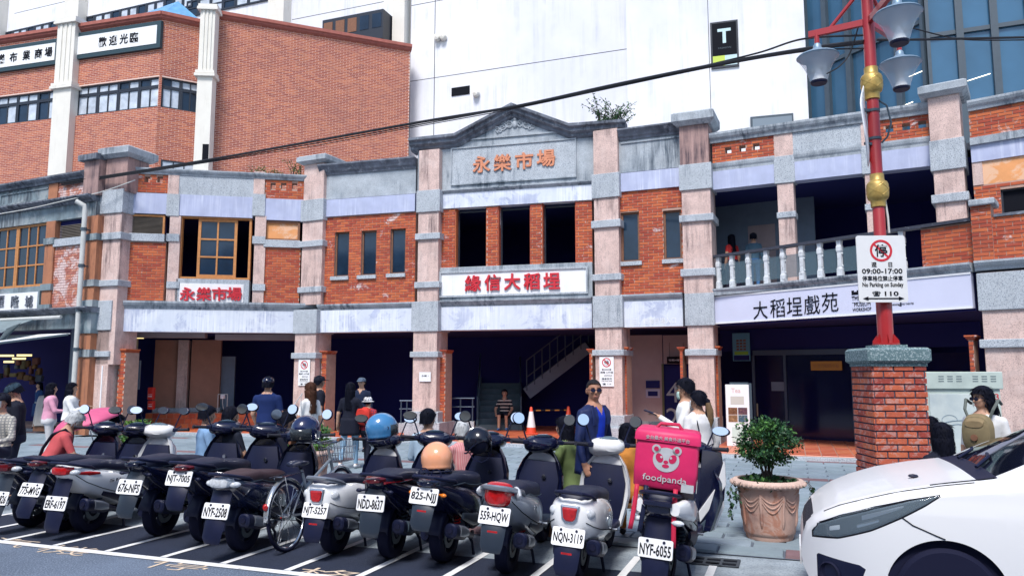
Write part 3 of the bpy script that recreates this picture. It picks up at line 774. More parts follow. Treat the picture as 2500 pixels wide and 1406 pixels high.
m_rail = mat('dark_handrail', (.035,.04,.06), .6, var=.3, scale=20, patch=.6, pcol=(.3,.32,.36), pscale=12, plo=.6)
m_bal = mat('peeling_white_post', (.62,.65,.68), .7, var=.2, scale=9, patch=.6, pcol=(.12,.13,.16), pscale=7, plo=.56)
rail.build('handrail', m_rail, hall, world=True)
um = [1749,1782,1822,1866,1907,1953,1998,2046,2098,2150,2200]
for u_ in um:
    a = B5L.hit(u_+4, 650)[0]; w_ = .056
    mb = MB(); h0, h1 = zl1, zr-.06
    pr = [(w_, h0), (w_, h0+.16), (w_*.72, h0+.20), (w_*.72, h1-.26), (w_*.95, h1-.22), (w_*.95, h1-.14), (w_*.75, h1-.10), (w_*.9, h1)]
    mb.sweep([[B5L.pt(a+x*r_, -.03+y*r_, hh) for x,y in ((-1,1),(1,1),(1,-1),(-1,-1))] for r_, hh in pr])
    ps = mb.build('baluster', m_bal, hall, world=True)
    for hh in (h0+.22, h1-.28):
        for sx in (-1, 1): mb = MB(); mb.T = B5L.T(a+sx*w_*.9, -.03, hh); mb.ell((0,0,0), .022, .022, .022, 6, 4); mb.T = None; mb.build('knob', m_bal, ps, world=True)
m_pale_glass = mat('rail_glass', (.10,.16,.20), .08, alpha=.45)
for a_, b_ in zip(um, um[1:]):
    a, b = B5L.hit(a_+4,650)[0]+.07, B5L.hit(b_+4,650)[0]-.07
    sbox('rail_pane', m_pale_glass, hall, B5L, (a, b, zl1+.10, zr-.22), -.035, -.025)
# brick parapet following the right end of the balcony
sp0 = B5L.hit(2249, 600)[0]
zpt = zr-.07
wall('hall', hall, B5L, (sp0, B5L.hit(2398, 600)[0], zl1, zpt), th=.22, o=-.02)
SP = lambda u: PR.hit(u, 580)[0]
zpr = PR.hit(2470, 525)[1]
wall('hall', hall, PR, (SP(2400), PR.len, zl1, zpr), th=.22, o=-.02)
mb = MB(); PR.box(mb, SP(2430), PR.len, zpr, zpr+.05, -.3, .02); mb.build('parapet_coping', m_corn, hall, world=True)
ppc = PR.rect(2374, 503, 2424, 640)
wall('hall', hall, PR, (ppc[0], ppc[1], zl1+.01, ppc[3]), th=.36, o=.05)
c = PR.rect(2366, 488, 2431, 503); mb = MB(); PR.box(mb, c[0], c[1], c[2], c[3], -.42, .14); mb.build('pier_cap', m_gran2, hall, world=True, bevel=.02)
moulding('balcony_ledge', m_gran2, hall, PR, SP(2376), PR.len, zl0, zl1, .16, 2, -.5)
# --- pillars
Vb = 1075
pillar(hall, Seg(PD(700,21.75),PD(790,21.2)), 737, 786, 400, 744, m_pink, ((488,540),), ((588,603),(700,714)), (385,401))
p1,_,_ = pillar(hall, Seg(PD(700,21.6),PD(800,21.1)), 727, 777, 756, 1045, m_pink, ((756,814),), ((861,875),), base=((1005,FL,.06),(1026,FL,.12)), z0=FL)
P2S = Seg(PD(990,20.5), PD(1100,20.1))
pillar(hall, P2S, 1020, 1070, 366, 736, m_pink, ((465,518),), ((570,585),(688,703)))
pillar(hall, P2S, 1012, 1069, 736, 1050, m_pink, ((736,809),), ((858,872),), base=((1004,FL,.09),(1030,FL,.16)), z0=FL)
P3S = Seg(PD(1440,19.2), PD(1530,18.8))
pillar(hall, P3S, 1451, 1511, 316, 722, m_pink, ((424,483),), ((538,556),(669,685)))
pillar(hall, P3S, 1450, 1514, 722, 1060, m_pink, ((722,800),), ((854,868),), base=((1013,FL,.05),(1042,FL,.12)), z0=FL)
P4S = Seg(PD(1655,18.3), PD(1760,17.9))
pillar(hall, P4S, 1665, 1737, 303, 403, m_pinkd, (), (), (277,305))
pillar(hall, P4S, 1667, 1738, 400, 716, m_pink, ((400,463),), ((524,541),(656,674)))
pillar(hall, P4S, 1673, 1735, 716, 1080, m_pink, ((716,795),), ((852,868),), base=((1018,FL,.05),(1050,FL,.12)), z0=FL)
P5S = Seg(PD(2270,15.9), PD(2390,15.4))
pillar(hall, P5S, 2287, 2366, 222, 342, m_pink, (), (), (205,230))
pillar(hall, P5S, 2290, 2366, 338, 640, m_pink, ((338,413),), ((472,493),), z0=3.4)
pillar(hall, PR, 2386, 2560, 660, 1100, m_pink, ((662,755),), ((827,848),), z0=FL, off=.02, depth=.9)
# corner pillar at the left end, turned to the side street
P0S = Seg(PD(218,20.75), PD(300,20.35))
pillar(hall, P0S, 247, 300, 385, 470, m_pinkd, (), (), (366,388))
pillar(hall, P0S, 240, 293, 465, 890, m_pink, ((465,522),), ((569,586),(684,699)))
pillar(hall, P0S, 228, 281, 734, 1030, m_pink, ((734,806),), ((857,871),), base=((1010,FL,.06),), z0=FL)
# slim brick jambs beside the arcade pillars
for sg, ua, ub, vt in ((P2S,1074,1087,862),(P3S,1519,1531,856),(P3S,1440,1447,860),(P4S,1742,1755,854),(P4S,1662,1669,856),(PR,2372,2384,830),(Seg(PD(700,21.6),PD(800,21.1)),782,795,864),(P0S,286,302,860)):
    q = sg.rect(ua, vt, ub, 1060, -.12); 
    wall('hall', hall, sg, (q[0], q[1], FL, q[3]), th=.45, o=-.12, bl=.3, name='jamb')
    mb = MB()
    for k in range(3): sg.box(mb, q[0]-.02*(k+1), q[1]+.02*(k+1), q[3]+.03*k, q[3]+.03*(k+1), -.55, -.10+.02*k)
    mb.build('jamb_capital', m_brick, hall, world=True)
# --- interior: ceilings, floors and back walls behind the openings
front = [PD(285,20.75), PD(760,21.6), PD(1042,20.5), PD(1480,19.2), PD(1705,18.3), PD(2400,13.8), PD(3050,11.6)]
def offset(pts, d): return [(p[0]*(1+d/18), p[1]+d) for p in pts]
bk = offset(front, 4.4)
def slab(name, pts, bpts, z0, z1, m):
    mb = MB()
    for i in range(len(pts)-1):
        mb.prism([pts[i], pts[i+1], bpts[i+1], bpts[i]], z0, z1)
    return mb.build(name, m, hall, world=True)
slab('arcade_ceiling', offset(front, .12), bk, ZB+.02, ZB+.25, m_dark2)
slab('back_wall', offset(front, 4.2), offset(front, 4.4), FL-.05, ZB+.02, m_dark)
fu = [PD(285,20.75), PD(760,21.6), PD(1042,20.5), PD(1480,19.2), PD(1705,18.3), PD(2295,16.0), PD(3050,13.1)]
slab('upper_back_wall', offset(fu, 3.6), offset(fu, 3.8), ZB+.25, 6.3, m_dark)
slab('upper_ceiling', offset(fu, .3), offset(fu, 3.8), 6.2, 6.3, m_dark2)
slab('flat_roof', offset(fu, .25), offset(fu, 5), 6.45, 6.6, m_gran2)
mb = MB(); mb.prism([PD(1705,18.2), PD(2385,13.65), PD(3050,11.3), PD(3050,13.2), PD(2300,16.3), PD(1705,21)], zl0+.01, zl1-.02); mb.build('balcony_slab', m_gran2, hall, world=True)
# lit wall of the upper recess beside the balcony and its pale soffit
wp = Seg(PD(1755,20.3), PD(2005,19.0)); sbox('recess_wall', m_grey2, hall, wp, (0, wp.len, zl1-.02, 6.2), -.1, 0)
sbox('recess_door', m_pinkw, hall, wp, (wp.len*.35, wp.len*.62, zl1, zl1+1.9), 0, .015)
wq = Seg(PD(1745,18.3), PD(1757,20.3)); sbox('recess_side', m_grey2, hall, wq, (0, wq.len, zl1-.02, 6.2), -.1, 0)
flush_bricks('hall', hall)
# ------------------------------------------------------------------ brick shopping block behind
blk = thing('brick_block', 'tall modern red brick shopping block with cream pilasters rising behind the left roofs', 'building', (-12, 27, 0))
def PV(u, v, d): p = at_depth(u, v, d); return (p.x, p.y)
KL = Seg(PV(-160,150,29.0), PV(394,90,26.0)); KC = Seg(PV(394,90,26.0), PV(489,90,26.65)); KR = Seg(PV(528,90,26.8), PV(1001,128,29.7))
ZK = 2.0
def zr_(seg, a, b): return (seg.hit(*a)[1]+seg.hit(*b)[1])/2
ztop = zr_(KL, (0,116), (388,42))
hl = []
# window strips and signs
w1 = KL.rect(-60, 255, 138, 313); w2 = KL.rect(186, 200, 388, 272); w3 = KC.rect(394, 189, 481, 261); w4 = KC.rect(392,396,478,420)
zw0, zw1 = w2[2], w2[3]; w1 = (w1[0], w1[1], zw0, zw1); w3 = (w3[0], w3[1]+.1, zw0, zw1)
bk_ = dict(m=m_tile2, mort=m_mort2, bl=.227, bh=.055, joint=.013, proud=.006)
wall('blk', blk, KL, (0, KL.len, ZK, ztop), [w1, w2], th=.4, **bk_)
wall('blk', blk, KC, (0, KC.len, ZK, ztop), [w3], th=.4, **bk_)
ztr = zr_(KR, (530,44), (999,128))
wall('blk', blk, KR, (-.25, KR.len, ZK, ztr), (), th=.4, **bk_)
for sg, zt_ in ((KL,ztop),(KC,ztop),(KR,ztr)):
    mb = MB(); sg.prof(mb, -.05, sg.len+.05, [(-.5,zt_),(.02,zt_),(.10,zt_+.06),(.10,zt_+.10),(.16,zt_+.14),(.16,zt_+.26),(-.5,zt_+.28)]); mb.build('parapet_cap', m_redcap, blk, world=True)
for rc, sg, n in ((w1,KL,4),(w2,KL,4),(w3,KC,2)):
    tw = (rc[1]-rc[0])/n; hz = rc[2]+(rc[3]-rc[2])*.70
    for i in range(n):
        a, b = rc[0]+tw*i+.004, rc[0]+tw*(i+1)-.004
        pm = lambda: rnd.choice((m_gcurt, m_gcurt, m_glass))
        window(blk, sg, (a, b, rc[2]+.004, hz), m_dframe, m_gcurt, 2, 1, .06, -.06, .08, pms={(0,0): pm(), (1,0): pm()})
        window(blk, sg, (a, b, hz+.004, rc[3]-.004), m_dframe, m_gcurt, 2, 1, .05, -.06, .08, name='transom', pms={(0,0): pm()})
for ua, ub, va, vb, txt, tu, tv in ((-150,148,120,180,'永樂布業商場',(-30,2,32,64,93,118),(160,154,148,142,141,135)), (188,397,70,134,'歡迎光臨',(250,276,302,327),(108,103,99,94))):
    rc = KL.rect(ua, va, ub, vb); ft = sbox('sign_frame', m_dgreen, blk, KL, rc, 0, .12)
    sbox('sign_face', m_signw, ft, KL, (rc[0]+.16, rc[1]-.16, rc[2]+.16, rc[3]-.16), .11, .135)
    zc_ = (rc[2]+rc[3])/2
    for i, ch in enumerate(txt):
        a, z0_ = KL.hit(tu[i], tv[i], .14); lettering('black_character', m_blk, ft, KL, ch, a, .137, zc_, .36, .38, .01, .016)
def pilaster(sg, s0, s1, z1, groove=True):
    mb = MB(); sg.box(mb, s0, s1, ZK, z1, -.2, .28); p = mb.build('pilaster', m_cream, blk, world=True)
    zf = z1-2.6
    for k, (z0_, e) in enumerate(((zf,.10),(zf+.12,.07),(z1-.1,.10),(z1+.01,.07))): mb = MB(); sg.box(mb, s0-e, s1+e, z0_, z0_+.10, -.2, .28+e); mb.build('collar', m_cream, p, world=True)
    w_ = s1-s0
    for k in range(3): mb = MB(); sg.box(mb, s0+w_*(.18+.25*k), s0+w_*(.18+.25*k)+w_*.13, zf+.22, z1-.1, .27, .31); mb.build('rib', m_cream, p, world=True)
a, b, _, _ = KL.rect(141, 200, 184, 400); pilaster(KL, a, b, ztop+.35)
KP = Seg(PV(487,150,26.45), PV(530,150,26.5)); pilaster(KP, .05, KP.len-.05, ztop+.55)
mb = MB(); KP.box(mb, KP.len*.55, KP.len*.9, KP.hit(510,400)[1], KP.hit(510,358)[1], .2, .285); mb.build('opening', m_blk, blk, world=True)
window(blk, KC, (w4[0], w4[1], w4[2], w4[3]), m_dframe, m_gcurt, 3, 1, .05, .06, .05)
flush_bricks('blk', blk)
# blue plastic sheeting along the parapet
m_blue = mat('blue_plastic_sheet', (.16,.40,.68), .35, var=.25, scale=3, alpha=.8)
zz = ztop+.28
sh = MB()
for i in range(12):
    a0, a1 = KL.len*i/12, KL.len*(i+1)/12
    sh.add([KL.pt(a0,-.05,zz), KL.pt(a1,-.05,zz), KL.pt(a1,-.9,zz+.42+.05*(i%2)), KL.pt(a0,-.9,zz+.42+.05*((i+1)%2))], [(0,1,2,3)])
ap = KC.pt(KC.len*.45,-1.0,zz+1.0)
sh.add([KL.pt(KL.len-1.4,-.05,zz), KL.pt(KL.len,-.05,zz), KC.pt(KC.len,-.05,zz), ap, KL.pt(KL.len-1.6,-1.6,zz+.5)], [(0,1,3),(1,2,3),(4,0,3)])
so = sh.build('roof_sheet', m_blue, blk, world=True); md = so.modifiers.new('t','SOLIDIFY'); md.thickness = .01
rb_ = MB()
for i in range(10):
    a0 = KL.len*i/10+.3; rb_.tube([KL.pt(a0,-.04,zz+.01), KL.pt(a0,-.9,zz+.47)], .02, 5)
rb_.build('sheet_ribs', m_steel, so, world=True)

# ------------------------------------------------------------------ white building and glass building at the back
wht = thing('white_building', 'big plain white rendered building filling the background behind the gable', 'building', (-3, 31, 0))
WA = Seg(PV(-160,60,42.0), PV(1003,80,30.9)); WB = Seg(PV(1003,120,30.6), PV(1530,120,27.4)); WC = Seg(PV(1530,120,25.9), PV(1967,120,24.2))
for sg in (WA, WB, WC): sbox('wall', m_white, wht, sg, (0, sg.len, 0, 26), -.5, 0)
mb = MB(); a_, b_ = WC.pt(0,-.001,0), WB.pt(WB.len,-.2,0); mb.prism([(a_.x,a_.y),(a_.x+.4,a_.y+.2),(b_.x+.4,b_.y),(b_.x,b_.y)], 0, 26); mb.build('return_wall', m_white, wht, world=True)
for ua, ub in ((-8,20),(180,214),(673,711),(974,1003)):
    s0, s1, _, _ = WA.rect(ua, 0, ub, 60); sbox('column', m_cream, wht, WA, (s0, s1, 0, 26), 0, .55)
zs1 = WA.hit(100, 100)[1]; 
for ua, ub, va, vb, n in ((16,178,62,92,9),(214,470,14,46,12),(458,672,-18,22,7)):
    rc = WA.rect(ua, va, ub, vb); tw = (rc[1]-rc[0])/n
    for i in range(n):
        window(wht, WA, (rc[0]+tw*i+.003, rc[0]+tw*(i+1)-.003, rc[2], rc[3]), m_dframe, m_gcurt if (i*7) % 3 else m_glass, 1, 1 if n > 8 else 2, .08, .06, .06)
def seam(sg, p, q, w=.03):
    (a,z0_), (b,z1_) = sg.hit(*p), sg.hit(*q)
    mb = MB(); mb.bar(sg.pt(a,.003,z0_), sg.pt(b,.003,z1_), .012, w, 0, sg.n.cross(Vector((b-a,0,z1_-z0_)) if False else Vector((0,0,1)))); mb.build('panel_seam', m_seam, wht, world=True)
def hseam(sg, u0, u1, z_, w=.025): 
    mb = MB(); sg.box(mb, sg.hit(u0,100)[0], sg.hit(u1,100)[0], z_-w/2, z_+w/2, -.01, .004); mb.build('panel_seam', m_seam, wht, world=True)
def vseam(sg, u, v0, v1, w=.03):
    um = sg.hit(u, 150)[0]; mb = MB(); sg.box(mb, um-w/2, um+w/2, sg.hit(u,v1)[1], sg.hit(u,v0)[1], -.01, .005); mb.build('panel_seam', m_seam, wht, world=True)
hseam(WB, 1003, 1530, WB.hit(1265,160)[1]); hseam(WB, 1003, 1530, WB.hit(1062,4)[1])
vseam(WB, 1061, -40, 400); vseam(WC, 1732, -40, 350, .02); hseam(WA, 711, 935, WA.hit(820,28)[1])
hseam(WA, 30, 178, WA.hit(60,28)[1])
# bay window box with a vent beyond the brick wall
s0, s1, z0, z1 = WA.rect(826, 66, 970, 112)
bx_ = sbox('bay_window', m_dframe, wht, WA, (s0, s1, z0-.4, z1), .0, 1.2)
for i in range(5):
    tw = (s1-s0)/5; sbox('pane', m_glass if i > 2 else m_dwood, bx_, WA, (s0+tw*i+.08, s0+tw*(i+1)-.08, z0+.1, z1-.15), 1.19, 1.215)
s0, s1, z0, z1 = WB.rect(1103, 213, 1147, 233); sbox('vent_opening', m_blk, wht, WB, (s0, s1, z0, z1), -.01, .03)
for u_, v_ in ((1068,93),(1082,91),(1162,229)):
    a, z0 = WB.hit(u_, v_, .1); mb = MB(); mb.T = WB.T(a, .1, z0); mb.lathe([(0,-.16),(.12,-.12),(.15,0),(.15,.06),(.09,.1),(0,.1)], n=12, axis='y'); mb.T = None; mb.build('wall_vent', m_cream, wht, True, world=True)
# tall dark banner window
rc = WC.rect(1735, 54, 1803, 167); bn = sbox('banner_window', m_dframe, wht, WC, rc, 0, .06)
W_, H_ = rc[1]-rc[0], rc[3]-rc[2]
sbox('banner', m_blk, bn, WC, (rc[0]+.06, rc[1]-.06, rc[2]+H_*.26, rc[3]-.06), .05, .07)
m_lime = mat('lime_panel', (.50,.62,.08), .5); m_pblue = mat('pale_blue_panel', (.50,.66,.70), .4)
sbox('lime_pane', m_lime, bn, WC, (rc[0]+.06, rc[0]+W_*.5, rc[2]+.07, rc[2]+H_*.26), .05, .068)
sbox('blue_pane', m_pblue, bn, WC, (rc[0]+W_*.5, rc[1]-.06, rc[2]+.07, rc[2]+H_*.26), .05, .066)
lettering('banner_letter', m_pblue, bn, WC, 'T', rc[0]+W_*.5, .072, rc[2]+H_*.68, .44, .52, .004, .03)
lettering('banner_lettering', m_steel, bn, WC, 'FASHION', rc[0]+W_*.5, .072, rc[2]+H_*.42, .42, .06, .003)
rc = WC.rect(1832, 284, 1937, 322); sbox('grey_shutter', m_steel, wht, WC, rc, 0, .12); 
sbox('shutter_face', mat('shutter_face', (.18,.23,.28), .6), wht, WC, (rc[0]+.07, rc[1]-.05, rc[2], rc[3]-.08), .1, .135)
gls = thing('glass_building', 'blue glass curtain wall of the tall building behind the right balcony', 'building', (11, 22, 0))
GA = Seg(PV(1970,150,24.4), PV(2262,120,20.6)); GB = Seg(PV(2262,120,20.6), PV(2900,120,18.4))
for sg, nx, zs in ((GA, 5, (0,5.4,8.55,11.7,15,18.2,21.5)), (GB, 7, (0,5.4,8.3,11.2,14.6,18,21.5))):
    for i in range(nx):
        for j in range(len(zs)-1):
            tw = sg.len/nx; sbox('pane', m_gwall, gls, sg, (tw*i+.01, tw*(i+1)-.01, zs[j]+.01, zs[j+1]-.01), -.1, -.02)
    for i in range(nx+1): sbox('mullion', m_steel, gls, sg, (max(0,sg.len/nx*i-.09), min(sg.len, sg.len/nx*i+.09), 0, 21.5), -.15, .12)
    for z_ in zs[1:]: sbox('transom', m_steel, gls, sg, (.1, sg.len-.1, z_-.06, z_+.06), -.12, .06)
sbox('corner_post', m_steel, gls, GA, (-.28, .0, 0, 21.5), -.3, .15)
m_lit = mat('strip_light', (1,.95,.8), .5, emit=(1,.9,.7), estr=1.6)
for u0, v0, u1, v1 in ((2218,188,2258,171),(2362,198,2418,180),(2165,275,2228,249)):
    sg = GA if u0 < 2254 else GB
    (a,z0),(b,z1) = sg.hit(u0,v0,0), sg.hit(u1,v1,0); mb = MB(); mb.bar(sg.pt(a,-.015,z0), sg.pt(b,-.015,z1), .012, .02, 0, sg.n); mb.build('ceiling_strip_light', m_lit, gls, world=True)

# ------------------------------------------------------------------ neighbouring shophouse at the left
shp = thing('shophouse', 'weathered old shophouse with orange timber window at the far left', 'building', (-14, 21, 0))
L0 = Seg(PD(-150,23.4), PD(236,20.3))
m_gran3 = mat('mossy_render', (.20,.26,.29), .9, var=.3, scale=3, stain=.9, stcol=(.03,.04,.06), stlo=.4, patch=.5, pcol=(.42,.45,.46), pscale=1.2, plo=.5)
LR = lambda ua, va, ub, vb, off=0.: L0.rect(ua, va, ub, vb, off)
moulding('coping', m_corn, shp, L0, 0, L0.hit(212,430)[0], *[LR(-100,466,208,474)[k] for k in (2,3)], .22, 2, -.3) if False else None
zc0, zc1 = zr_(L0,(0,470),(205,438)), zr_(L0,(0,455),(205,424))
moulding('coping', m_corn, shp, L0, 0, L0.hit(212,430)[0], zc0, zc1, .2, 2, -.3)
zl_0, zl_1 = zr_(L0,(0,521),(230,500)), zr_(L0,(0,506),(230,486))
sbox('parapet_panel', m_gran3, shp, L0, (0, L0.hit(121,480)[0], zl_1, zc0), -.28, .0)
mb = MB(); e_ = L0.hit(118,480)[0]
for a,b,c,d in ((0.2,e_,zl_1+.1,zl_1+.14),(0.2,e_,zc0-.12,zc0-.08),(L0.hit(5,480)[0]-.05,L0.hit(5,480)[0],zl_1+.14,zc0-.12)): L0.box(mb,a,b,c,d,0,.03)
mb.build('panel_rim', m_gran3, shp, world=True)
sbox('pilaster', m_orst, shp, L0, (L0.hit(121,480)[0], L0.hit(143,480)[0], zl_1, zc0), -.28, .04)
wall('shp', shp, L0, (L0.hit(143,470)[0], L0.hit(209,470)[0], zl_1, zc0), m=m_brickw)
moulding('ledge', m_corn, shp, L0, 0, L0.hit(238,500)[0], zl_0, zl_1, .3, 2, -.3)
zt_ = L0.hit(225, 395)[1]
sbox('end_pier', m_pinkd, shp, L0, (L0.hit(210,450)[0], L0.hit(246,450)[0], zl_1, zt_), -.5, .08)
sbox('end_pier_cap', m_corn, shp, L0, (L0.hit(206,400)[0], L0.hit(250,400)[0], zt_, zt_+.16), -.6, .2)
zb_0 = zr_(L0,(0,556),(195,535)); 
sbox('lintel_band', m_gran3, shp, L0, (0, L0.hit(238,530)[0], zb_0, zl_0), -.28, .05)
# timber window 4 x 3
rw = LR(-36, 560, 112, 703); rw = (rw[0], rw[1], rw[2], zb_0)
window(shp, L0, (rw[0], L0.hit(38,630)[0]-.003, rw[2], rw[3]), m_wood, m_glass, 3, 3, .07, -.02, .07, .04, 'timber_window')
window(shp, L0, (L0.hit(38,630)[0]+.003, rw[1], rw[2], rw[3]), m_wood, m_glass, 3, 3, .07, -.02, .07, .04, 'timber_window')
zsil = zr_(L0,(0,775),(215,755)) ; zsi1 = zr_(L0,(0,765),(215,748))
pn = sbox('name_panel', m_gran3, shp, L0, (0, L0.hit(98,730)[0], zsi1, rw[2]), -.28, .03)
sbox('name_face', m_signw, pn, L0, (.1, L0.hit(94,735)[0], zsi1+.05, rw[2]-.16), .02, .04)
for ch, u_ in (('躍',2),('隆',38),('城',72)):
    a, z0 = L0.hit(u_, 736, .04); lettering('raised_character', m_corn, pn, L0, ch, a, .042, z0, .34, .34, .03, .008)
for ua, ub in ((112,134),(206,238)):
    s0, s1 = L0.hit(ua,640)[0], L0.hit(ub,640)[0]
    p = sbox('pilaster', m_orst, shp, L0, (s0, s1, FL if ua > 200 else zsi1, zb_0), -.35, .06)
    for v0, v1 in ((583,598),(694,709),(745,757)):
        zm = L0.hit((ua+ub)/2, (v0+v1)/2-(10 if ua > 200 else 0))[1]; sbox('band', m_gran3, p, L0, (s0-.03, s1+.03, zm-.09, zm+.09), -.3, .10)
    if ua > 200:
        for v0, hh in ((783,.34),(862,.1)):
            zm = L0.hit(222, v0)[1]; sbox('band', m_gran3, p, L0, (s0-.03, s1+.03, zm-hh, zm+hh), -.3, .10)
s0, s1 = L0.hit(134,640)[0], L0.hit(206,640)[0]
zv0, zv1 = L0.hit(170,582)[1], L0.hit(170,548)[1]
sbox('louvre_back', m_dark2, shp, L0, (s0, s1, zv0, zb_0), -.28, -.1)
for i in range(9):
    z_ = zv0+(zv1-zv0)*(i+.3)/9; sbox('slat', m_louv, shp, L0, (s0+.1, s1, z_, z_+.022), -.09, -.02)
sbox('sill_band', m_gran, shp, L0, (s0-.02, s1, L0.hit(170,600)[1], zv0), -.28, .08)
wall('shp', shp, L0, (s0, s1, zsi1, L0.hit(170,600)[1]), m=m_brickw)
moulding('lower_ledge', m_corn, shp, L0, 0, L0.hit(236,760)[0], zsil-.05, zsi1, .35, 2, -.3)
zaw = L0.hit(100, 800)[1]
sbox('fascia', m_gran3, shp, L0, (0, L0.hit(207,800)[0], zaw-.05, zsil-.05), -.3, .02)
flush_bricks('shp', shp, 300)
# shop interior
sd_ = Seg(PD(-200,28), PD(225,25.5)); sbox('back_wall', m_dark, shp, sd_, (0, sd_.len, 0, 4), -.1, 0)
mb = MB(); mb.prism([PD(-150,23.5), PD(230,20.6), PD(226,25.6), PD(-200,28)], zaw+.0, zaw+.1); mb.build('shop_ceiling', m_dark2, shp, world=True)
wl = Seg(PD(168,22.5), PD(206,21)); sbox('shop_side_wall', m_grey2, shp, wl, (0, wl.len, FL, zaw), -.1, 0)
for u_, v_, w_ in ((12,868,.5),(45,875,.4),(58,867,.45),(20,883,.3)):
    p = at_depth(u_, v_, 24.2); mb = MB(); mb.box(p.x-w_/2, p.x+w_/2, p.y, p.y+.06, p.z-.03, p.z+.03); mb.build('tube_light', m_glow, shp, world=True)
q = random.Random(5)
m_goods = [mat('goods_%d' % i, c, .7) for i, c in enumerate(((.12,.06,.02),(.10,.03,.03),(.06,.08,.12),(.15,.12,.05)))]
for i in range(26):
    p = at_depth(q.uniform(-30,95), q.uniform(880,930), 24.6+q.random()*.5); w_ = q.uniform(.1,.22); h_ = q.uniform(.12,.3)
    mb = MB(); mb.cbox(p.x-w_/2, p.x+w_/2, p.y, p.y+.15, p.z-h_/2, p.z+h_/2, .02); mb.build('hanging_goods', m_goods[i % 4], shp, world=True)
# awnings
m_awn = mat('grey_awning', (.17,.22,.24), .8, var=.15, scale=5); m_awn2 = mat('white_awning', (.80,.82,.84), .7)
aw = thing('awning', 'faded grey-green scalloped awning under the shophouse ledge', 'awning', L0.pt(2,0.3,2.9))
mb = MB(); n = 26; a1 = L0.hit(110,800)[0]
zA, zB_ = L0.hit(60,781,.3)[1], L0.hit(60,803,.9)[1]
vs = []
for i in range(n+1):
    a = a1*i/n; vs += [L0.pt(a,.32,zA), L0.pt(a,1.05,zB_), L0.pt(a,1.06,zB_-(.10 if i%2 else .03))]
mb.add(vs, [f for i in range(n) for f in ((3*i,3*i+3,3*i+4,3*i+1),(3*i+1,3*i+4,3*i+5,3*i+2))])
o = mb.build('canvas', m_awn, aw, world=True); o.modifiers.new('t','SOLIDIFY').thickness = .008
mb = MB(); mb.tube([L0.pt(0,.34,zA+.03), L0.pt(L0.hit(178,775)[0],.34,zA+.03)], .045, 8); mb.build('roller', m_pipe, aw, world=True)
mb = MB(); b0 = L0.hit(112,805,1.05); mb.add([L0.pt(a1,1.05,zB_+.02), L0.pt(a1+.05,.7,zB_+.2), L0.pt(a1-.25,1.1,zB_-.5), L0.pt(a1-.45,1.1,zB_-.52)], [(0,1,2,3)]); o = mb.build('loose_flap', m_awn, aw, world=True); o.modifiers.new('t','SOLIDIFY').thickness = .006
aw2 = thing('awning', 'flat white lower awning shading the shop front at the far left', 'awning', L0.pt(2,0.3,2.7))
mb = MB(); z0 = L0.hit(60,842,.6)[1]; z1 = z0+.3; a2 = L0.hit(180,815)[0]
mb.add([L0.pt(0,.1,z1), L0.pt(a2,.1,z1), L0.pt(a2-1.4,1.3,z0+.03), L0.pt(0,1.3,z0+.03)], [(0,1,2,3)]); o = mb.build('canvas', m_awn2, aw2, world=True); o.modifiers.new('t','SOLIDIFY').thickness = .02
mb = MB(); mb.bar(L0.pt(0,1.3,z0), L0.pt(a2-1.4,1.3,z0), .04, .06); mb.bar(L0.pt(a2-1.4,1.3,z0), L0.pt(a2,.15,z1-.02), .04, .05); mb.build('frame', m_steel, aw2, world=True)
# downpipe
dp = thing('downpipe', 'pale drainpipe running down beside the shophouse corner pilaster', 'pipe', L0.pt(L0.hit(200,600)[0],.2,FL))
p0 = L0.hit(196,493,.3); p1 = L0.hit(207,503,.25); p2 = L0.hit(186,1010,.25)
s_ = L0.hit(199,650,.25)[0]
mb = MB(); mb.tube([L0.pt(s_-.16,.42,p0[1]), L0.pt(s_-.01,.27,p1[1]), L0.pt(s_,.25,p1[1]-.15), L0.pt(s_,.25,FL)], .065, 12); mb.build('pipe', m_pipe, dp, True, world=True)
for z_ in (1.0, 2.35, 3.4, 4.6, 5.6): mb = MB(); mb.lathe([(.085,-.04),(.085,.04)], L0.pt(s_,.25,z_), 12); mb.bar(L0.pt(s_,.25,z_), L0.pt(s_,0,z_), .03, .03); mb.build('bracket', m_pipe if z_ < 2 else m_steel, dp, world=True)
# steel and glass rail over the shophouse roof
rl = thing('roof_rail', 'blue steel framed glass rail above the shophouse roof', 'railing', L0.pt(3,-1,zc1))
mb0 = None
for i in range(6):
    a0, a1 = L0.hit(-60+52*i,430,-.6)[0], L0.hit(-60+52*(i+1),430,-.6)[0]; za = zc1-.05; zb2 = zc1+.34
    if a1 > L0.hit(216,430,-.6)[0]: a1 = L0.hit(216,430,-.6)[0]
    fr_ = MB()
    for a,b,c,d in ((a0,a0+.07,za,zb2),(a1-.07,a1,za,zb2),(a0+.07,a1-.07,zb2-.07,zb2)): L0.box(fr_,a,b,c,d,-.66,-.6)
    fo = fr_.build('frame', m_steel, rl, world=True)
    sbox('pane', m_wht, fo, L0, (a0+.07, a1-.07, za, za+.22), -.64, -.62)

# ------------------------------------------------------------------ inside the arcade
def prop(name, label, cat, p, rz=0., group=None): return thing(name, label, cat, p, rz, group)
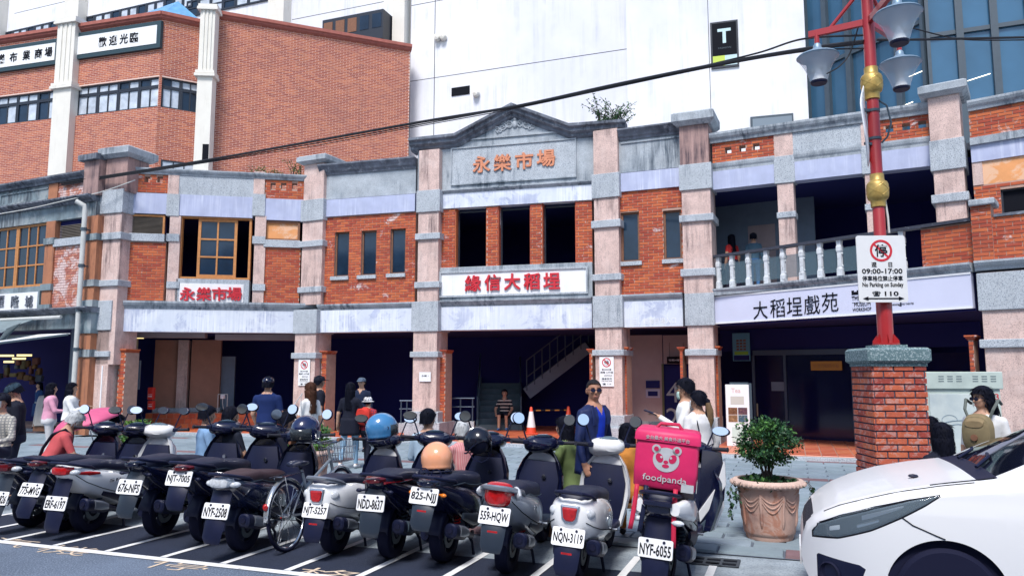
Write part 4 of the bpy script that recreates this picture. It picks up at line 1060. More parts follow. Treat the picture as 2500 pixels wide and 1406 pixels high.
# left bay: tiled step, inner walls, jambs
ST = Seg(PD(395,22.6), PD(745,22.9))
zst = ST.hit(560, 1008)[1]
mb = MB(); ST.box(mb, -.4, ST.len, FL, zst, -2.5, 0); stp = tag(mb.build('arcade_step', m_mort), kind='structure')
rr_ = 0
for j in range(3):
    for i in range(24):
        a = -.4+i*.205+(j % 2)*.1
        if a+.19 > ST.len: continue
        mb = MB(); h_ = (zst-FL)/3; ST.box(mb, a, a+.19, FL+h_*j+.006, FL+h_*(j+1)-.006, 0, .015); mb.build('brick', m_brick, stp)
mb = MB(); IW = Seg(PD(372,23.2), PD(545,23.6))
def inner(name, m, ua, ub, va, vb, sg=IW, o=0., th=.2): rc = sg.rect(ua, va, ub, vb, o); return sbox(name, m, hall, sg, rc, o-th, o)
m_inw = mat('inner_stucco', (.40,.20,.14), .9, var=.15, scale=2, speck=.3, spcol=(.2,.12,.1))
inner('inner_wall', m_inw, 375, 432, 830, 1010); inner('inner_pier', m_pink, 432, 457, 830, 1004, o=.15, th=.5)
inner('inner_wall', m_inw, 465, 537, 830, 1004); inner('dado', m_gran, 372, 456, 996, 1012, o=.17); inner('dado', m_gran, 462, 537, 995, 1010, o=.03)
inner('plinth', m_pinkw, 374, 452, 1010, 1038, o=.3, th=.6); inner('shutter_case', m_grey2, 537, 572, 870, 1000, o=-.2)
inner('soffit_beam', m_pinkw, 320, 500, 812, 824, Seg(PD(300,21.6),PD(760,22.3)), 0, .3); inner('soffit_beam', m_pinkw, 525, 720, 816, 830, Seg(PD(300,21.6),PD(760,22.3)), 0, .3)
inner('shop_partition', m_grey2, 313, 333, 815, 1000, Seg(PD(300,22.4),PD(400,22.9)))
p = at_depth(326, 824, 21.9); mb = MB(); mb.box(p.x-.27,p.x+.27,p.y,p.y+.06,p.z-.025,p.z+.025); o = mb.build('ceiling_tube_light', m_glow); tag(o, 'glowing fluorescent tube under the arcade ceiling beside the corner pillar', 'lamp')
# hanging shop boards
for (u_, v0, v1, w_, txt, lab, m_) in ((332,880,950,.24,'城隍永樂','tall narrow grey shop board with dark characters hanging behind the corner pillar', m_grey2),(324,828,866,.28,'茶','short pale shop board hanging above the narrow one', mat('pale_board', (.35,.33,.27), .8))):
    p = at_depth(u_, (v0+v1)/2, 22.2); h_ = (v1-v0)/1850*22.2
    t_ = prop('shop_board', lab, 'sign', (p.x,p.y,p.z-h_/2)); mb = MB(); mb.box(-w_/2,w_/2,-.03,.03,0,h_); mb.build('board', m_, t_)
    n = len(txt)
    for i, ch in enumerate(txt): text_mb(ch, w_*.7, h_/n*.72 if n > 1 else .2, .003, T=Matrix.Translation((0,-.031,h_*(n-i-.5)/n))).build('character', m_blk, t_)
# draped cloth over stacked goods, extinguishers
p = at_z(340, 1008, FL+.25); 
t_ = prop('draped_cloth', 'pale dust sheet draped over stacked goods behind the corner pillar', 'cloth', (p.x-.3,21.9,FL))
mb = MB(); n = 40; rings = []
for k in range(9):
    f = k/8; ring = []
    for i in range(n):
        a = 2*math.pi*i/n; fold = 1+.07*math.sin(9*a+f)*f+.03*math.sin(5*a)
        rx, ry = (.20+.10*f**.5)*fold, (.18+.07*f**.5)*fold
        ring.append((rx*math.cos(a), ry*math.sin(a), .98-.83*f+.02*math.sin(3*a)))
    rings.append(ring)
mb.sweep(rings); mb.build('sheet', mat('dust_sheet', (.38,.36,.34), .9, var=.1), t_, 80)
mb = MB(); mb.box(-.22,.22,-.18,.18,0,.2); mb.build('pallet', m_dwood, t_)
m_fire = mat('fire_red', (.60,.03,.02), .4)
for k, (v0, v1) in enumerate(((944,975),(976,999))):
    p = at_depth(369, v1, 22.0); h_ = (v1-v0)/1850*22
    t_ = prop('extinguisher_box', ('upper' if k == 0 else 'lower')+' red fire extinguisher box stacked beside the draped cloth', 'extinguisher', p, group='red extinguisher boxes')
    mb = MB(); mb.cbox(-.08,.08,-.08,.08,0,h_-.02,.015); mb.build('body', m_fire, t_); mb = MB(); mb.box(-.055,.055,-.084,-.08,.08,.1); mb.box(-.055,.055,-.084,-.08,.14,.15); mb.build('label_print', m_wht, t_)
p = at_z(345,1012,FL); mb = MB(); mb.cbox(p.x-.8,p.x+.55,21.65,22.2,FL,FL+.25,.01); tag(mb.build('stone_bench', m_gran), 'low stone bench under the draped cloth behind the corner pillar', 'bench')
# wash stand with hose
p = at_depth(550, 1004, 23.1)
t_ = prop('wash_stand', 'thin metal stand with a white tank and hose on the brick step', 'stand', (p.x,22.85,zst)); mb = MB()
for sx in (-.14,.14): mb.tube([(sx,0,0),(sx,0,.55)], .012, 6)
mb.tube([(-.14,0,.55),(.14,0,.55)], .012, 6); mb.build('frame', m_pipe, t_); mb = MB(); mb.lathe([(.07,0),(.07,.1),(.05,.13)], (0,0,.42), 12); mb.build('tank', m_wht, t_)
mb = MB(); mb.tube([(0,0,.42),(.01,-.03,.3),(.05,-.05,.15),(.12,-.05,.02)], .01, 6); mb.build('hose', m_pipe, t_)
p = at_depth(652, 900, 26.0); mb = MB(); mb.tube([p+Vector((0,0,-.35)), p+Vector((.02,0,.0)), p+Vector((.03,0,.3))], [.03,.045,.02], 6); o = mb.build('red_banner', m_fire); tag(o, 'thin red ribbon hanging in the dark shop above the man in navy', 'banner')
# stairs, railings, cones in the central bay
sx0, sx1 = at_depth(1165,1045,22.0).x, at_depth(1272,1045,22.0).x
t_ = prop('staircase', 'grey stone stairs climbing into the dark behind the seated man', 'stairs', ((sx0+sx1)/2,22.0,FL))
m_step = mat('stone_step', (.085,.13,.16), .8, var=.2, scale=4); hw = (sx1-sx0)/2
for k in range(8): mb = MB(); mb.box(-hw+.02,hw-.02,.28*k,.28*k+.30,0 if k == 0 else .165*k-.03,.165*(k+1)); mb.build('step', m_step, t_)
for sx in (-1,1): mb = MB(); mb.prism([(-.1,0),(2.3,1.32),(2.3,1.52),(-.1,.24)], sx*hw-.03, sx*hw+.03, axis='x'); mb.build('stringer', m_step, t_)
for sx in (-1, 1):
    mb = MB(); mb.tube([(sx*hw,0,0),(sx*hw,0,.95),(sx*hw,2.2,2.25)], .022, 8)
    for k in range(1,5): mb.tube([(sx*hw,.45*k,.27*k),(sx*hw,.45*k,.95+.59*.45*k)], .014, 6)
    mb.build('handrail', mat('stair_rail', (.08,.13,.18), .4, metal=.6), t_)
m_rl2 = mat('arcade_rail', (.07,.10,.15), .45, metal=.4)
for ua, ub, v0, v1, lab in ((1090,1158,972,1028,'dark metal railing on a low plinth left of the grey stairs'),(975,1012,978,1032,'short dark metal railing left of the second arcade pillar')):
    a, b = at_depth(ua,1000,21.2), at_depth(ub,1000,21.2); zt_, zb2 = at_depth(ua,v0,21.2).z, at_depth(ua,v1,21.2).z
    t_ = prop('railing', lab, 'railing', ((a.x+b.x)/2,21.2,FL)); L_ = (b.x-a.x)/2
    mb = MB(); mb.box(-L_,L_,-.12,.12,0,zb2-FL); mb.build('plinth', m_gran, t_)
    for i in range(3): x = -L_+.05+(2*L_-.1)*i/2; mb = MB(); mb.tube([(x,0,zb2-FL),(x,0,zt_-FL)], .02, 8); mb.build('post', m_rl2, t_)
    mb = MB(); mb.tube([(-L_,0,zt_-FL),(L_,0,zt_-FL)], .022, 8); mb.tube([(-L_,0,(zt_+zb2)/2-FL+.08),(L_,0,(zt_+zb2)/2-FL+.08)], .014, 8); mb.build('rail', m_rl2, t_)
# upper flight seen under the ceiling
t_ = prop('stair_flight', 'dark steel stair flight slanting up under the arcade ceiling', 'stairs', (1.2,23.4,FL))
a, b = at_depth(1285,960,23.4), at_depth(1432,848,23.4); mb = MB(); mb.bar(a-Vector((1.2,23.4,FL)), b-Vector((1.2,23.4,FL)), 1.2, .35); mb.build('flight', m_grey2, t_)
mb = MB(); d = (b-a)
for k in range(9):
    p = a+d*(k/8)+Vector((-1.2,-24,-FL)) ; mb.tube([p+Vector((0,0,.1)), p+Vector((0,0,1.0))], .02, 6)
for hh in (.5,1.0): mb.tube([a+Vector((-1.2,-24,hh-FL)), b+Vector((-1.2,-24,hh-FL))], .02, 6)
mb.build('balustrade', m_rl2, t_)
m_cone = mat('cone_orange', (.65,.06,.02), .5); m_cw = mat('cone_white', (.72,.74,.76), .4)
cones = []
for u_, v_, d_, lab in ((1297,1043,20.6,'traffic cone wrapped in white bands right of the stairs'),(1388,1040,20.9,'orange traffic cone with one white band beside the man in blue')):
    p = at_depth(u_, v_, d_); t_ = prop('traffic_cone', lab, 'cone', (p.x,p.y,FL+.012), group='traffic cones in the arcade')
    mb = MB(); mb.cbox(-.18,.18,-.18,.18,0,.03,.012); mb.build('base', m_cone, t_)
    mb = MB(); mb.lathe([(.14,.03),(.035,.70),(.02,.72),(0,.72)], n=16); mb.build('body', m_cone, t_, True)
    mb = MB()
    for z0, z1 in (((.18,.60),) if u_ < 1340 else ((.34,.50),)): mb.lathe([(.142-.157*(z0-.03),z0),(.142-.157*(z1-.03),z1)], n=16)
    mb.build('band', m_cw, t_, True); cones.append(t_)
a, b = cones[0].location+Vector((0,0,.62)), cones[1].location+Vector((0,0,.62))
t_ = prop('barrier_bar', 'yellow and black bar spanning the two traffic cones', 'barrier', a); d = b-a
for k in range(8):
    mb = MB(); mb.tube([d*(k/8), d*((k+1)/8)], .018, 8); mb.build('bar_piece', m_bronze if k % 2 else m_blk, t_)
# fourth bay: pale pink wall with a door
PW4 = Seg(PD(1532,20.4), PD(1700,20.0))
inner('inner_wall', m_pinkw, 1534, 1619, 818, 1075, PW4); inner('inner_wall', m_pinkw, 1619, 1690, 818, 888, PW4); inner('dado', m_gran2, 1534, 1617, 1028, 1070, PW4, .02)
dr = inner('door', m_dark2, 1622, 1690, 892, 1075, PW4, -.06); 
mb = MB(); q_ = PW4.rect(1617, 888, 1622, 1075); PW4.box(mb, q_[0], q_[1], FL, q_[3], -.1, .03); mb.build('door_frame', mat('olive_frame', (.10,.11,.05), .6), dr, world=True)
for ch, v_ in (('4', 957), ('2', 1020)): a, z0 = PW4.hit(1642, v_, -.05); lettering('door_number', mat('number_grey', (.40,.44,.47), .6), dr, PW4, ch, a, -.055, z0, .32, .52, .004, -.005)
a, z0 = PW4.hit(1652, 879, .04); t_ = prop('hanging_sign', 'small black hanging sign with white characters above the dark door', 'sign', PW4.pt(a,.15,z0-.09), PW4.rz); mb = MB(); mb.box(-.25,.25,-.02,.02,0,.18); mb.build('board', m_blk, t_); text_mb('往樓34樓電梯', .4, .055, .003, T=Matrix.Translation((0,-.021,.09))).build('lettering', m_wht, t_)
mb = MB(); mb.tube([(-.18,0,.18),(-.18,0,.55)], .006, 5); mb.tube([(.18,0,.18),(.18,0,.55)], .006, 5); mb.build('hanger', m_steel, t_)
for v0, v1, m_, lab in ((929,947,m_dark2,'dark notice plate on the pink wall left of the numbered door'),(950,971,mat('pale_frame',(.45,.43,.55),.6),'pale framed notice under the dark plate on the pink wall')):
    rc = PW4.rect(1577, v0, 1611, v1); t_ = prop('wall_notice', lab, 'notice', PW4.pt((rc[0]+rc[1])/2,.0,rc[2]), PW4.rz); w_ = (rc[1]-rc[0])/2; mb = MB(); mb.box(-w_,w_,-.03,-.001,0,rc[3]-rc[2]); mb.build('plate', m_, t_)
    mb = MB(); mb.box(-w_*.7,w_*.7,-.034,-.03,.05,rc[3]-rc[2]-.05); mb.build('print', m_dark2, t_)
# right bay: dark shop front with frames
SF = Seg(PD(1760,20.2), PD(2400,16.6))
zfr = SF.hit(1950, 866)[1]
mf = m_rl2
sf = thing('storefront', 'dark glazed shop front with blue metal frames under the long sign board', 'shop front', SF.pt(3,0,FL))
for ua, ub in ((1838,1844),(1915,1921),(2080,2088),(2105,2110)):
    a, b = SF.hit(ua,960)[0], SF.hit(ub,960)[0]; sbox('mullion', mf, sf, SF, (a, b, FL, zfr), -.08, .0)
sbox('header', mf, sf, SF, (SF.hit(1838,860)[0], SF.hit(2110,860)[0], zfr, zfr+.13), -.1, .02)
sbox('fascia', m_dark2, sf, SF, (0, SF.len, zfr+.13, ZB), -.1, -.02)
for ua, ub in ((1844,1915),(1921,2080),(2110,2380)): sbox('pane', mat('shop_glass', (.004,.006,.045), .10, spec=.45), sf, SF, (SF.hit(ua,960)[0], SF.hit(ub,960)[0], FL, zfr), -.06, -.045)  # pane colour also carries the navy shade of the interior
for u_ in (1834,1849): a, z0 = SF.hit(u_, 1000, .05); mb = MB(); mb.tube([SF.pt(a,.05,z0-.16), SF.pt(a,.05,z0+.16)], .02, 8); mb.build('door_handle', mat('brass', (.6,.5,.35), .3, metal=.8), sf, world=True)
rc = SF.rect(1882, 932, 1914, 954); sbox('window_notice', m_grey2, sf, SF, rc, -.044, -.038)
a, z0 = SF.hit(2027, 893, -.3); t_ = prop('gold_shop_sign', 'amber lit shop sign with dark characters inside the shop front', 'sign', SF.pt(a,.04,z0-.11), SF.rz)
mb = MB(); mb.box(-.36,.36,-.03,0,0,.22); mb.build('board', m_bronze, t_); text_mb('生活力飲料小站', .6, .11, .003, T=Matrix.Translation((0,-.031,.11))).build('lettering', m_dwood, t_)
rc = SF.rect(1791, 813, 1833, 881); t_ = prop('poster', 'blue and green poster with rows of tiny pictures hung beside the shop front', 'poster', SF.pt((rc[0]+rc[1])/2,.05,rc[2]), SF.rz); w_, h_ = (rc[1]-rc[0])/2, rc[3]-rc[2]
mb = MB(); mb.box(-w_,w_,-.02,0,0,h_); mb.build('sheet', mat('poster_blue', (.10,.32,.46), .6), t_); mb = MB(); mb.box(-w_*.8,w_*.8,-.023,-.02,h_*.22,h_*.34); mb.build('green_print', mat('poster_green',(.25,.5,.05),.6), t_)
mb = MB()
for i in range(3):
    for j in range(4): mb.box(-w_*.55+w_*.4*i,-w_*.55+w_*.4*i+w_*.3,-.023,-.02,h_*(.38+.105*j),h_*(.38+.105*j)+h_*.07)
mb.build('picture_print', m_dwood, t_); mb = MB(); mb.box(-w_*.9,w_*.9,-.0225,-.02,h_*.02,h_*.2); mb.build('dark_print', m_dark2, t_)
# white standing board
p0 = at_z(1783,1082,FL); SB = PD(1798, 17.2)
t_ = prop('standing_board', 'white standing notice board with four food photos beside the balcony pillar', 'board', (SB[0],SB[1],FL+.012), R(-8))
w_, h_ = .255, 1.36
mb = MB(); mb.cbox(-w_,w_,-.025,.025,0,h_,.006); mb.build('panel', m_wht, t_); mb = MB(); mb.box(w_+.002,w_+.06,-.02,.03,.0,h_+.03); mb.box(-w_*.6,w_,.026,.05,0,h_+.05); mb.build('frame', m_steel, t_)
cols_ = [(.18,.07,.03),(.10,.04,.06),(.25,.13,.06),(.05,.10,.14)]
for i in range(4):
    x = -w_*.82+(i % 2)*w_*.84; z_ = .53+(i//2)*.155
    z_ = .53+(1-i//2)*.165; mb = MB(); mb.box(x,x+w_*.78,-.028,-.025,z_,z_+.155); mb.build('photo_print', mat('food_photo_%d' % i, cols_[i], .5, var=.6, scale=25, patch=.5, pcol=(.5,.3,.15), pscale=22, plo=.55), t_)
mb = MB(); mb.box(-w_*.6,w_*.55,-.028,-.025,.92,1.10); mb.build('text_print', mat('faint_print', (.55,.52,.47), .6), t_)
text_mb('Tea', .2, .1, .003, T=Matrix.Translation((-.03,-.027,1.23))).build('heading', mat('pale_red', (.75,.45,.42), .6), t_)
mb = MB(); mb.box(-w_*.55,w_*.6,-.027,-.025,.1,.42); mb.build('map_print', mat('pale_green_print', (.55,.68,.62), .6), t_)
# A4 notice on the second arcade pillar, no-parking plates on pillars
def plate_sign(seg, u0, v0, u1, v1, off, lab, full=True, group=None):
    rc = seg.rect(u0, v0, u1, v1, off); w_, h_ = rc[1]-rc[0], rc[3]-rc[2]
    t_ = prop('no_parking_plate' if full else 'paper_notice', lab, 'sign', seg.pt((rc[0]+rc[1])/2, off+.003, rc[2]), seg.rz, group)
    mb = MB(); mb.box(-w_/2,w_/2,-.01,0,0,h_); mb.build('plate', m_wht, t_)
    def tx(s, x, z, w, h, m=m_blk, b=0.): text_mb(s, w, h, .002, b, T=Matrix.Translation((x,-.011,z))).build('lettering', m, t_)
    if not full: tx('永樂 1', 0, h_*.6, w_*.6, h_*.2); return t_
    zc = h_-w_*.40; r_ = w_*.31
    mb = MB(); mb.lathe([(r_,-.013),(r_,-.0105),(r_*.80,-.0105),(r_*.80,-.013),(r_,-.013)], (0,0,zc), 28, axis='y'); mb.obox((0,-.0132,zc), r_*1.7, .003, r_*.2, (1,0,-1), (0,1,0)); mb.build('prohibition_ring', m_reds, t_)
    tx('停', 0, zc, r_*1.1, r_*1.1, b=.01)
    z_ = zc-r_-.06; mb = MB(); mb.box(-w_*.26,w_*.26,-.013,-.01,z_-.008,z_+.008)
    for sg_ in (-1,1): mb.prism([(sg_*w_*.34,z_),(sg_*w_*.24,z_+.025),(sg_*w_*.24,z_-.025)], -.013, -.01, axis='y')
    mb.build('arrow', m_blk, t_)
    zz = z_-.07; k = h_/ .80
    tx('騎樓 人行道', 0, zz, w_*.86, .055*k); tx('SIDEWALK', .04, zz-.085*k, w_*.55, .035*k)
    tx('違者拖吊', 0, zz-.17*k, w_*.7, .055*k); tx('TOW-AWAY ZONE', 0, zz-.23*k, w_*.72, .03*k); tx('☎ 110', 0, zz-.31*k, w_*.6, .05*k, b=.01)
    return t_
plate_sign(P3S, 1464, 870, 1499, 943, .15, 'white no-parking plate on the pillar behind the man in the blue jacket', group='no-parking plates on pillars')
plate_sign(Seg(PD(700,21.6),PD(800,21.1)), 729, 877, 757, 941, .15, 'white no-parking plate on the pillar above the woman in white', group='no-parking plates on pillars')
plate_sign(P2S, 1024, 908, 1052, 931, .15, 'small white paper notice on the second arcade pillar', False)

a, z0 = P0S.hit(247, 950, .14); mb = MB(); P0S.box(mb, a-.018, a+.018, P0S.hit(247,1000,.14)[1], P0S.hit(247,893,.14)[1], .132, .15); tag(mb.build('white_tube', m_wht), 'thin white tube fixed upright on the corner pillar', 'tube')
# ------------------------------------------------------------------ materials for street things
m_redpole = mat('red_enamel', (.36,.018,.022), .38, var=.08, scale=6, coat=.3)
m_gold = mat('gold_paint', (.50,.34,.10), .42, metal=.45, var=.2, scale=20)
m_cap = mat('speckled_granite_cap', (.10,.17,.19), .8, speck=.9, spcol=(.34,.42,.44), spscale=60, bump=.4, bscale=80)
m_lglass = mat('lamp_glass', (.72,.80,.88), .2, alpha=.40, spec=.7); m_lcone = mat('lamp_cone', (.82,.84,.86), .5)
m_lmetal = mat('lamp_metal', (.22,.32,.42), .45, metal=.3)
m_terra = mat('weathered_terracotta', (.46,.22,.15), .85, var=.18, scale=5, patch=.7, pcol=(.56,.40,.34), pscale=3, plo=.47, dirt=.7, dcol=(.16,.085,.085), dscale=3.5, dlo=.5, bump=.2)
m_terrap = mat('pale_terracotta', (.58,.42,.36), .85, var=.15, scale=8)
m_bp = mat('black_plastic', (.0045,.0075,.033), .5, var=.15, scale=10, spec=.35)
m_rub = mat('rubber', (.0045,.006,.026), .8, spec=.25)
m_chr = mat('chrome', (.65,.67,.70), .15, metal=1.)
m_mir = mat('mirror', (.9,.92,.94), .03, metal=1.)
m_alu = mat('alloy', (.30,.33,.38), .35, metal=.7)
m_leaf = [mat('leaf_%s' % k, c, .5, island=.35, spec=.35) for k, c in (('dark',(.018,.065,.028)),('mid',(.035,.11,.035)),('light',(.075,.19,.04)),('bright',(.13,.27,.04)),('olive',(.11,.12,.03)))]
m_bark = mat('bark', (.06,.045,.04), .9)

# ------------------------------------------------------------------ lamp post on its brick pedestal
LD = 8.2
lp = at_depth(2172, 1000, 8.45); LX, LY = lp.x, lp.y
lamp = thing('lamp_post', 'red street lamp post with gold collars on a brick pedestal', 'lamp post', (LX, LY, .034))
pw = .285; yaw_p = R(-3)
zbt = 1.78
ped = None
mb = MB(); mb.T = Matrix.Rotation(yaw_p,4,'Z'); mb.box(-pw+.012,pw-.012,-pw+.012,pw-.012,0,zbt-.034); ped = mb.build('pedestal', m_pmort, lamp)
cs = [Vector((LX,LY,0))+Matrix.Rotation(yaw_p,3,'Z') @ Vector((sx*(pw-.012),sy*(pw-.012),0)) for sx,sy in ((-1,-1),(1,-1),(1,1),(-1,1))]
for i in range(4):
    sg = Seg(cs[i], cs[(i+1) % 4], flip=False)
    bricks('ped', sg, (-.012 if i % 2 == 0 else 0, sg.len+(.012 if i % 2 == 0 else 0), .034, zbt), [], 0., m_pbrick, bl=.20, bh=.056, joint=.0145, proud=.012)
flush_bricks('ped', ped, 300)
mb = MB(); mb.T = Matrix.Rotation(yaw_p,4,'Z'); mb.box(-pw-.01,pw+.01,-pw-.01,pw+.01,zbt-.034,zbt); mb.build('collar', m_cap, lamp)
mb = MB(); mb.T = Matrix.Rotation(yaw_p,4,'Z'); c_ = .335; mb.cbox(-c_,c_,-c_,c_,zbt,zbt+.165,.025); mb.box(-.16,.16,-.16,.16,zbt+.165,zbt+.20); mb.build('pedestal_cap', m_cap, lamp)
z0 = zbt+.2
mb = MB(); mb.lathe([(.083,z0),(.083,z0+.85),(.064,z0+.9),(.064,6.8)], n=24); mb.build('pole', m_redpole, lamp, True)
mb = MB(); mb.lathe([(.14,z0),(.14,z0+.02)], n=24)
for k in range(6):
    a = k*math.pi/3+.3; d = Vector((math.cos(a),math.sin(a),0)); mb.prism([(0,0),(.05,0),(.0,.10)], -.006, .006, axis='y') if False else mb.add([d*.08+Vector((0,0,z0+.02)), d*.14+Vector((0,0,z0+.02)), d*.14+Vector((0,0,z0+.05)), d*.08+Vector((0,0,z0+.13))], [(0,1,2,3)])
mb.build('base_flange', m_redpole, lamp)
def collar(zc):
    mb = MB(); mb.lathe([(.066,zc-.19),(.078,zc-.19),(.08,zc-.13),(.083,zc-.115),(.104,zc-.10),(.115,zc-.07),(.118,zc),(.115,zc+.07),(.104,zc+.095),(.083,zc+.11),(.076,zc+.12),(.074,zc+.19),(.066,zc+.19)], n=28); c = mb.build('collar', m_gold, lamp, True)
    for s_ in (-1,1):
        for k in range(4):
            mb = MB(); pts = []
            for i in range(9): a = 2*math.pi*(k/4)+s_*(i/8)*1.7; zz = zc-.07+.14*i/8; rr = .117-.003*abs(i/4-1); pts.append((rr*math.cos(a), rr*math.sin(a), zz))
            mb.tube(pts, .005, 5); mb.build('woven_ridge', m_gold, c)
ZL = lambda v: at_depth(2140, v, LY).z-.034
collar(ZL(466)); collar(ZL(205))
for zz in (ZL(487),ZL(272),ZL(340)):
    mb = MB(); mb.lathe([(.068,zz-.015),(.074,zz-.015),(.074,zz+.015),(.068,zz+.015)], n=20); mb.build('clamp', m_steel, lamp)
mb = MB(); mb.tube([(.07,-.02,ZL(490)),(.085,-.03,ZL(530)),(.09,-.03,ZL(570))], .012, 6); mb.build('conduit', m_pipe, lamp, True)
mb = MB(); mb.tube([(.066,0,ZL(245)),(.16,0,ZL(258)),(.2,0,ZL(300)),(.14,-.02,ZL(335)),(.07,-.02,ZL(350))], .011, 6); mb.build('loose_cable', m_steel, lamp, True)
zr2 = 5.48
for (u_, v_, d_) in ((1996,134,8.75),(2193,52,7.65),(2196,134,8.95)):
    p = at_depth(u_, v_, d_); L_ = Vector((p.x-LX, p.y-LY, 0)); zr_l = zr2-.034
    d = L_.normalized(); end = d*(L_.length+.09)
    zarm = zr_l+.30
    mb = MB(); mb.bar((0,0,zarm), (end.x,end.y,zarm), .05, .075); mb.tube([(d.x*.05,d.y*.05,zarm+.42), (L_.x*.72,L_.y*.72,zarm+.03)], .022, 8); mb.tube([(L_.x,L_.y,zarm),(L_.x,L_.y,zarm-.14)], .03, 10)
    arm = mb.build('arm', m_redpole, lamp)
    mb = MB(); mb.lathe([(.028,zr_l+.17),(.045,zr_l+.15),(.05,zr_l+.11),(.10,zr_l+.07),(.225,zr_l+.02),(.238,zr_l),(.23,zr_l-.012)], (L_.x,L_.y,0), 28); mb.build('lamp_hood', m_lmetal, arm, True)
    mb = MB(); mb.lathe([(.232,zr_l-.01),(.205,zr_l-.045),(.165,zr_l-.11),(.130,zr_l-.19),(.105,zr_l-.27),(.093,zr_l-.31)], (L_.x,L_.y,0), 28); mb.build('lamp_shade', m_lglass, arm, True)
    mb = MB(); mb.lathe([(.004,zr_l-.12),(.04,zr_l-.2),(.085,zr_l-.305)], (L_.x,L_.y,0), 20); mb.build('reflector_cone', m_lcone, arm, True)
    mb = MB(); mb.lathe([(0,zr_l-.335),(.085,zr_l-.335),(.096,zr_l-.32),(.096,zr_l-.30),(.0,zr_l-.30)], (L_.x,L_.y,0), 24); mb.build('lamp_foot', m_bp, arm, True)
    mb = MB(); mb.lathe([(.235,zr_l-.006),(.243,zr_l),(.235,zr_l+.006),(.228,zr_l),(.235,zr_l-.006)], (L_.x,L_.y,0), 28); mb.build('rim', m_lmetal, arm, True)
# no-parking panel strapped to the pole
sp = at_depth(2152, 655, LY-.12)
sg_ = thing('parking_sign', 'large white no-parking-on-Sunday sign strapped to the red lamp post', 'sign', (sp.x, sp.y, at_depth(2152,738,LY-.12).z), R(-2))
SW, SH = .535, .745
def rrect(w, h, r, n=5):
    pts = []
    for cx, cz, a0 in ((w/2-r,h/2-r,0),(-w/2+r,h/2-r,90),(-w/2+r,-h/2+r,180),(w/2-r,-h/2+r,270)):
        for i in range(n+1): a = R(a0+90*i/n); pts.append((cx+r*math.cos(a), cz+r*math.sin(a)))
    return pts
m_refl = mat('sign_white', (.70,.71,.72), .45, var=.04)
mb = MB(); mb.prism([(x,z+SH/2) for x,z in rrect(SW,SH,.03)], -.012, 0, axis='y'); mb.build('panel', m_refl, sg_)
mb = MB(); mb.box(-.04,.04,0,.08,.12,.16); mb.box(-.04,.04,0,.08,.56,.60); mb.build('bracket', m_steel, sg_)
rr_, zc_ = .122, .575
mb = MB(); mb.lathe([(rr_,-.0155),(rr_,-.0125),(rr_*.80,-.0125),(rr_*.80,-.0155),(rr_,-.0155)], (0,0,zc_), 40, axis='y'); mb.build('ring', m_reds, sg_)
mb = MB(); mb.obox((0,-.0135,zc_), rr_*1.75, .002, rr_*.17, (1,0,-.95), (0,1,0)); mb.build('slash', m_reds, sg_)
def stx(s, x, z, w, h, b=0.): text_mb(s, w, h, .0035, b, T=Matrix.Translation((x,-.0125,z))).build('lettering', m_blk, sg_)
stx('停', 0, zc_, .135, .14, .012); stx('週　　日', 0, .418, .225, .055, .012); stx('09:00-17:00', 0, .345, .44, .058, .016); stx('停車格位禁止停車', 0, .265, .44, .058, .01); stx('No Parking on Sunday', 0, .188, .445, .062, .014)
stx('☎', -.075, .095, .09, .055, .01); stx('110', .09, .095, .15, .05, .02)
mb = MB(); mb.box(-.17,.17,-.0155,-.012,.034,.048)
for s_ in (-1,1): mb.prism([(s_*.225,.041),(s_*.165,.064),(s_*.165,.018)], -.0155, -.012, axis='y')
mb.build('arrow', m_blk, sg_)
b2 = thing('sign', 'white sign plate behind the no-parking sign, seen at its edge', 'sign', (sp.x+.25, sp.y+.16, sp.z-.2), R(62)); mb = MB(); mb.prism([(x,z+.2) for x,z in rrect(.40,.5,.03)], -.006, 0, axis='y'); mb.build('panel', m_refl, b2)
mb = MB(); mb.tube([(.16,0,-.02),(.19,-.02,-.12),(.1,-.02,-.2),(-.05,0,-.2)], .008, 6); mb.build('cable', m_bp, b2)
# edge-on white street plate
bp_ = at_depth(2110, 310, LY-.15)
bn2 = thing('banner_plate', 'bent white plate clamped edge-on to the upper part of the lamp post', 'banner', (LX-.12, LY-.05, ZL(405)), 0)
mb = MB(); H_ = ZL(212)-ZL(405); rings = []
for i in range(13):
    f = i/12; bl = .05*math.sin(f*math.pi*2)
    w_ = .30*min(1, 3*f+.1)*min(1, 3*(1-f)+.05)
    rings.append([(-.02+bl*.3+(y_)*(LX/LY)+.10*y_, y_-.05, f*H_) for y_ in (-w_,-w_*.3,w_*.3,w_)])
mb.sweep(rings, cap=False, closed=False); o = mb.build('plate', m_wht, bn2, True); o.modifiers.new('t','SOLIDIFY').thickness = .006
mb = MB(); mb.bar((-.02,.0,H_*.3),(.12,.04,H_*.3),.03,.03); mb.bar((-.02,0,H_*.72),(.12,.04,H_*.72),.03,.03); mb.build('bracket', m_steel, bn2)

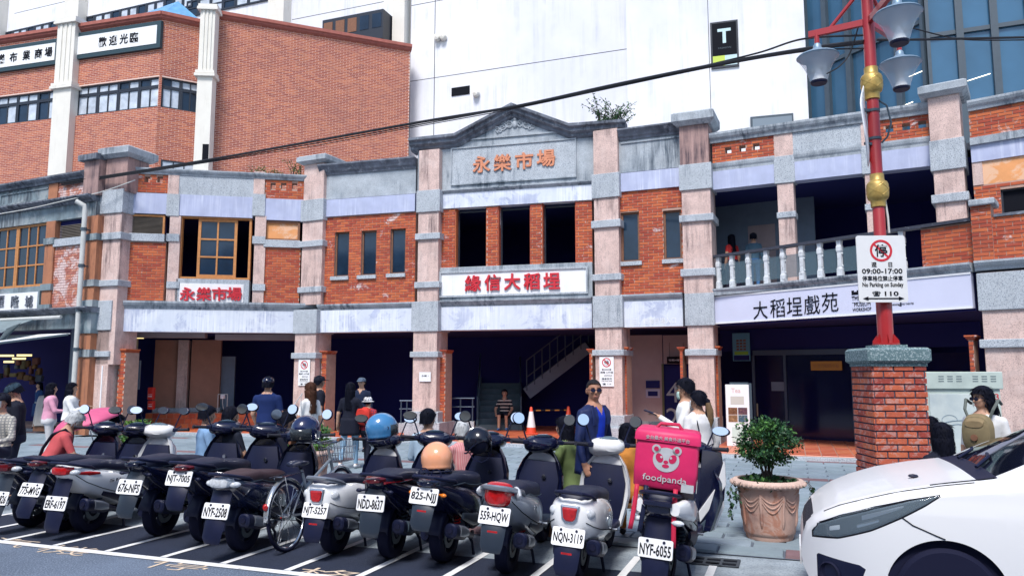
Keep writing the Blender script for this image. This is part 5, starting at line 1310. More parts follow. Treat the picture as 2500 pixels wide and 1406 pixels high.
# ------------------------------------------------------------------ overhead cables
m_cab = mat('cable', (.008,.009,.014), .6)
def cable(pts, r, lab, n=24):
    """smooth sag through the given points"""
    out = []
    P = [Vector(p) for p in pts]
    for i in range(len(P)-1):
        p0, p1, p2, p3 = P[max(i-1,0)], P[i], P[i+1], P[min(i+2,len(P)-1)]
        for k in range(n):
            t = k/n; out.append(.5*((2*p1)+(p2-p0)*t+(2*p0-5*p1+4*p2-p3)*t*t+(3*p1-p0-3*p2+p3)*t**3))
    out.append(P[-1])
    mb = MB(); mb.tube(out, r, 6); o = mb.build('overhead_cable', m_cab, None, True); tag(o, lab, 'cable', 'overhead cables'); return o
def dep(u): return LY+(20.6-LY)*max(0,(2115-u)/1900)
def cp(u, v, dd=0): return at_depth(u, v, dep(u)+dd)
cable([cp(150,447), cp(500,392), cp(1000,303), cp(1250,262), cp(1500,208), cp(1750,158), cp(1960,122), (LX-.06,LY,ZL(103)+.034)], .028, 'thick black overhead cable crossing the brick wall and the gable')
cable([cp(150,451), cp(500,396), cp(760,352), cp(1000,309), cp(1250,263), cp(1500,212), cp(1700,166), cp(1850,130), cp(1960,96), (LX-.05,LY,ZL(80))], .013, 'thin black cable twisting along the thick one and lifting near the lamp post')
cable([cp(150,453), cp(500,398), cp(640,376), cp(760,358), cp(1000,313), cp(1250,267), cp(1500,214), cp(1750,162), cp(1960,127), (LX-.05,LY,ZL(112))], .009, 'thinnest black cable sagging under the thick one')
cable([at_depth(2140,98,LY), at_depth(2260,97,8.4), at_depth(2500,92,8.8), at_depth(2620,90,9)], .014, 'black cable leaving the lamp post to the right under the lamps')
cable([at_depth(2230,70,LY), at_depth(2330,94,8.6), at_depth(2420,99,8.8), at_depth(2620,96,9)], .008, 'thin black cable joining from the lamp to the right')
cable([at_depth(-60,532,21.2), at_depth(60,512,20.9), at_depth(150,492,20.6), at_depth(250,468,20.2), at_depth(330,440,20.0)], .014, 'pale cable sagging across the shophouse ledge').data.materials[0] = m_pipe
cable([cp(1250,255,1), cp(1500,208,.6), cp(1530,120,.2)] if False else [at_depth(2095,68,LY), at_depth(2075,130,LY+.1), at_depth(2050,162,LY+.1), at_depth(2018,181,8.6)], .008, 'thin loose cable drooping between the pole and the left lamp')

# ------------------------------------------------------------------ foliage
def leaf(mb, p, n, up, L, W, mi):
    """small folded leaf"""
    up = up.normalized(); s_ = up.cross(n)
    if s_.length < 1e-4: return
    s_.normalize(); nn = s_.cross(up)
    a, b, c, d = p, p+up*L*.5+s_*W*.5+nn*W*.15, p+up*L, p+up*L*.5-s_*W*.5+nn*W*.15
    mb.add([a,b,c,d], [(0,1,2),(0,2,3)], mi)
def rv(q): 
    z = q.uniform(-1,1); a = q.uniform(0,2*math.pi); r_ = math.sqrt(1-z*z); return Vector((r_*math.cos(a), r_*math.sin(a), z))
def clump_crown(name, parent, q, centre, rx, ry, rz, nclump, nleaf, L, W, mats, weights, flat=.0, inner=.35):
    mb = MB(); c = Vector(centre)
    for k in range(nclump):
        d = rv(q); rr = inner+(1-inner)*q.random()**.5
        cc = c+Vector((d.x*rx*rr, d.y*ry*rr, d.z*rz*rr))
        base = q.choices(range(len(mats)), weights)[0]
        for i in range(nleaf):
            e = rv(q)*q.random()**.6; p = cc+Vector((e.x*rx*.3, e.y*ry*.3, e.z*rz*.26))
            out = (p-c).normalized(); up = (out*.7+rv(q)*.8+Vector((0,0,-.15))).normalized()
            leaf(mb, p, (rv(q)+Vector((0,0,1.2))).normalized(), up, L*q.uniform(.6,1.25), W*q.uniform(.7,1.2), min(len(mats)-1,max(0,base+q.choice((0,0,0,1,-1)))))
    return mb.build(name, mats, parent)
def make_planter(p, lab, grp):
    t = thing('planter', lab, 'planter', p, 0, grp)
    H = .575
    mb = MB(); mb.lathe([(.225,.0),(.235,.03),(.235,.045),(.248,.055),(.255,.08),(.27,.25),(.285,.40),(.305,.50),(.32,.53)], n=48); mb.build('pot', m_terra, t, True)
    mb = MB(); mb.lathe([(.30,.515),(.345,.525),(.365,.545),(.36,.57),(.335,.59),(.30,.59),(.295,.56),(.29,.48),(0,.48)], n=112, flute=.012, fk=56); mb.build('rim', m_terrap, t, 70)
    mb = MB()
    for k in range(44): a = 2*math.pi*k/44; d = Vector((math.cos(a),math.sin(a),0)); mb.T = Matrix.Translation(d*.362+Vector((0,0,.553))) @ Matrix.Rotation(a,4,'Z'); mb.ell((0,0,0), .018, .018, .021, 6, 4)
    mb.T = None; tag(mb.build('rim_beads', m_terrap, t, True), kind='stuff')
    def rad(z): 
        pr = [(.055,.248),(.08,.255),(.25,.27),(.40,.285),(.50,.305)]
        for (z0,r0),(z1,r1) in zip(pr,pr[1:]):
            if z <= z1: return r0+(r1-r0)*(z-z0)/(z1-z0)
        return .305
    for k in range(8):
        a0 = 2*math.pi*k/8+.2; mb = MB()
        for j in range(3):
            pts = []
            for i in range(11):
                f = i/10; a = a0+f*2*math.pi/8; z = .455-.018*j-(.075+.03*j)*math.sin(f*math.pi); pts.append(((rad(z)+.003)*math.cos(a),(rad(z)+.003)*math.sin(a),z))
            mb.tube(pts, .0075, 5)
        mb.build('garland', m_terra, t, True)
        mb = MB(); zz = [.46,.40,.30,.20,.15,.13]; ws = [.012,.02,.014,.02,.012,.002]
        mb.tube([((rad(z)+.002)*math.cos(a0),(rad(z)+.002)*math.sin(a0),z) for z in zz], ws, 6); mb.build('tassel', m_terra, t, True)
    mb = MB(); mb.lathe([(0,.50),(.29,.49)], n=20); mb.build('soil', m_bark, t)
    return t
pp = at_z(1896, 1322, .036)
pl1 = make_planter((pp.x, pp.y+.2, .036), 'large terracotta planter with beaded rim in front of the arcade', 'terracotta planters')
q = random.Random(11)
sh = thing('potted_shrub', 'round dark green shrub growing in the large terracotta planter', 'shrub', (pl1.location.x, pl1.location.y, .53))
mb = MB()
for k in range(9):
    a = q.uniform(0,6.28); r1 = q.uniform(.05,.22); b0 = Vector((q.uniform(-.05,.05),q.uniform(-.05,.05),0)); pts = [b0]
    for i in range(1,6): f = i/5; pts.append(b0*(1-f)+Vector((math.cos(a)*r1*f**1.3, math.sin(a)*r1*f**1.3, .62*f))+rv(q)*.015)
    mb.tube(pts, [.012*(1-.75*i/5) for i in range(6)], 5)
mb.build('stems', m_bark, sh, True)
clump_crown('crown', sh, q, (0,0,.47), .29, .29, .24, 150, 26, .045, .026, m_leaf[:3], (5,4,2), inner=.25)
cvr = thing('ground_ivy', 'dark ivy covering the soil and trailing over the rim of the large planter', 'ivy', (pl1.location.x, pl1.location.y, .55))
clump_crown('leaves', cvr, q, (0,0,.03), .31, .31, .06, 90, 10, .05, .045, m_leaf[:3], (5,3,1), inner=.2)
for k, (dx, dy, L_) in enumerate(((.37,-.1,.62),(.34,-.16,.3),(-.37,-.08,.33),(-.33,-.16,.12))):
    mb = MB(); pts = [Vector((dx*.8,dy*.8,.04)), Vector((dx,dy,.06)), Vector((dx*1.12,dy*1.1,0))]
    n = 9
    for i in range(1,n): pts.append(Vector((dx*1.14+.02*math.sin(i*1.7)*(1+dx), dy*1.12+.02*math.cos(i), -L_*i/n)))
    mb.tube(pts, .004, 4)
    for i, p in enumerate(pts[2:]):
        for j in range(3): leaf(mb, p+rv(q)*.012, rv(q), Vector((q.uniform(-1,1),q.uniform(-1,1),-1)), q.uniform(.035,.06), q.uniform(.03,.045), 1)
    mb.build('vine', [m_bark, m_leaf[0]], cvr)
for (u_, d_, lab, lab2, c1) in ((330,12.2,'terracotta planter behind the umbrella by the corner pillar','bright green shrub in the planter behind the pink umbrella',1.0),(752,11.0,'terracotta planter behind the bicycle and the dark blue helmet','bright green shrub behind the dark blue helmet',.85)):
    p = at_depth(u_, 1000, d_); t = copy_tree(pl1); t['label'] = lab; t.location = (p.x, p.y, .036)
    s2 = thing('potted_shrub', lab2, 'shrub', (p.x, p.y, .53))
    clump_crown('crown', s2, q, (0,0,.22), .40*c1, .36, .22, 110, 22, .05, .032, m_leaf[1:4], (2,4,4), inner=.3)
    mb = MB()
    for k in range(6): mb.tube([rv(q)*.04*Vector((1,1,0)).length, Vector((q.uniform(-.15,.15),q.uniform(-.15,.15),.25))], [.012,.005], 5)
    mb.build('stems', m_bark, s2)
# plants rooted in the roof parapets
def wild(name, lab, base, spread, h, n, mats, wts, seed, nl=34, L=.085):
    q = random.Random(seed); t = thing(name, lab, 'plant', base); mb = MB(); lf = MB()
    for k in range(n):
        a = q.uniform(0,6.28); r1 = spread*q.uniform(.3,1); hh = h*q.uniform(.5,1); pts = []
        off = Vector((q.uniform(-spread*.5,spread*.5), 0, 0))
        for i in range(7): f = i/6; pts.append(off*(1-.3*f)+Vector((math.cos(a)*r1*f*f, math.sin(a)*r1*.5*f*f, hh*f))+rv(q)*.02)
        mb.tube(pts, [.014*(1-.8*i/6)+.002 for i in range(7)], 5)
        for i in range(nl):
            f = q.uniform(.3,1); j = min(5,int(f*6)); p = pts[j].lerp(pts[j+1], f*6-j)+rv(q)*.10*q.random()
            leaf(lf, p, rv(q)+Vector((0,-.3,.6)), rv(q)+Vector((0,0,-.2)), L*q.uniform(.6,1.2), L*.45*q.uniform(.7,1.2), q.choices(range(len(mats)), wts)[0])
    mb.build('stems', m_bark, t); lf.build('leaves', mats, t); return t
p = at_depth(1492, 318, 19.9); wild('wild_fig', 'wild leafy sapling rooted on the roof right of the gable', p, .75, .95, 26, m_leaf[:3], (5,4,1), 21)
for u_, hh, lab, sd in ((628,.42,'yellowish weeds on the left parapet, left of the taller tuft',31),(662,.32,'low yellowish weed in the middle of the left parapet',32),(722,.62,'tall thin weed beside the pillar on the left parapet',33)):
    a, z_ = BL.hit(u_, 428); p = BL.pt(a,-.25,z_); wild('parapet_weed', lab, (p.x,p.y,z_-.05), .3, hh, 7, [m_leaf[4], m_leaf[2]], (3,1), sd, 22, .07)['group'] = 'weeds on the parapet'

# ------------------------------------------------------------------ electrical cabinet, grate, small things
p = at_depth(2335, 1000, 10.4)
cb = thing('utility_cabinet', 'pale green graffitied utility cabinet behind the woman with the backpack', 'cabinet', (p.x, p.y, .036), R(-4))
m_cabn = mat('pale_green_enamel', (.46,.54,.50), .5, var=.1, scale=4, dirt=.35, dcol=(.30,.37,.36), dscale=3)
mb = MB(); mb.box(-.48,.48,-.2,.25,0,1.46); mb.build('body', m_cabn, cb, bevel=.01)
mb = MB(); mb.box(-.51,.51,-.23,.28,1.46,1.69); mb.build('top', m_cabn, cb, bevel=.012)
mb = MB(); mb.box(-.44,.40,-.212,-.2,.1,1.40); mb.build('door', mat('cabinet_door', (.52,.58,.57), .5, var=.12, scale=3, dirt=.5, dcol=(.34,.42,.46), dscale=3.5), cb, bevel=.004)
mb = MB()
for i in range(3):
    for j in range(3): mb.box(-.32+.115*i,-.25+.115*i,-.234,-.228,1.56+.032*j,1.57+.032*j); mb.box(.12+.115*i,.19+.115*i,-.234,-.228,1.56+.032*j,1.57+.032*j)
mb.build('vent_slots', mat('vent_dark', (.12,.16,.18), .6), cb)
m_graf = mat('grey_graffiti', (.20,.27,.33), .7); mb = MB()
for (cx,cz,rx_,rz_,a0,a1,r_) in ((-.05,.95,.30,.10,30,200,.012),(-.1,.8,.22,.2,60,250,.010),(.12,.75,.18,.12,-40,120,.012),(-.2,1.05,.1,.07,0,300,.008),(.15,1.05,.14,.05,20,170,.01)):
    mb.tube([(cx+rx_*math.cos(R(a0+(a1-a0)*i/14)), -.2135, cz+rz_*math.sin(R(a0+(a1-a0)*i/14))) for i in range(15)], r_*.5, 4)
mb.build('graffiti', m_graf, cb); text_mb('3', .05, .08, .003, T=Matrix.Translation((.43,-.201,1.36))).build('number', m_reds, cb)
p = at_z(1755, 1372, .006); gr = thing('drain_grate', 'dark iron drain grate beside the delivery scooter', 'grate', (p.x-.05,p.y,.006), RZ)
m_iron = mat('cast_iron', (.05,.06,.075), .7, var=.2)
mb = MB(); mb.box(-.23,.23,-.14,.14,0,.004); mb.build('pit', m_blk, gr)
mb = MB()
for i in range(4): mb.box(-.23+.145*i,-.205+.145*i,-.14,.14,.004,.014)
for j in range(3): mb.box(-.23,.23,-.14+.1275*j,-.115+.1275*j,.004,.013)
mb.build('bars', m_iron, gr)
q = random.Random(17)
for k in range(9):
    p = G(q.uniform(.6,3.4), q.uniform(6.9,9.8), .037); mb = MB(); leaf(mb, p, Vector((.1,.1,1)), Vector((q.uniform(-1,1),q.uniform(-1,1),.1)), .06, .04, 0)
    tag(mb.build('fallen_leaf', m_leaf[0] if k % 3 else m_terrap), 'small fallen leaf on the ground '+('left of the drain grate','right of the drain grate, nearest it','in front of the planter','behind the planter','left of the planter','right of the planter under its vine','between the planter and the car','on the pavement beyond the delivery scooter','close to the kerb by the car')[k], 'leaf', 'fallen leaves by the planter')
p = at_z(733, 1040, FL); t = thing('litter_bin', 'dark grey bin at the foot of the pillar by the woman in white', 'bin', (p.x-.1, 20.9, FL)); mb = MB(); mb.lathe([(.14,0),(.18,.42),(.19,.44),(.19,.47)], n=18); mb.build('bucket', m_steel, t, True); mb = MB(); mb.lathe([(.2,.47),(.2,.49),(.12,.52),(0,.52)], n=18); mb.build('lid', m_bp, t, True)

# ------------------------------------------------------------------ white car
m_carw = mat('white_car_paint', (.76,.77,.79), .35, coat=.35, spec=.4)
m_cglass = mat('car_glass', (.006,.008,.016), .04, spec=.9)
m_hlamp = mat('headlamp_glass', (.30,.40,.48), .04, alpha=.34, spec=.9)
m_clear_ = mat('lamp_white', (.6,.64,.68), .2)
car = thing('car', 'white compact car parked at the right edge with black front fog lamp recess', 'car', (0,0,0), 0)
hd = Vector((-.938,.347,0)); lf_ = Vector((-.347,-.938,0))
wc = at_depth(2304, 1300, 5.0)
car.location = (wc.x-lf_.x*.80, wc.y-lf_.y*.80, 0); car.rotation_euler = (0,0,math.atan2(hd.y,hd.x))
def lerp_tab(t, x):
    if x >= t[0][0]: return t[0][1]
    for (a,b),(c,d) in zip(t,t[1:]):
        if x >= c:
            f = (x-a)/(c-a); f2 = f; return b+(d-b)*f2
    return t[-1][1]
ZT = [(.86,.46),(.85,.55),(.82,.64),(.77,.705),(.70,.765),(.6,.825),(.45,.885),(.25,.945),(0,.995),(-.25,1.035),(-.32,1.05),(-.55,1.19),(-.8,1.335),(-1.0,1.435),(-1.15,1.49),(-1.4,1.535),(-1.9,1.56),(-2.5,1.55),(-2.9,1.50),(-3.1,1.40),(-3.25,1.15),(-3.32,.95),(-3.36,.6)]
ZBL = [(.86,.44),(.85,.50),(.82,.58),(.77,.635),(.70,.68),(.6,.735),(.45,.795),(.25,.865),(0,.92),(-.25,.955),(-.32,.96),(-.55,.97),(-1.0,.985),(-2,1.02),(-3.1,1.05),(-3.25,.98),(-3.32,.85),(-3.36,.55)]
ZBO = [(.86,.40),(.85,.34),(.82,.27),(.77,.22),(.6,.19),(0,.19),(-3.0,.22),(-3.25,.26),(-3.36,.4)]
def carw(x):
    if x > -.1: k = ((x+.1)/.96); return .845*(1-.50*k**3.4)
    if x < -2.6: k = (-2.6-x)/.76; return .845*(1-.22*k**3)
    return .845
AR = .352
def sec(x, nt=(26,12,12)):
    w_, zt, zbl, zbo = carw(x), lerp_tab(ZT,x), lerp_tab(ZBL,x), lerp_tab(ZBO,x)
    for xw in (0., -2.5):
        if abs(x-xw) < AR: zbo = max(zbo, .298+math.sqrt(AR*AR-(x-xw)**2))
    pts = []
    for i in range(nt[0]+1):
        f = i/nt[0]; z = zbo+(zbl-zbo)*f
        g = (z-.2)/.8
        y = w_*(.955+.05*math.sin(min(1,max(0,g*1.15))*math.pi*.62)) - (.02*max(0,g-.75)*4*w_)
        if abs(z-.30) < .14 and -2.1 < x < -.4: y -= .0
        pts.append((y, z))
    y0, z0 = pts[-1]
    cab = max(0, min(1, (-x-.30)/.35)) if x > -2 else max(0, min(1, (x+3.2)/.3))
    hh = zt-z0
    ye = w_*(.86)*(1-cab)+(y0-.42*max(hh-.05,0)-.02)*cab; ze = z0+hh*(.80-.02*cab)
    for i in range(1, nt[1]+1):
        f = i/nt[1]; bul = .012*math.sin(f*math.pi)
        pts.append((y0+(ye-y0)*f+bul, z0+(ze-z0)*(f if cab > .5 else f**.75)))
    for i in range(1, nt[2]+1):
        f = i/nt[2]; pts.append((ye*(1-f), ze+(zt-ze)*math.sin(f*math.pi/2)))
    return pts
xs = [.86,.855,.85,.84,.83,.82,.81,.80]+[.80-.016*i for i in range(1,126)]
x_ = xs[-1]
while x_ > -3.36: x_ -= .05; xs.append(max(x_,-3.36))
NT = 26+12+12
secs = [sec(x) for x in xs]
def inpoly(p, poly):
    r_ = False; n = len(poly); j = n-1
    for i in range(n):
        if (poly[i][1] > p[1]) != (poly[j][1] > p[1]) and p[0] < (poly[j][0]-poly[i][0])*(p[1]-poly[i][1])/(poly[j][1]-poly[i][1])+poly[i][0]: r_ = not r_
        j = i
    return r_
QW = [(-.50,1.00),(-.95,1.00),(-.98,1.36),(-.80,1.25)]; DW = [(-1.04,1.0),(-1.85,1.03),(-1.85,1.47),(-1.12,1.44)]; RW = [(-1.93,1.03),(-2.85,1.07),(-2.7,1.45),(-1.93,1.48)]
parts_ = {k: MB() for k in ('body','grille','windscreen','rear_window','cowl')}
def region(i, j):
    x = (xs[i]+xs[i+1])/2; zz = sum(secs[a][b][1] for a in (i,i+1) for b in (j,j+1))/4; yy = sum(secs[a][b][0] for a in (i,i+1) for b in (j,j+1))/4
    if x > .76 and .565 < zz < .70 and yy < .40: return 'grille'
    if j >= 38:
        if -1.06 < x < -.33 and yy < .70: return 'windscreen'
        if -.33 <= x < -.22: return 'cowl'
        if x < -2.95 and zz > 1.1: return 'rear_window'
    return 'body'
for sd_ in (1,-1):
    for i in range(len(xs)-1):
        for j in range(NT):
            vs = [(xs[a], sd_*secs[a][b][0], secs[a][b][1]) for a,b in ((i,j),(i+1,j),(i+1,j+1),(i,j+1))]
            parts_[region(i,j)].add(vs, [(0,1,2,3) if sd_ > 0 else (3,2,1,0)])
def on_side(x, z, sd_=1, out=.002):
    s_ = sec(x)
    for (y0,z0),(y1,z1) in zip(s_,s_[1:]):
        if z0 <= z <= z1+1e-9: return (x, sd_*(y0+(y1-y0)*(z-z0)/max(1e-6,z1-z0)+out), z)
    return (x, sd_*(s_[26][0]+out), z)
def tabx(t, x):
    for (a,b),(c,d) in zip(t,t[1:]):
        if a >= x >= c: return b+(d-b)*(a-x)/max(1e-6,a-c)
    return t[-1][1] if x < t[-1][0] else t[0][1]
def patch(name, m, lo, hi, sd_, out, nx=44, nz=10, w2=0):
    """panel lying on the flank between two edge curves given as (x, z) tables"""
    mb = MB(); rows = []
    x0, x1 = max(lo[0][0],hi[0][0]), min(lo[-1][0],hi[-1][0])
    for i in range(nx+1):
        x = x0+(x1-x0)*i/nx; a, b = tabx(lo,x), tabx(hi,x); rows.append([on_side(x, a+(b-a)*k/nz, sd_, out*min(1, .15+6*min(k,nz-k)/nz)*min(1, .15+6*min(i,nx-i)/nx)) for k in range(nz+1)])
    mb.sweep(rows, cap=False, closed=False)
    return mb.build(name, m, car, 'all')
def weld(o):
    bm = bmesh.new(); bm.from_mesh(o.data); bmesh.ops.remove_doubles(bm, verts=bm.verts, dist=1e-5); bmesh.ops.recalc_face_normals(bm, faces=bm.faces) if False else None
    for f in bm.faces: f.smooth = True
    bm.to_mesh(o.data); bm.free(); return o
m_grl = mat('grille_mesh', (.010,.012,.03), .5, bump=1., bscale=300)
for k, m_ in (('body',m_carw),('grille',m_grl),('windscreen',m_cglass),('rear_window',m_cglass),('cowl',m_bp)):
    weld(parts_[k].build(k, m_, car))
mb = MB()       # nose and tail closing faces, floor
mb.add([(xs[0],s*secs[0][j][0],secs[0][j][1]) for s,j in [(1,k) for k in range(0,NT+1,5)]+[(-1,k) for k in range(NT-5,-1,-5)]], [tuple(range(2*len(range(0,NT+1,5))-1))]); mb.build('nose_panel', m_carw, car)
mb = MB(); mb.box(-3.2,.7,-.78,.78,.17,.24); mb.box(-.33,.33,-.60,.60,.24,.85); mb.box(-2.9,-2.1,-.6,.6,.24,.9); mb.box(.34,.60,-.48,.48,.24,.5); mb.build('underbody', m_rub, car)
for sd_ in (1,-1):
    patch('headlight', m_hlamp, [(.775,.565),(.62,.592),(.42,.675),(.24,.775),(.10,.86),(.02,.918)], [(.775,.60),(.745,.66),(.60,.742),(.40,.822),(.20,.882),(.02,.924)], sd_, .006)
    patch('headlight_trim', m_blk, [(.785,.555),(.62,.584),(.42,.667),(.24,.767),(.10,.852),(.01,.916)], [(.785,.60),(.745,.667),(.60,.749),(.40,.829),(.20,.889),(.01,.930)], sd_, .003)
    patch('lamp_reflector', m_chr, [(.52,.665),(.36,.735)], [(.52,.70),(.36,.765)], sd_, .0045, 8, 4); patch('lamp_reflector', m_alu, [(.50,.71),(.20,.845)], [(.50,.765),(.20,.862)], sd_, .0045, 10, 4)
    patch('lamp_barrel', m_clear_, [(.68,.62),(.60,.645)], [(.68,.66),(.60,.69)], sd_, .0045, 6, 4)
    patch('fog_recess', m_bp, [(.76,.225),(.74,.215),(.62,.215),(.56,.235),(.49,.34),(.465,.41)], [(.76,.44),(.75,.455),(.70,.45),(.50,.435),(.465,.415)], sd_, .004)
    patch('quarter_window', m_cglass, [(-.50,1.0),(-.95,1.0)], [(-.50,1.005),(-.72,1.17),(-.95,1.30)], sd_, .004)
    patch('quarter_trim', m_bp, [(-.46,.982),(-.98,.982)], [(-.46,1.0),(-.72,1.195),(-.98,1.335)], sd_, .002)
    patch('door_window', m_cglass, [(-1.04,1.0),(-1.85,1.03)], [(-1.04,1.36),(-1.12,1.40),(-1.85,1.47)], sd_, .004)
    patch('rear_door_window', m_cglass, [(-1.93,1.03),(-2.8,1.07)], [(-1.93,1.47),(-2.6,1.44),(-2.8,1.25)], sd_, .004)
mb = MB()
mb.tube([on_side(x, z) for x,z in ((.24,.775),(.18,.73),(.05,.675),(-.10,.655))][:3]+[on_side(.0,.655)], .004, 5)
mb.tube([on_side(-.50-.0*k/14, .28+.66*k/14) for k in range(15)] if False else [on_side(-.62-.03*math.sin(k/14*math.pi), .25+.70*k/14) for k in range(15)], .005, 5)
mb.tube([(x, sec(x)[38][0]*.985, sec(x)[38][1]+.004) for x in (.05,-.05,-.15,-.25,-.32)], .004, 5)
mb.tube([(x, sec(x)[36][0]+.001, sec(x)[36][1]+.003) for x in (.70,.6,.5,.4,.3,.2,.1,0,-.1,-.2)], .003, 5)
mb.build('panel_gap', m_blk, car, True)
mb = MB()
for k in range(2): mb = MB(); mb.tube([(-.30,.30-.62*k,1.058),(-.40-.02*k,-.02-.62*k+.2,1.118),(-.42,-.25-.5*k+.3,1.13)], .012, 6); mb.build('wiper', m_bp, car)
mb = MB(); mb.ell((.10,.35,.985), .035, .025, .014, 8, 4); mb.build('washer_jet', m_bp, car)
for sd_ in (1,-1):
    mb = MB(); mb.T = Matrix.Translation((.66,sd_*.60,.335)) @ Matrix.Rotation(sd_*R(52),4,'Z'); mb.lathe([(.075,-.01),(.085,.04),(.075,.05),(.06,.03),(0,.02)], n=20, axis='x'); mb.T = None; mb.build('fog_lamp', m_rub, car, True)
    mb = MB(); mb.T = Matrix.Translation((.50,sd_*.66,.72)) @ Matrix.Rotation(sd_*R(40),4,'Z'); mb.lathe([(.055,-.05),(.055,.03),(.045,.06),(0,.07)], n=16, axis='x'); mb.T = None; mb.build('headlamp_barrel', m_alu, car, True)
    for xw in (0,-2.5):
        y = sd_*.745
        mb = MB(); mb.T = Matrix.Translation((xw,y,.298)); mb.lathe([(.20,-.10),(.275,-.10),(.298,-.075),(.30,0),(.298,.075),(.275,.10),(.20,.10)], n=48, axis='y'); wh = mb.build('tyre', m_rub, car, True)
        mb = MB(); mb.T = Matrix.Translation((xw,y,.298)); mb.lathe([(.205,-.1),(.205,.098*sd_),(.19,.085*sd_),(.185,.04*sd_),(.185,-.1)], n=40, axis='y')
        for k in range(5):
            a = 2*math.pi*k/5+.5
            for da in (-.11,.11): mb.bar((.03*math.cos(a),.07*sd_,.03*math.sin(a)), (.195*math.cos(a+da),.08*sd_,.195*math.sin(a+da)), .03, .022)
        mb.lathe([(.05,.05*sd_),(.05,.09*sd_),(0,.095*sd_)], n=16, axis='y'); mb.build('rim', m_steel, wh, True)
        mb = MB(); mb.T = Matrix.Translation((xw,sd_*.80,.298)); mb.lathe([(AR-.004,-.22*sd_),(AR-.004,.0)], n=40, axis='y'); mb.build('wheel_arch', m_rub, car)
    mb = MB(); mb.T = Matrix.Translation((-.78,sd_*.95,1.05)); mb.loft([(-.10,0,0,.06,.06,2.6),(-.05,0,0,.08,.075,2.6),(.06,0,0,.06,.06,2.4)], 14); mb.T = None; mb.build('wing_mirror', m_carw, car, True)
    mb = MB(); mb.obox((-3.31,sd_*.55,.85), .06, .2, .22); mb.build('tail_light', m_reds, car)
mb = MB(); mb.bar((.865,-.22,.36),(.865,.22,.36),.012,.13); mb.build('number_plate', m_wht, car)
mb = MB(); mb.bar((.81,-.4,.30),(.81,.40,.30),.02,.12); mb.build('lower_grille', m_bp, car)
# ------------------------------------------------------------------ scooters
def plate(parent, txt, c, tilt, yaw=0., w=.26, h=.14):
    """white number plate facing -y, tilted back by tilt"""
    T = Matrix.Translation(c) @ Matrix.Rotation(yaw,4,'Z') @ Matrix.Rotation(tilt,4,'X')
    mb = MB(); mb.T = T; mb.prism(rrect(w,h,.014,3), -.004, .004, axis='y'); mb.T = None
    o = mb.build('number_plate', m_wht, parent)
    text_mb(txt, w*.90, h*.60, .002, .020, T=T @ Matrix.Translation((0,-.0045,-h*.08))).build('plate_number', m_blk, o)
    for sx in (-1,1): mb = MB(); mb.T = T; mb.lathe([(.011,-.009),(.011,-.004)], (sx*w*.24,0,h*.36), 8, axis='y'); mb.T = None; mb.build('bolt', m_bp, o)
    return o
def wheel(parent, y, Rr, wd, rim_m, spokes=6, name='wheel'):
    mb = MB(); h = wd/2
    mb.T = Matrix.Translation((0,y,Rr))
    mb.lathe([(Rr*.62,-h*.8),(Rr*.80,-h),(Rr*.93,-h*.86),(Rr*.985,-h*.5),(Rr,0),(Rr*.985,h*.5),(Rr*.93,h*.86),(Rr*.80,h),(Rr*.62,h*.8)], n=36, axis='x', cap=False); t = mb.build(name, m_rub, parent, True)
    mb = MB(); mb.T = Matrix.Translation((0,y,Rr))
    mb.lathe([(Rr*.66,-h*.7),(Rr*.66,h*.7),(Rr*.58,h*.5),(Rr*.58,-h*.5),(Rr*.66,-h*.7)], n=32, axis='x')
    mb.lathe([(Rr*.2,-h*.8),(Rr*.2,h*.8)], n=14, axis='x')
    for k in range(spokes): a = 2*math.pi*k/spokes; mb.bar((0,Rr*.15*math.cos(a),Rr*.15*math.sin(a)), (0,Rr*.62*math.cos(a+.25),Rr*.62*math.sin(a+.25)), h*.9, Rr*.10)
    mb.build('rim', rim_m, t, True)
    mb = MB(); mb.T = Matrix.Translation((h*.72,y,Rr)); mb.lathe([(Rr*.28,-.003),(Rr*.46,-.003),(Rr*.46,.003),(Rr*.28,.003),(Rr*.28,-.003)], n=24, axis='x'); mb.build('brake_disc', m_steel, t)
    return t
PAINT = {}
def paint(name, c, rough=.25, coat=.8, metal=0.):
    return mat('paint_'+name, c, rough, metal, coat=coat, var=.06, scale=3, dirt=.25, dcol=tuple(x*.6+.02 for x in c), dscale=5, dlo=.5)
m_seat = mat('black_seat_vinyl', (.006,.0095,.032), .5, bump=.15, bscale=200)
m_tail = mat('red_tail_lens', (.40,.010,.012), .15, coat=.5, var=.35, scale=35)
m_tdark = mat('dark_red_lens', (.10,.006,.010), .12, coat=.5)
m_clear = mat('clear_lens', (.55,.58,.62), .12, var=.3, scale=40)
m_amber = mat('amber_lens', (.75,.20,.02), .2)
m_dash = mat('dash_panel', (.22,.33,.42), .15)
m_grip = mat('grip', (.012,.013,.024), .75)
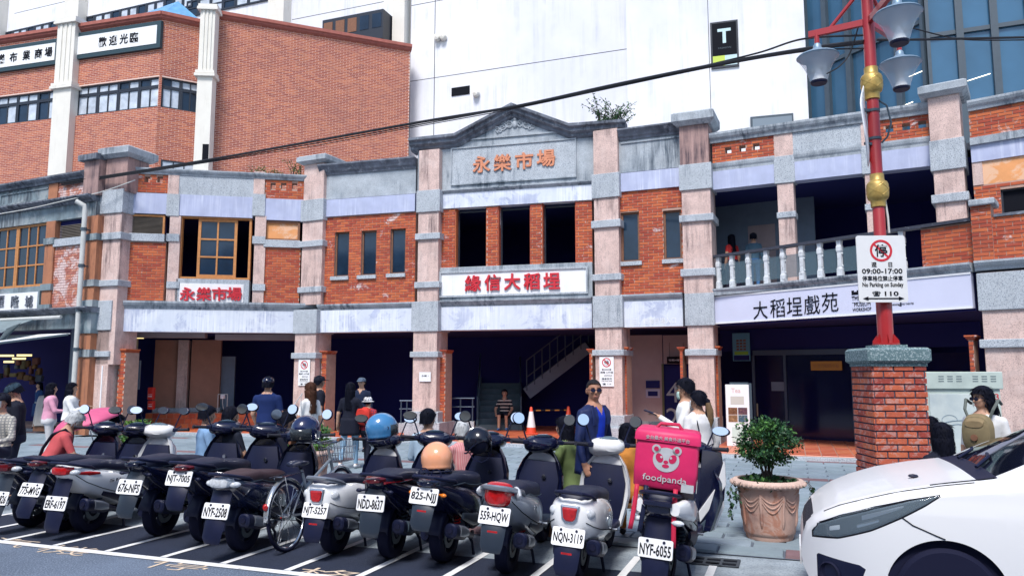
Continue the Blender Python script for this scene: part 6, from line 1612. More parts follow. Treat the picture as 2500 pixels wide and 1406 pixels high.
def scooter(label, u, v, plate_txt, style, body, under=None, yaw=-20.3, seat=None, lean=-1.5, S=1.0, mirrors='round', front=None, shock=None, rail='plastic', fw=1.12, tilt=18, plate_x=0., nose=None, steer=8, pp=None, tailm=None, indm=None, refl=True):
    m_tail_, m_amb = tailm or m_tail, indm or m_bp
    p = at_z(u, v, 0.); pz = None
    ly = {'retro':-.415,'maxi':-.50,'sport':-.50}.get(style,-.475)*S
    if pp:        # stand it so that the plate hangs where it is seen, on the ground line of the wheel
        h_ = Vector((-math.sin(R(yaw)), math.cos(R(yaw)), 0)); r_ = Vector((h_.y, -h_.x, 0))
        q_ = at_depth(pp[0], pp[1], p.y+ly*h_.y); p = Vector((q_.x, q_.y, 0))-h_*ly-r_*(plate_x+q_.z*math.sin(R(-lean))); pz = q_.z/S
    t = thing('scooter', label, 'scooter', (p.x, p.y, .0), R(yaw), 'scooters parked in the marked stalls')
    t.scale = (S,S,S); t.rotation_euler = (0, R(-lean), R(yaw))
    under = under or m_bp; seat = seat or m_seat; front = front or body; nose = nose or front
    Rr, Rf, wb = .245, .24, 1.27
    wheel(t, 0, Rr, .125, m_bp); wf = wheel(t, wb, Rf, .105, m_bp)
    # rear body
    if style == 'retro':
        sx = [(-.40,0,.585,.085,.085,2.3),(-.375,0,.585,.13,.12,2.4),(-.31,0,.565,.18,.165,2.6),(-.18,0,.54,.212,.195,2.7),(.05,0,.505,.225,.21,2.8),(.28,0,.465,.215,.215,2.8),(.46,0,.43,.19,.205,2.7),(.58,0,.40,.14,.17,2.5)]
    elif style == 'sport':
        sx = [(-.50,0,.765,.05,.025,2.4),(-.44,0,.745,.09,.045,2.5),(-.30,0,.665,.15,.11,2.6),(-.10,0,.585,.185,.155,2.7),(.12,0,.505,.20,.19,2.8),(.34,0,.44,.195,.205,2.8),(.52,0,.40,.17,.19,2.6),(.62,0,.40,.11,.13,2.5)]
    elif style == 'maxi':
        sx = [(-.50,0,.70,.07,.04,2.6),(-.44,0,.69,.13,.07,2.8),(-.28,0,.655,.19,.10,3),(-.05,0,.60,.215,.14,3),(.2,0,.53,.215,.17,3),(.45,0,.465,.19,.18,3),(.62,0,.42,.14,.15,2.6)]
    else:
        sx = [(-.46,0,.715,.07,.045,2.4),(-.41,0,.70,.12,.075,2.5),(-.28,0,.62,.18,.135,2.6),(-.08,0,.545,.21,.17,2.7),(.16,0,.48,.215,.20,2.8),(.38,0,.43,.20,.205,2.8),(.54,0,.40,.165,.18,2.6),(.62,0,.395,.11,.12,2.5)]
    mb = MB(); mb.loft(sx, 28); bd = mb.build('rear_body', body, t, 55)
    # seat: two humps
    zs = {'retro':.725,'sport':.775,'maxi':.765}.get(style,.735)
    yb = sx[0][0]+.06
    mb = MB(); mb.loft([(yb,0,zs-.02,.07,.035,2.6),(yb+.05,0,zs-.02,.115,.055,2.8),(yb+.2,0,zs-.02,.145,.068,3),(-.0,0,zs-.025,.155,.075,3),(.14,0,zs-.055,.16,.075,3),(.3,0,zs-.075,.165,.08,3),(.46,0,zs-.09,.145,.08,3),(.58,0,zs-.105,.10,.07,2.6),(.64,0,zs-.12,.05,.04,2.4)], 22); mb.build('seat', seat, t, 70)
    mb = MB(); mb.loft([(yb+.06,0,zs-.04,.10,.02,3),(.0,0,zs-.05,.14,.025,3),(.5,0,zs-.11,.12,.03,3)], 16); mb.build('seat_base', m_bp, t, True)
    # engine, transmission, exhaust
    mb = MB(); mb.loft([(-.12,-.15,.26,.04,.06,2.6),(-.02,-.15,.255,.055,.10,2.8),(.2,-.15,.28,.06,.11,2.8),(.42,-.14,.30,.055,.10,2.8),(.52,-.12,.30,.04,.07,2.4)], 18); mb.loft([(.05,0,.42,.10,.08,2.6),(.25,0,.40,.13,.12,2.6),(.5,0,.36,.12,.10,2.6)], 16); mb.build('engine', m_bp, t, True)
    mb = MB(); mb.tube([(.10,.42,.20),(.15,.28,.19),(.17,.12,.25),(.175,-.02,.28)], [.02,.022,.03,.05], 12); mb.loft([(-.30,.175,.355,.045,.05,2.4),(-.285,.175,.35,.06,.065,2.5),(-.05,.175,.295,.062,.068,2.6),(.02,.17,.275,.045,.05,2.4)], 18); ex = mb.build('exhaust', m_bp, t, True)
    mb = MB(); mb.loft([(-.20,.215,.34,.03,.05,2.6),(-.10,.222,.315,.03,.05,2.6),(.0,.22,.29,.02,.035,2.4)], 14); mb.build('heat_shield', m_alu if (shock or style != 'sport') else m_steel, ex, True)
    mb = MB(); mb.lathe([(.025,-.01),(.025,.006)], (.175,-.30,.357), 12, axis='y'); mb.build('exhaust_tip', m_rub, ex)
    for sx_ in (-1,1):
        mb = MB(); p0, p1 = Vector((sx_*.115,-.02,.30)), Vector((sx_*.125,.03,.60)); pts = []
        for i in range(49): f = i/48; a = f*2*math.pi*8; pts.append(p0.lerp(p1,.15+.75*f)+Vector((.026*math.cos(a), .026*math.sin(a), 0)))
        mb.tube(pts, .0075, 5); so_ = mb.build('shock_spring', shock or m_steel, t, True)
        mb = MB(); mb.tube([p0,p1], .014, 8); mb.build('damper', m_bp, so_, True)
    # hugger, plate bracket, plate
    ybk = sx[0][0]; zb = sx[0][2]
    if style == 'retro': pc = Vector((plate_x,-.415,.455)); ft = (-.36,.54)
    elif style == 'maxi': pc = Vector((plate_x,-.50,.47)); ft = (-.42,.62)
    elif style == 'sport': pc = Vector((plate_x,-.50,.60)); ft = (-.42,.70)
    else: pc = Vector((plate_x,-.475,.57)); ft = (-.40,.66)
    if pz: pc.z = pz
    tl = R(tilt)
    dn = Vector((0,-math.sin(tl),-math.cos(tl)))
    mb = MB(); a_ = Vector((0,ft[0]+.03,ft[1])); b_ = pc+Vector((-plate_x,.03,0))+dn*.08; c_ = pc+Vector((-plate_x,.03,0))+dn*.24; d_ = pc+Vector((-plate_x,.06,0))+dn*.30
    ring = lambda c, w_, th: [c+Vector((sx_*w_, yy, 0)) for sx_, yy in ((-1,.0),(-.6,-th),(.6,-th),(1,.0),(.8,.02),(-.8,.02))]
    mb.sweep([ring(a_,.10,.03), ring(b_,.105,.022), ring(c_,.095,.02), ring(d_,.075,.012)]); mb.build('mudguard', under, t, 50)
    if refl: mb = MB(); rc_ = pc+Vector((-plate_x,.015,0))+dn*.135; mb.obox(rc_, .085, .012, .032, (1,0,0), (0,1,0)); mb.build('reflector', m_tail, t)
    plate(t, plate_txt, pc, -tl)
    mb = MB(); mb.lathe([(Rr+.035,-.06),(Rr+.05,0),(Rr+.035,.06)], (0,0,Rr), 14, axis='x', ang=math.pi*.62, cap=False) if False else None
    pts = []
    rings = []
    for i in range(9):
        a = R(60+i*14); r_ = Rr+.03; rings.append([(x, r_*math.cos(a)+(.0), Rr+r_*math.sin(a)+e) for x,e in ((-.07,-.02),(-.05,.008),(.05,.008),(.07,-.02))])
    mb = MB(); mb.sweep(rings, cap=False, closed=False); o = mb.build('hugger', m_bp, t, True); o.modifiers.new('t','SOLIDIFY').thickness = .006
    # centre stand and side stand
    mb = MB(); mb.tube([(.16,.34,.012),(.13,.36,.12),(.08,.30,.24),(-.08,.30,.24),(-.13,.36,.12),(-.16,.34,.012)], .014, 6); mb.build('stand', m_bp, t, True)
    # fan cover, foot pegs, air box, body seams
    mb = MB(); mb.lathe([(0,.02),(.02,.022),(.075,.014),(.085,.0),(.085,-.05)], (.135,.36,.33), 20, axis='x'); fc = mb.build('fan_cover', m_bp, t, True)
    for k in range(10): a = 2*math.pi*k/10; mb = MB(); mb.bar((.152,.36+.028*math.cos(a),.33+.028*math.sin(a)), (.150,.36+.07*math.cos(a),.33+.07*math.sin(a)), .012, .006); mb.build('cooling_rib', m_steel, fc)
    mb = MB(); mb.loft([(-.06,-.16,.40,.03,.05,3),(.02,-.165,.41,.045,.07,3),(.22,-.165,.41,.045,.07,3),(.30,-.16,.40,.03,.05,3)], 14); mb.build('air_box', m_bp, t, True)
    for sx_ in (-1,1):
        mb = MB(); mb.tube([(sx_*.16,.42,.36),(sx_*.24,.42,.365)], .012, 6); mb.build('foot_peg', m_alu, t)
        pts = []
        for (y_,cx_,cz_,hw_,hh_,e_) in sx[1:-1]: c_, d_ = math.cos(R(-12)), math.sin(R(-12)); pts.append((sx_*(hw_*abs(c_)**(2/e_)+.001), y_, cz_-hh_*abs(d_)**(2/e_)))
        mb = MB(); mb.tube(pts, .0035, 5); mb.build('body_seam', m_blk, bd, True)
    mb = MB(); mb.tube([(.158,yb+.2,zs-.045),(.168,-.0,zs-.05),(.172,.14,zs-.085),(.178,.3,zs-.105),(.158,.46,zs-.12)], .004, 5); mb.build('seat_piping', m_steel, t, True)
    mb = MB(); mb.obox((.03,.06,.30), .02, .05, .07); mb.tube([(.05,.07,.32),(.06,.2,.38),(.03,.35,.42)], .004, 5); mb.build('brake_caliper', m_alu, t)
    # floor, leg shield, steering head
    mb = MB(); mb.loft([(.50,0,.33,.14,.05,4),(.60,0,.315,.175,.035,4),(.92,0,.315,.18,.035,4),(1.0,0,.33,.16,.05,4)], 18); mb.build('floorboard', under, t, 50)
    rows = []
    for z_, yc, hw, sw in ((.29,.98,.17,.02),(.42,.985,.20,.05),(.58,1.01,.225,.08),(.72,1.04,.215,.09),(.84,1.07,.17,.09),(.93,1.09,.11,.06)):
        hw *= fw; fr = [(hw*math.sin(R(a)), yc+sw*(math.cos(R(a))-.3)+.0, z_) for a in (-90,-60,-30,0,30,60,90)]; bk_ = [(x*.94, y-.045, z_) for x,y,z_ in reversed(fr)]
        rows.append(fr+bk_)
    mb = MB(); mb.sweep(rows); ls = mb.build('leg_shield', front, t, 50)
    mb = MB(); rows2 = []
    for z_, yc, hw in ((.33,.945,.16),(.5,.95,.19),(.68,.975,.20),(.84,1.01,.15)): rows2.append([(x*hw, yc+.035*(1-x*x)*-1, z_) for x in (-1,-.5,0,.5,1)]+[(x*hw, yc+.05, z_) for x in (1,.5,0,-.5,-1)])
    mb.sweep(rows2); mb.build('inner_panel', m_bp, t, 60)
    mb = MB(); mb.lathe([(.02,-.012),(.022,0),(.012,.004),(0,.004)], (.06,.935,.70), 12, axis='y'); mb.build('key_switch', m_chr, ls, True)
    mb = MB(); mb.loft([(1.04,0,.70,.17,.22,2.6),(1.12,0,.69,.165,.24,2.6),(1.22,0,.66,.13,.20,2.4),(1.30,0,.62,.07,.11,2.2),(1.325,0,.61,.03,.05,2)], 20); nz = mb.build('nose', nose, t, True)
    # front fork and fender
    mb = MB()
    for sx_ in (-1,1): mb.tube([(sx_*.075,1.12,.62),(sx_*.075,wb,Rf)], .018, 8)
    mb.build('fork', m_steel, t, True)
    rings = []
    for i in range(11):
        a = R(20+i*14); r_ = Rf+.03; rings.append([(x, wb+r_*math.cos(a), Rf+r_*math.sin(a)+e) for x,e in ((-.075,-.05),(-.065,-.01),(-.03,.012),(.03,.012),(.065,-.01),(.075,-.05))])
    mb = MB(); mb.sweep(rings, cap=False, closed=False); o = mb.build('front_fender', nose, t, True); o.modifiers.new('t','SOLIDIFY').thickness = .006
    # handlebar: turned a little about the steering axis
    hb = bpy.data.objects.new('handlebar', None); link(hb, t); 
    def HB(mbx): mbx.T = Matrix.Translation((0,1.03,1.0)) @ Matrix.Rotation(R(steer),4,'Z'); return mbx
    bpy.data.objects.remove(hb)
    mb = HB(MB()); mb.loft([(-.11,0,.0,.07,.03,2.4),(-.08,0,.01,.14,.06,2.6),(.0,0,.005,.19,.085,2.6),(.07,0,-.01,.17,.095,2.5),(.13,0,-.04,.11,.07,2.3),(.155,0,-.05,.05,.03,2)], 22); hbo = mb.build('handlebar_cowl', front, t, True)
    mb = HB(MB()); mb.T = mb.T @ Matrix.Rotation(R(-28),4,'X'); mb.ell((0,-.055,.062), .10, .05, .016, 18, 4); mb.build('dashboard', m_dash, hbo, True)
    mb = HB(MB()); mb.tube([(-.33,-.07,.03),(-.2,-.02,.02),(-.1,.02,0),(.1,.02,0),(.2,-.02,.02),(.33,-.07,.03)], .011, 8); mb.build('bar', m_bp, hbo, True)
    for sx_ in (-1,1):
        mb = HB(MB()); mb.tube([(sx_*.22,-.03,.022),(sx_*.35,-.08,.032)], .018, 10); mb.tube([(sx_*.35,-.08,.032),(sx_*.36,-.084,.033)], .022, 10); mb.build('grip', m_grip, hbo, True)
        mb = HB(MB()); mb.tube([(sx_*.19,.0,.02),(sx_*.24,.03,.015),(sx_*.35,-.03,.02)], [.012,.008,.006], 6); mb.build('brake_lever', m_alu, hbo, True)
        mb = HB(MB()); mb.cbox(sx_*.19-.03,sx_*.19+.03,-.05,.0,.0,.045,.008); mb.build('switch_pod', m_bp, hbo)
        mb = HB(MB()); mb.tube([(sx_*.2,-.0,.02),(sx_*.23,.08,.06),(sx_*.16,.13,.02),(sx_*.06,.11,-.12)], .005, 5); mb.build('brake_cable', m_bp, hbo, True)
        mx = Vector((sx_*.275,-.02,.25)) if mirrors != 'low' else Vector((sx_*.29,-.03,.19))
        mb = HB(MB()); mb.tube([(sx_*.17,-.01,.035),(sx_*.2,.0,.12),(sx_*.23,0,.2),mx], .008, 6); st_ = mb.build('mirror_stem', m_bp, hbo, True)
        if mirrors == 'round': rx_, rz_ = .062, .062
        elif mirrors == 'oval': rx_, rz_ = .078, .048
        else: rx_, rz_ = .085, .045
        mb = HB(MB()); mb.T = mb.T @ Matrix.Translation(mx) @ Matrix.Rotation(R(-sx_*12-steer*.6),4,'Z') @ Matrix.Rotation(R(-15),4,'X') @ Matrix.Rotation(R(sx_*(-18 if mirrors == 'angular' else 0)),4,'Y'); T_ = mb.T
        mb.ell((0,.012,0), rx_, .028, rz_, 18, 8); mb.build('mirror_shell', m_bp if mirrors != 'chrome' else m_chr, st_, True)
        mb = MB(); mb.T = T_; mb.prism([(rx_*.88*math.cos(2*math.pi*i/20), rz_*.88*math.sin(2*math.pi*i/20)) for i in range(20)], -.0185, -.012, axis='y'); mb.build('mirror_glass', m_mir, st_)
    # tail lamp, indicators, grab rail
    yb_, zb_ = sx[0][0], sx[0][2]
    if style == 'retro':
        mb = MB(); mb.prism([(-.062,.05),(.062,.05),(.05,-.03),(.03,-.055),(-.03,-.055),(-.05,-.03)], -.43, -.36, axis='y'); mb.v = [(x,y,z+.61) for x,y,z in mb.v]; mb.build('tail_light', m_tail_, t, bevel=.012)
        mb = MB(); mb.prism([(-.08,.066),(.08,.066),(.066,-.038),(.038,-.07),(-.038,-.07),(-.066,-.038)], -.415, -.36, axis='y'); mb.v = [(x,y,z+.61) for x,y,z in mb.v]; mb.build('tail_bezel', m_chr, t, bevel=.01)
        for sx_ in (-1,1):
            mb = MB(); mb.T = Matrix.Translation((sx_*.145,-.335,.615)) @ Matrix.Rotation(R(sx_*42),4,'Z'); mb.ell((0,0,0), .05, .03, .04, 14, 8); mb.build('indicator', m_clear, t, True)
    elif style == 'sport':
        mb = MB(); mb.loft([(yb_-.02,0,zb_+.0,.04,.016,2.6),(yb_+.0,0,zb_,.075,.024,2.6),(yb_+.08,0,zb_+.01,.10,.03,2.6)], 16); mb.build('tail_light', m_tail_, t, True)
        for sx_ in (-1,1): mb = MB(); mb.tube([(sx_*.07,-.42,.68),(sx_*.13,-.43,.67)], .01, 6); mb.ell((sx_*.15,-.43,.67), .03, .02, .018, 10, 6); mb.build('indicator', m_amb, t, True)
    elif style == 'bigtail':
        mb = MB(); mb.loft([(-.485,0,.715,.06,.06,3),(-.46,0,.72,.095,.085,3),(-.38,0,.72,.13,.10,3)], 20); mb.build('tail_light', m_tail_, t, True)
        for sx_ in (-1,1): mb = MB(); mb.T = Matrix.Translation((sx_*.145,-.33,.73)) @ Matrix.Rotation(R(sx_*28),4,'Z') @ Matrix.Rotation(R(sx_*-10),4,'Y'); mb.ell((0,.02,0), .03, .11, .055, 14, 8); mb.build('indicator', m_clear, t, True)
    elif style == 'maxi':
        mb = MB(); mb.cbox(-.11,.11,-.52,-.46,.71,.755,.01); mb.build('tail_light', m_tail_, t)
        for sx_ in (-1,1): mb = MB(); mb.T = Matrix.Translation((sx_*.15,-.46,.60)); mb.ell((0,0,0), .05, .03, .022, 12, 6); mb.build('indicator', m_clear, t, True)
    else:
        mb = MB(); mb.loft([(-.485,0,.70,.05,.03,3),(-.47,0,.705,.09,.045,3),(-.40,0,.71,.125,.05,3)], 18); mb.build('tail_light', m_tail_, t, True)
        for sx_ in (-1,1): mb = MB(); mb.T = Matrix.Translation((sx_*.13,-.40,.69)) @ Matrix.Rotation(R(sx_*35),4,'Z'); mb.ell((0,0,0), .055, .03, .028, 12, 6); mb.build('indicator', m_clear, t, True)
    rm = {'plastic': m_bp, 'chrome': m_chr, 'silver': m_alu, 'body': body}[rail]
    yr = yb_-.02
    mb = MB(); mb.tube([(.14,-.12,zs-.05),(.15,-.2,zs-.01),(.14,yr+.08,zs+.03),(.09,yr,zs+.05),(0,yr-.02,zs+.055),(-.09,yr,zs+.05),(-.14,yr+.08,zs+.03),(-.15,-.2,zs-.01),(-.14,-.12,zs-.05)], .016 if rail != 'silver' else .022, 8); mb.build('grab_rail', rm, t, True)
    # side trim line
    for sx_ in (-1,1):
        mb = MB(); mb.loft([(-.06,sx_*.19,.44,.012,.03,2.6),(.2,sx_*.19,.37,.02,.06,2.6),(.5,sx_*.17,.33,.016,.05,2.6)], 12); mb.build('side_trim', under, t, True)
    return t
p_white = paint('white', (.78,.79,.80)); p_black = paint('black', (.0035,.0055,.027), .22, .6); p_navy = paint('navy', (.006,.010,.034), .18, .8); p_silver = paint('silver', (.34,.38,.43), .3, .6, .45)
p_red = paint('red', (.42,.012,.02)); p_grey = paint('grey', (.016,.026,.044), .45, .2)
m_redsp = mat('red_spring', (.5,.02,.02), .4)
SCO = {}
SCO[0] = scooter('black scooter cut by the left edge of the picture', 6, 1285, 'MPR-3826', 'std', p_black, under=p_grey, pp=(-6,1215), yaw=-13, tailm=m_tdark, refl=False, steer=24)
SCO[1] = scooter('black sporty scooter plated 775-MVG, second from the left', 80, 1294, '775-MVG', 'sport', p_black, mirrors='oval', front=p_black, tilt=24, pp=(75,1195), yaw=-13, tailm=m_tdark, refl=False, steer=30)
SCO[2] = scooter('white and black scooter plated ERF-6197 with a long red side lamp', 190, 1299, 'ERF-6197', 'std', p_white, front=p_white, mirrors='oval', nose=p_white, tilt=14, plate_x=.0, pp=(136,1228), yaw=-13, tailm=m_tail, refl=False, steer=22)
SCO[3] = scooter('black scooter plated 676-NFS with a high dark tail', 334, 1307, '676-NFS', 'sport', p_black, under=p_grey, front=p_black, mirrors='oval', pp=(316,1188), yaw=-13, tailm=p_black, refl=False, S=1.04, steer=34)
SCO[4] = scooter('black scooter plated NJT-7005 with a slim red tail lamp', 440, 1322, 'NJT-7005', 'sport', p_black, mirrors='round', front=p_black, pp=(437,1167), yaw=-12, tailm=m_tdark, refl=False, S=1.03, steer=28)
SCO[5] = scooter('glossy navy scooter plated NYF-2508 with a brown seat', 552, 1345, 'NYF-2508', 'std', p_navy, seat=mat('brown_seat', (.045,.022,.028), .5), mirrors='round', front=p_navy, pp=(527,1247), yaw=-13, tailm=m_clear, refl=False, steer=36)
SCO[6] = scooter('white rounded scooter plated NJT-5257 beside the bicycle', 808, 1350, 'NJT-5257', 'retro', p_white, rail='silver', mirrors='oval', front=p_black, nose=p_white, pp=(770,1245), yaw=-16, S=.97, steer=30)
SCO[7] = scooter('black and red scooter plated NDD-8637 under the light blue helmet', 922, 1362, 'NDD-8637', 'sport', p_black, under=p_grey, seat=None, mirrors='oval', front=p_black, tilt=10, pp=(905,1227), yaw=-15, tailm=m_tdark, refl=False, steer=18)
SCO[8] = scooter('black scooter plated 825-NJJ carrying an orange helmet', 1050, 1372, '825-NJJ', 'sport', p_black, under=p_grey, shock=m_redsp, mirrors='round', front=p_black, pp=(1035,1210), yaw=-19, lean=-3, tailm=p_black, indm=m_amber, steer=33)
SCO[9] = scooter('silver scooter plated 559-HQW with a big red tail lamp', 1220, 1398, '559-HQW', 'bigtail', p_silver, under=p_grey, rail='silver', shock=m_redsp, mirrors='round', front=p_black, nose=p_silver, pp=(1207,1258), yaw=-16, lean=-4, steer=35)
SCO[10] = scooter('white rounded scooter plated NQN-3119 next to the silver one', 1402, 1418, 'NQN-3119', 'retro', p_white, mirrors='round', front=p_white, nose=p_white, pp=(1387,1310), yaw=-18, lean=-4, steer=34)
SCO[11] = scooter('black and white delivery scooter plated NYF-6055 with a pink box', 1606, 1432, 'NYF-6055', 'maxi', p_black, front=p_black, nose=p_white, mirrors='low', tilt=8, pp=(1600,1338), yaw=-21, lean=-4, fw=1.5, tailm=p_black, refl=False, steer=6)
# lower red edge of the seat on the red and black scooter; side lamp of the white one; chrome script
mb = MB(); mb.loft([(-.44,0,.745,.115,.014,3),(-.2,0,.735,.155,.016,3),(.05,0,.715,.168,.014,3)], 16); mb.build('red_seat_edge', p_red, SCO[7], True)
for sx_ in (1,): mb = MB(); mb.loft([(-.38,.145,.68,.01,.012,2.4),(-.25,.175,.665,.014,.024,2.4),(-.12,.19,.655,.012,.012,2.4)], 12); mb.build('side_lamp', m_tail, SCO[2], True)
for k, txt, y_, z_ in ((5,'JBUBU 115',.06,.56),(10,'Fiddle 115',.02,.54),(9,'SR',.02,.58),(2,'SR',.1,.56)):
    x_ = {5:.217,10:.228,9:.217,2:.217}[k]; T = Matrix.Translation((x_,y_,z_)) @ Matrix.Rotation(R(90),4,'Z')
    text_mb(txt, .20 if k != 9 else .1, .032, .004, T=T).build('script_badge', m_chr, SCO[k])
# white wing panels of the delivery scooter
for sx_ in (-1,1):
    mb = MB(); mb.loft([(-.49,sx_*.13,.70,.035,.045,2.6),(-.38,sx_*.18,.69,.04,.075,2.6),(-.15,sx_*.21,.65,.035,.085,2.8),(.05,sx_*.215,.60,.015,.05,2.6)], 14); mb.build('tail_wing', p_white, SCO[11], True)
    def fair(name, poly, dy, m_):
        mb = MB(); fr = [(sx_*x, .93+(x-.15)*.75+dy, z) for x,z in poly]; bk2 = [(x, y+.03, z) for x,y,z in fr]; n = len(poly)
        mb.add(fr+bk2, [tuple(range(n)), tuple(range(2*n-1,n-1,-1))]+[(i,n+i,n+(i+1)%n,(i+1)%n) for i in range(n)]); mb.build(name, m_, SCO[11], bevel=.006)
    fair('fairing', [(.12,.24),(.27,.30),(.34,.56),(.345,.74),(.30,1.0),(.14,1.02)], 0, p_black)
    fair('fairing_wing', [(.135,.46),(.27,.68),(.335,.96),(.352,.70),(.29,.58),(.15,.36)], -.014, p_white); fair('fairing_grille', [(.14,.26),(.23,.31),(.24,.44),(.15,.34)], -.012, m_steel)
    fair('fairing_edge', [(.26,.30),(.275,.29),(.345,.50),(.336,.56)], -.012, p_white)
mb = MB(); mb.box(-.05,.05,-.62,-.60,.18,.38) if False else mb.cbox(-.16,-.13,.2,.46,.15,.42,.005); mb.build('radiator_guard', m_alu, SCO[11])
# number stickers / white patch etc. on the seat-back of the black scooter
for sx_ in (-1,1): mb = MB(); mb.lathe([(.042,-.004),(.05,-.004),(.05,.004),(.042,.004),(.042,-.004)], (sx_*.06,-.40,.835), 18, axis='y'); mb.build('rail_ring', m_bp, SCO[8])

# ------------------------------------------------------------------ delivery box (stands on the scooter)
bs = SCO[11].matrix_world if False else None
def on_scooter(k, loc):
    t = SCO[k]; M = Matrix.Translation(t.location) @ t.rotation_euler.to_matrix().to_4x4(); return M @ Vector(loc)
m_pinkb = mat('pink_box_fabric', (.62,.018,.115), .5, var=.1, scale=5, bump=.35, bscale=9); m_pinkd2 = mat('dark_pink_fabric', (.50,.012,.08), .5); m_silver = mat('reflective_silver', (.62,.64,.66), .35, metal=.35, var=.12, scale=9)
bxp = on_scooter(11, (0,-.20,.825))
box = thing('delivery_box', 'bright pink insulated delivery box with a panda face emblem', 'delivery box', bxp, R(-14))
box.rotation_euler = (0, R(6), R(-14))
bw, bd_, bh_ = .232, .21, .43
rings = []
for z_, e in ((0,-.012),(.015,.0),(.15,.006),(.3,.004),(bh_-.02,.0),(bh_,-.015)):
    rings.append([(x*(bw+e), y*(bd_+e), z_) for x,y in ((-1,-.93),(-.93,-1),(-.3,-1.02),(.3,-1.02),(.93,-1),(1,-.93),(1,.93),(.93,1),(-.93,1),(-1,.93))])
mb = MB(); mb.sweep(rings); mb.build('bag', m_pinkb, box, 50)
rings = [[(x*(bw+.012+e), y*(bd_+.012+e), z_) for x,y in ((-1,-.93),(-.93,-1),(.93,-1),(1,-.93),(1,.93),(.93,1),(-.93,1),(-1,.93))] for z_, e in ((bh_-.075,.006),(bh_-.02,.004),(bh_+.008,-.01),(bh_+.018,-.05))]
mb = MB(); mb.sweep(rings); lid = mb.build('lid_flap', m_pinkb, box, 50)
yf = -(bd_*1.02+.008)
def disc(cx, cz, r_, y, rx_=1., n=28, rot=0.): 
    pts = [(rx_*r_*math.cos(2*math.pi*i/n), r_*math.sin(2*math.pi*i/n)) for i in range(n)]
    return [(cx+x*math.cos(rot)-z*math.sin(rot), cz+x*math.sin(rot)+z*math.cos(rot)) for x,z in pts]
def flat(name, poly, y, m, par): mb = MB(); mb.prism(poly, y-.0015, y, axis='y'); return mb.build(name, m, par)
em = flat('panda_emblem', disc(.0,.225,.092,0,1.08), yf, m_silver, box)
for sx_ in (-1,1):
    flat('emblem_ear', disc(sx_*.078,.300,.034,0), yf, m_silver, em); flat('emblem_inner_ear', disc(sx_*.078,.300,.018,0), yf-.002, m_pinkd2, em)
    flat('emblem_eye_patch', disc(sx_*.050,.235,.036,0,.75,rot=sx_*-.45), yf-.002, m_pinkd2, em); flat('emblem_eye', disc(sx_*.036,.243,.009,0), yf-.004, m_silver, em)
flat('emblem_nose', disc(0,.208,.013,0,1.4), yf-.002, m_pinkd2, em); flat('emblem_mouth', disc(0,.178,.014,0,1.9), yf-.002, m_pinkd2, em)
text_mb('foodpanda', .33, .062, .003, .006, T=Matrix.Translation((.0,yf+.001,.075))).build('lettering', m_silver, box)
text_mb('全台最大 美食外送平台', .33, .03, .003, .006, T=Matrix.Translation((.0,-(bd_+.012+.010),bh_-.045))).build('lettering', m_silver, lid)
mb = MB(); mb.box(bw+.006,bw+.010,-bd_*.8,bd_*.8,.06,.34); mb.build('side_pocket', m_pinkd2, box); mb = MB(); mb.box(bw*.55,bw*.95,-bd_-.012,-bd_-.006,.0,.06); mb.box(bw+.008,bw+.012,-bd_*.9,-bd_*.4,.0,.09); mb.build('reflective_patch', m_silver, box)
for x_, L_ in ((-.20,.33),(.09,.42),(-.13,.34)):
    mb = MB(); rings = []
    for i in range(8): f = i/7; rings.append([(x_+s_*.017+.02*f*f*(1 if x_ > 0 else -1), -bd_-.03-.05*math.sin(f*1.5), .02-L_*f) for s_ in (-1,1)])
    mb.sweep(rings, cap=False, closed=False); o = mb.build('strap', mat('red_strap', (.5,.01,.05), .6) if x_ != -.13 else m_bp, box, True); o.modifiers.new('t','SOLIDIFY').thickness = .004
mb = MB(); mb.tube([(-.1,0,bh_+.015),(-.07,0,bh_+.05),(.07,0,bh_+.055),(.1,0,bh_+.015)], .014, 6); mb.build('handle', m_pinkd2, box, True)

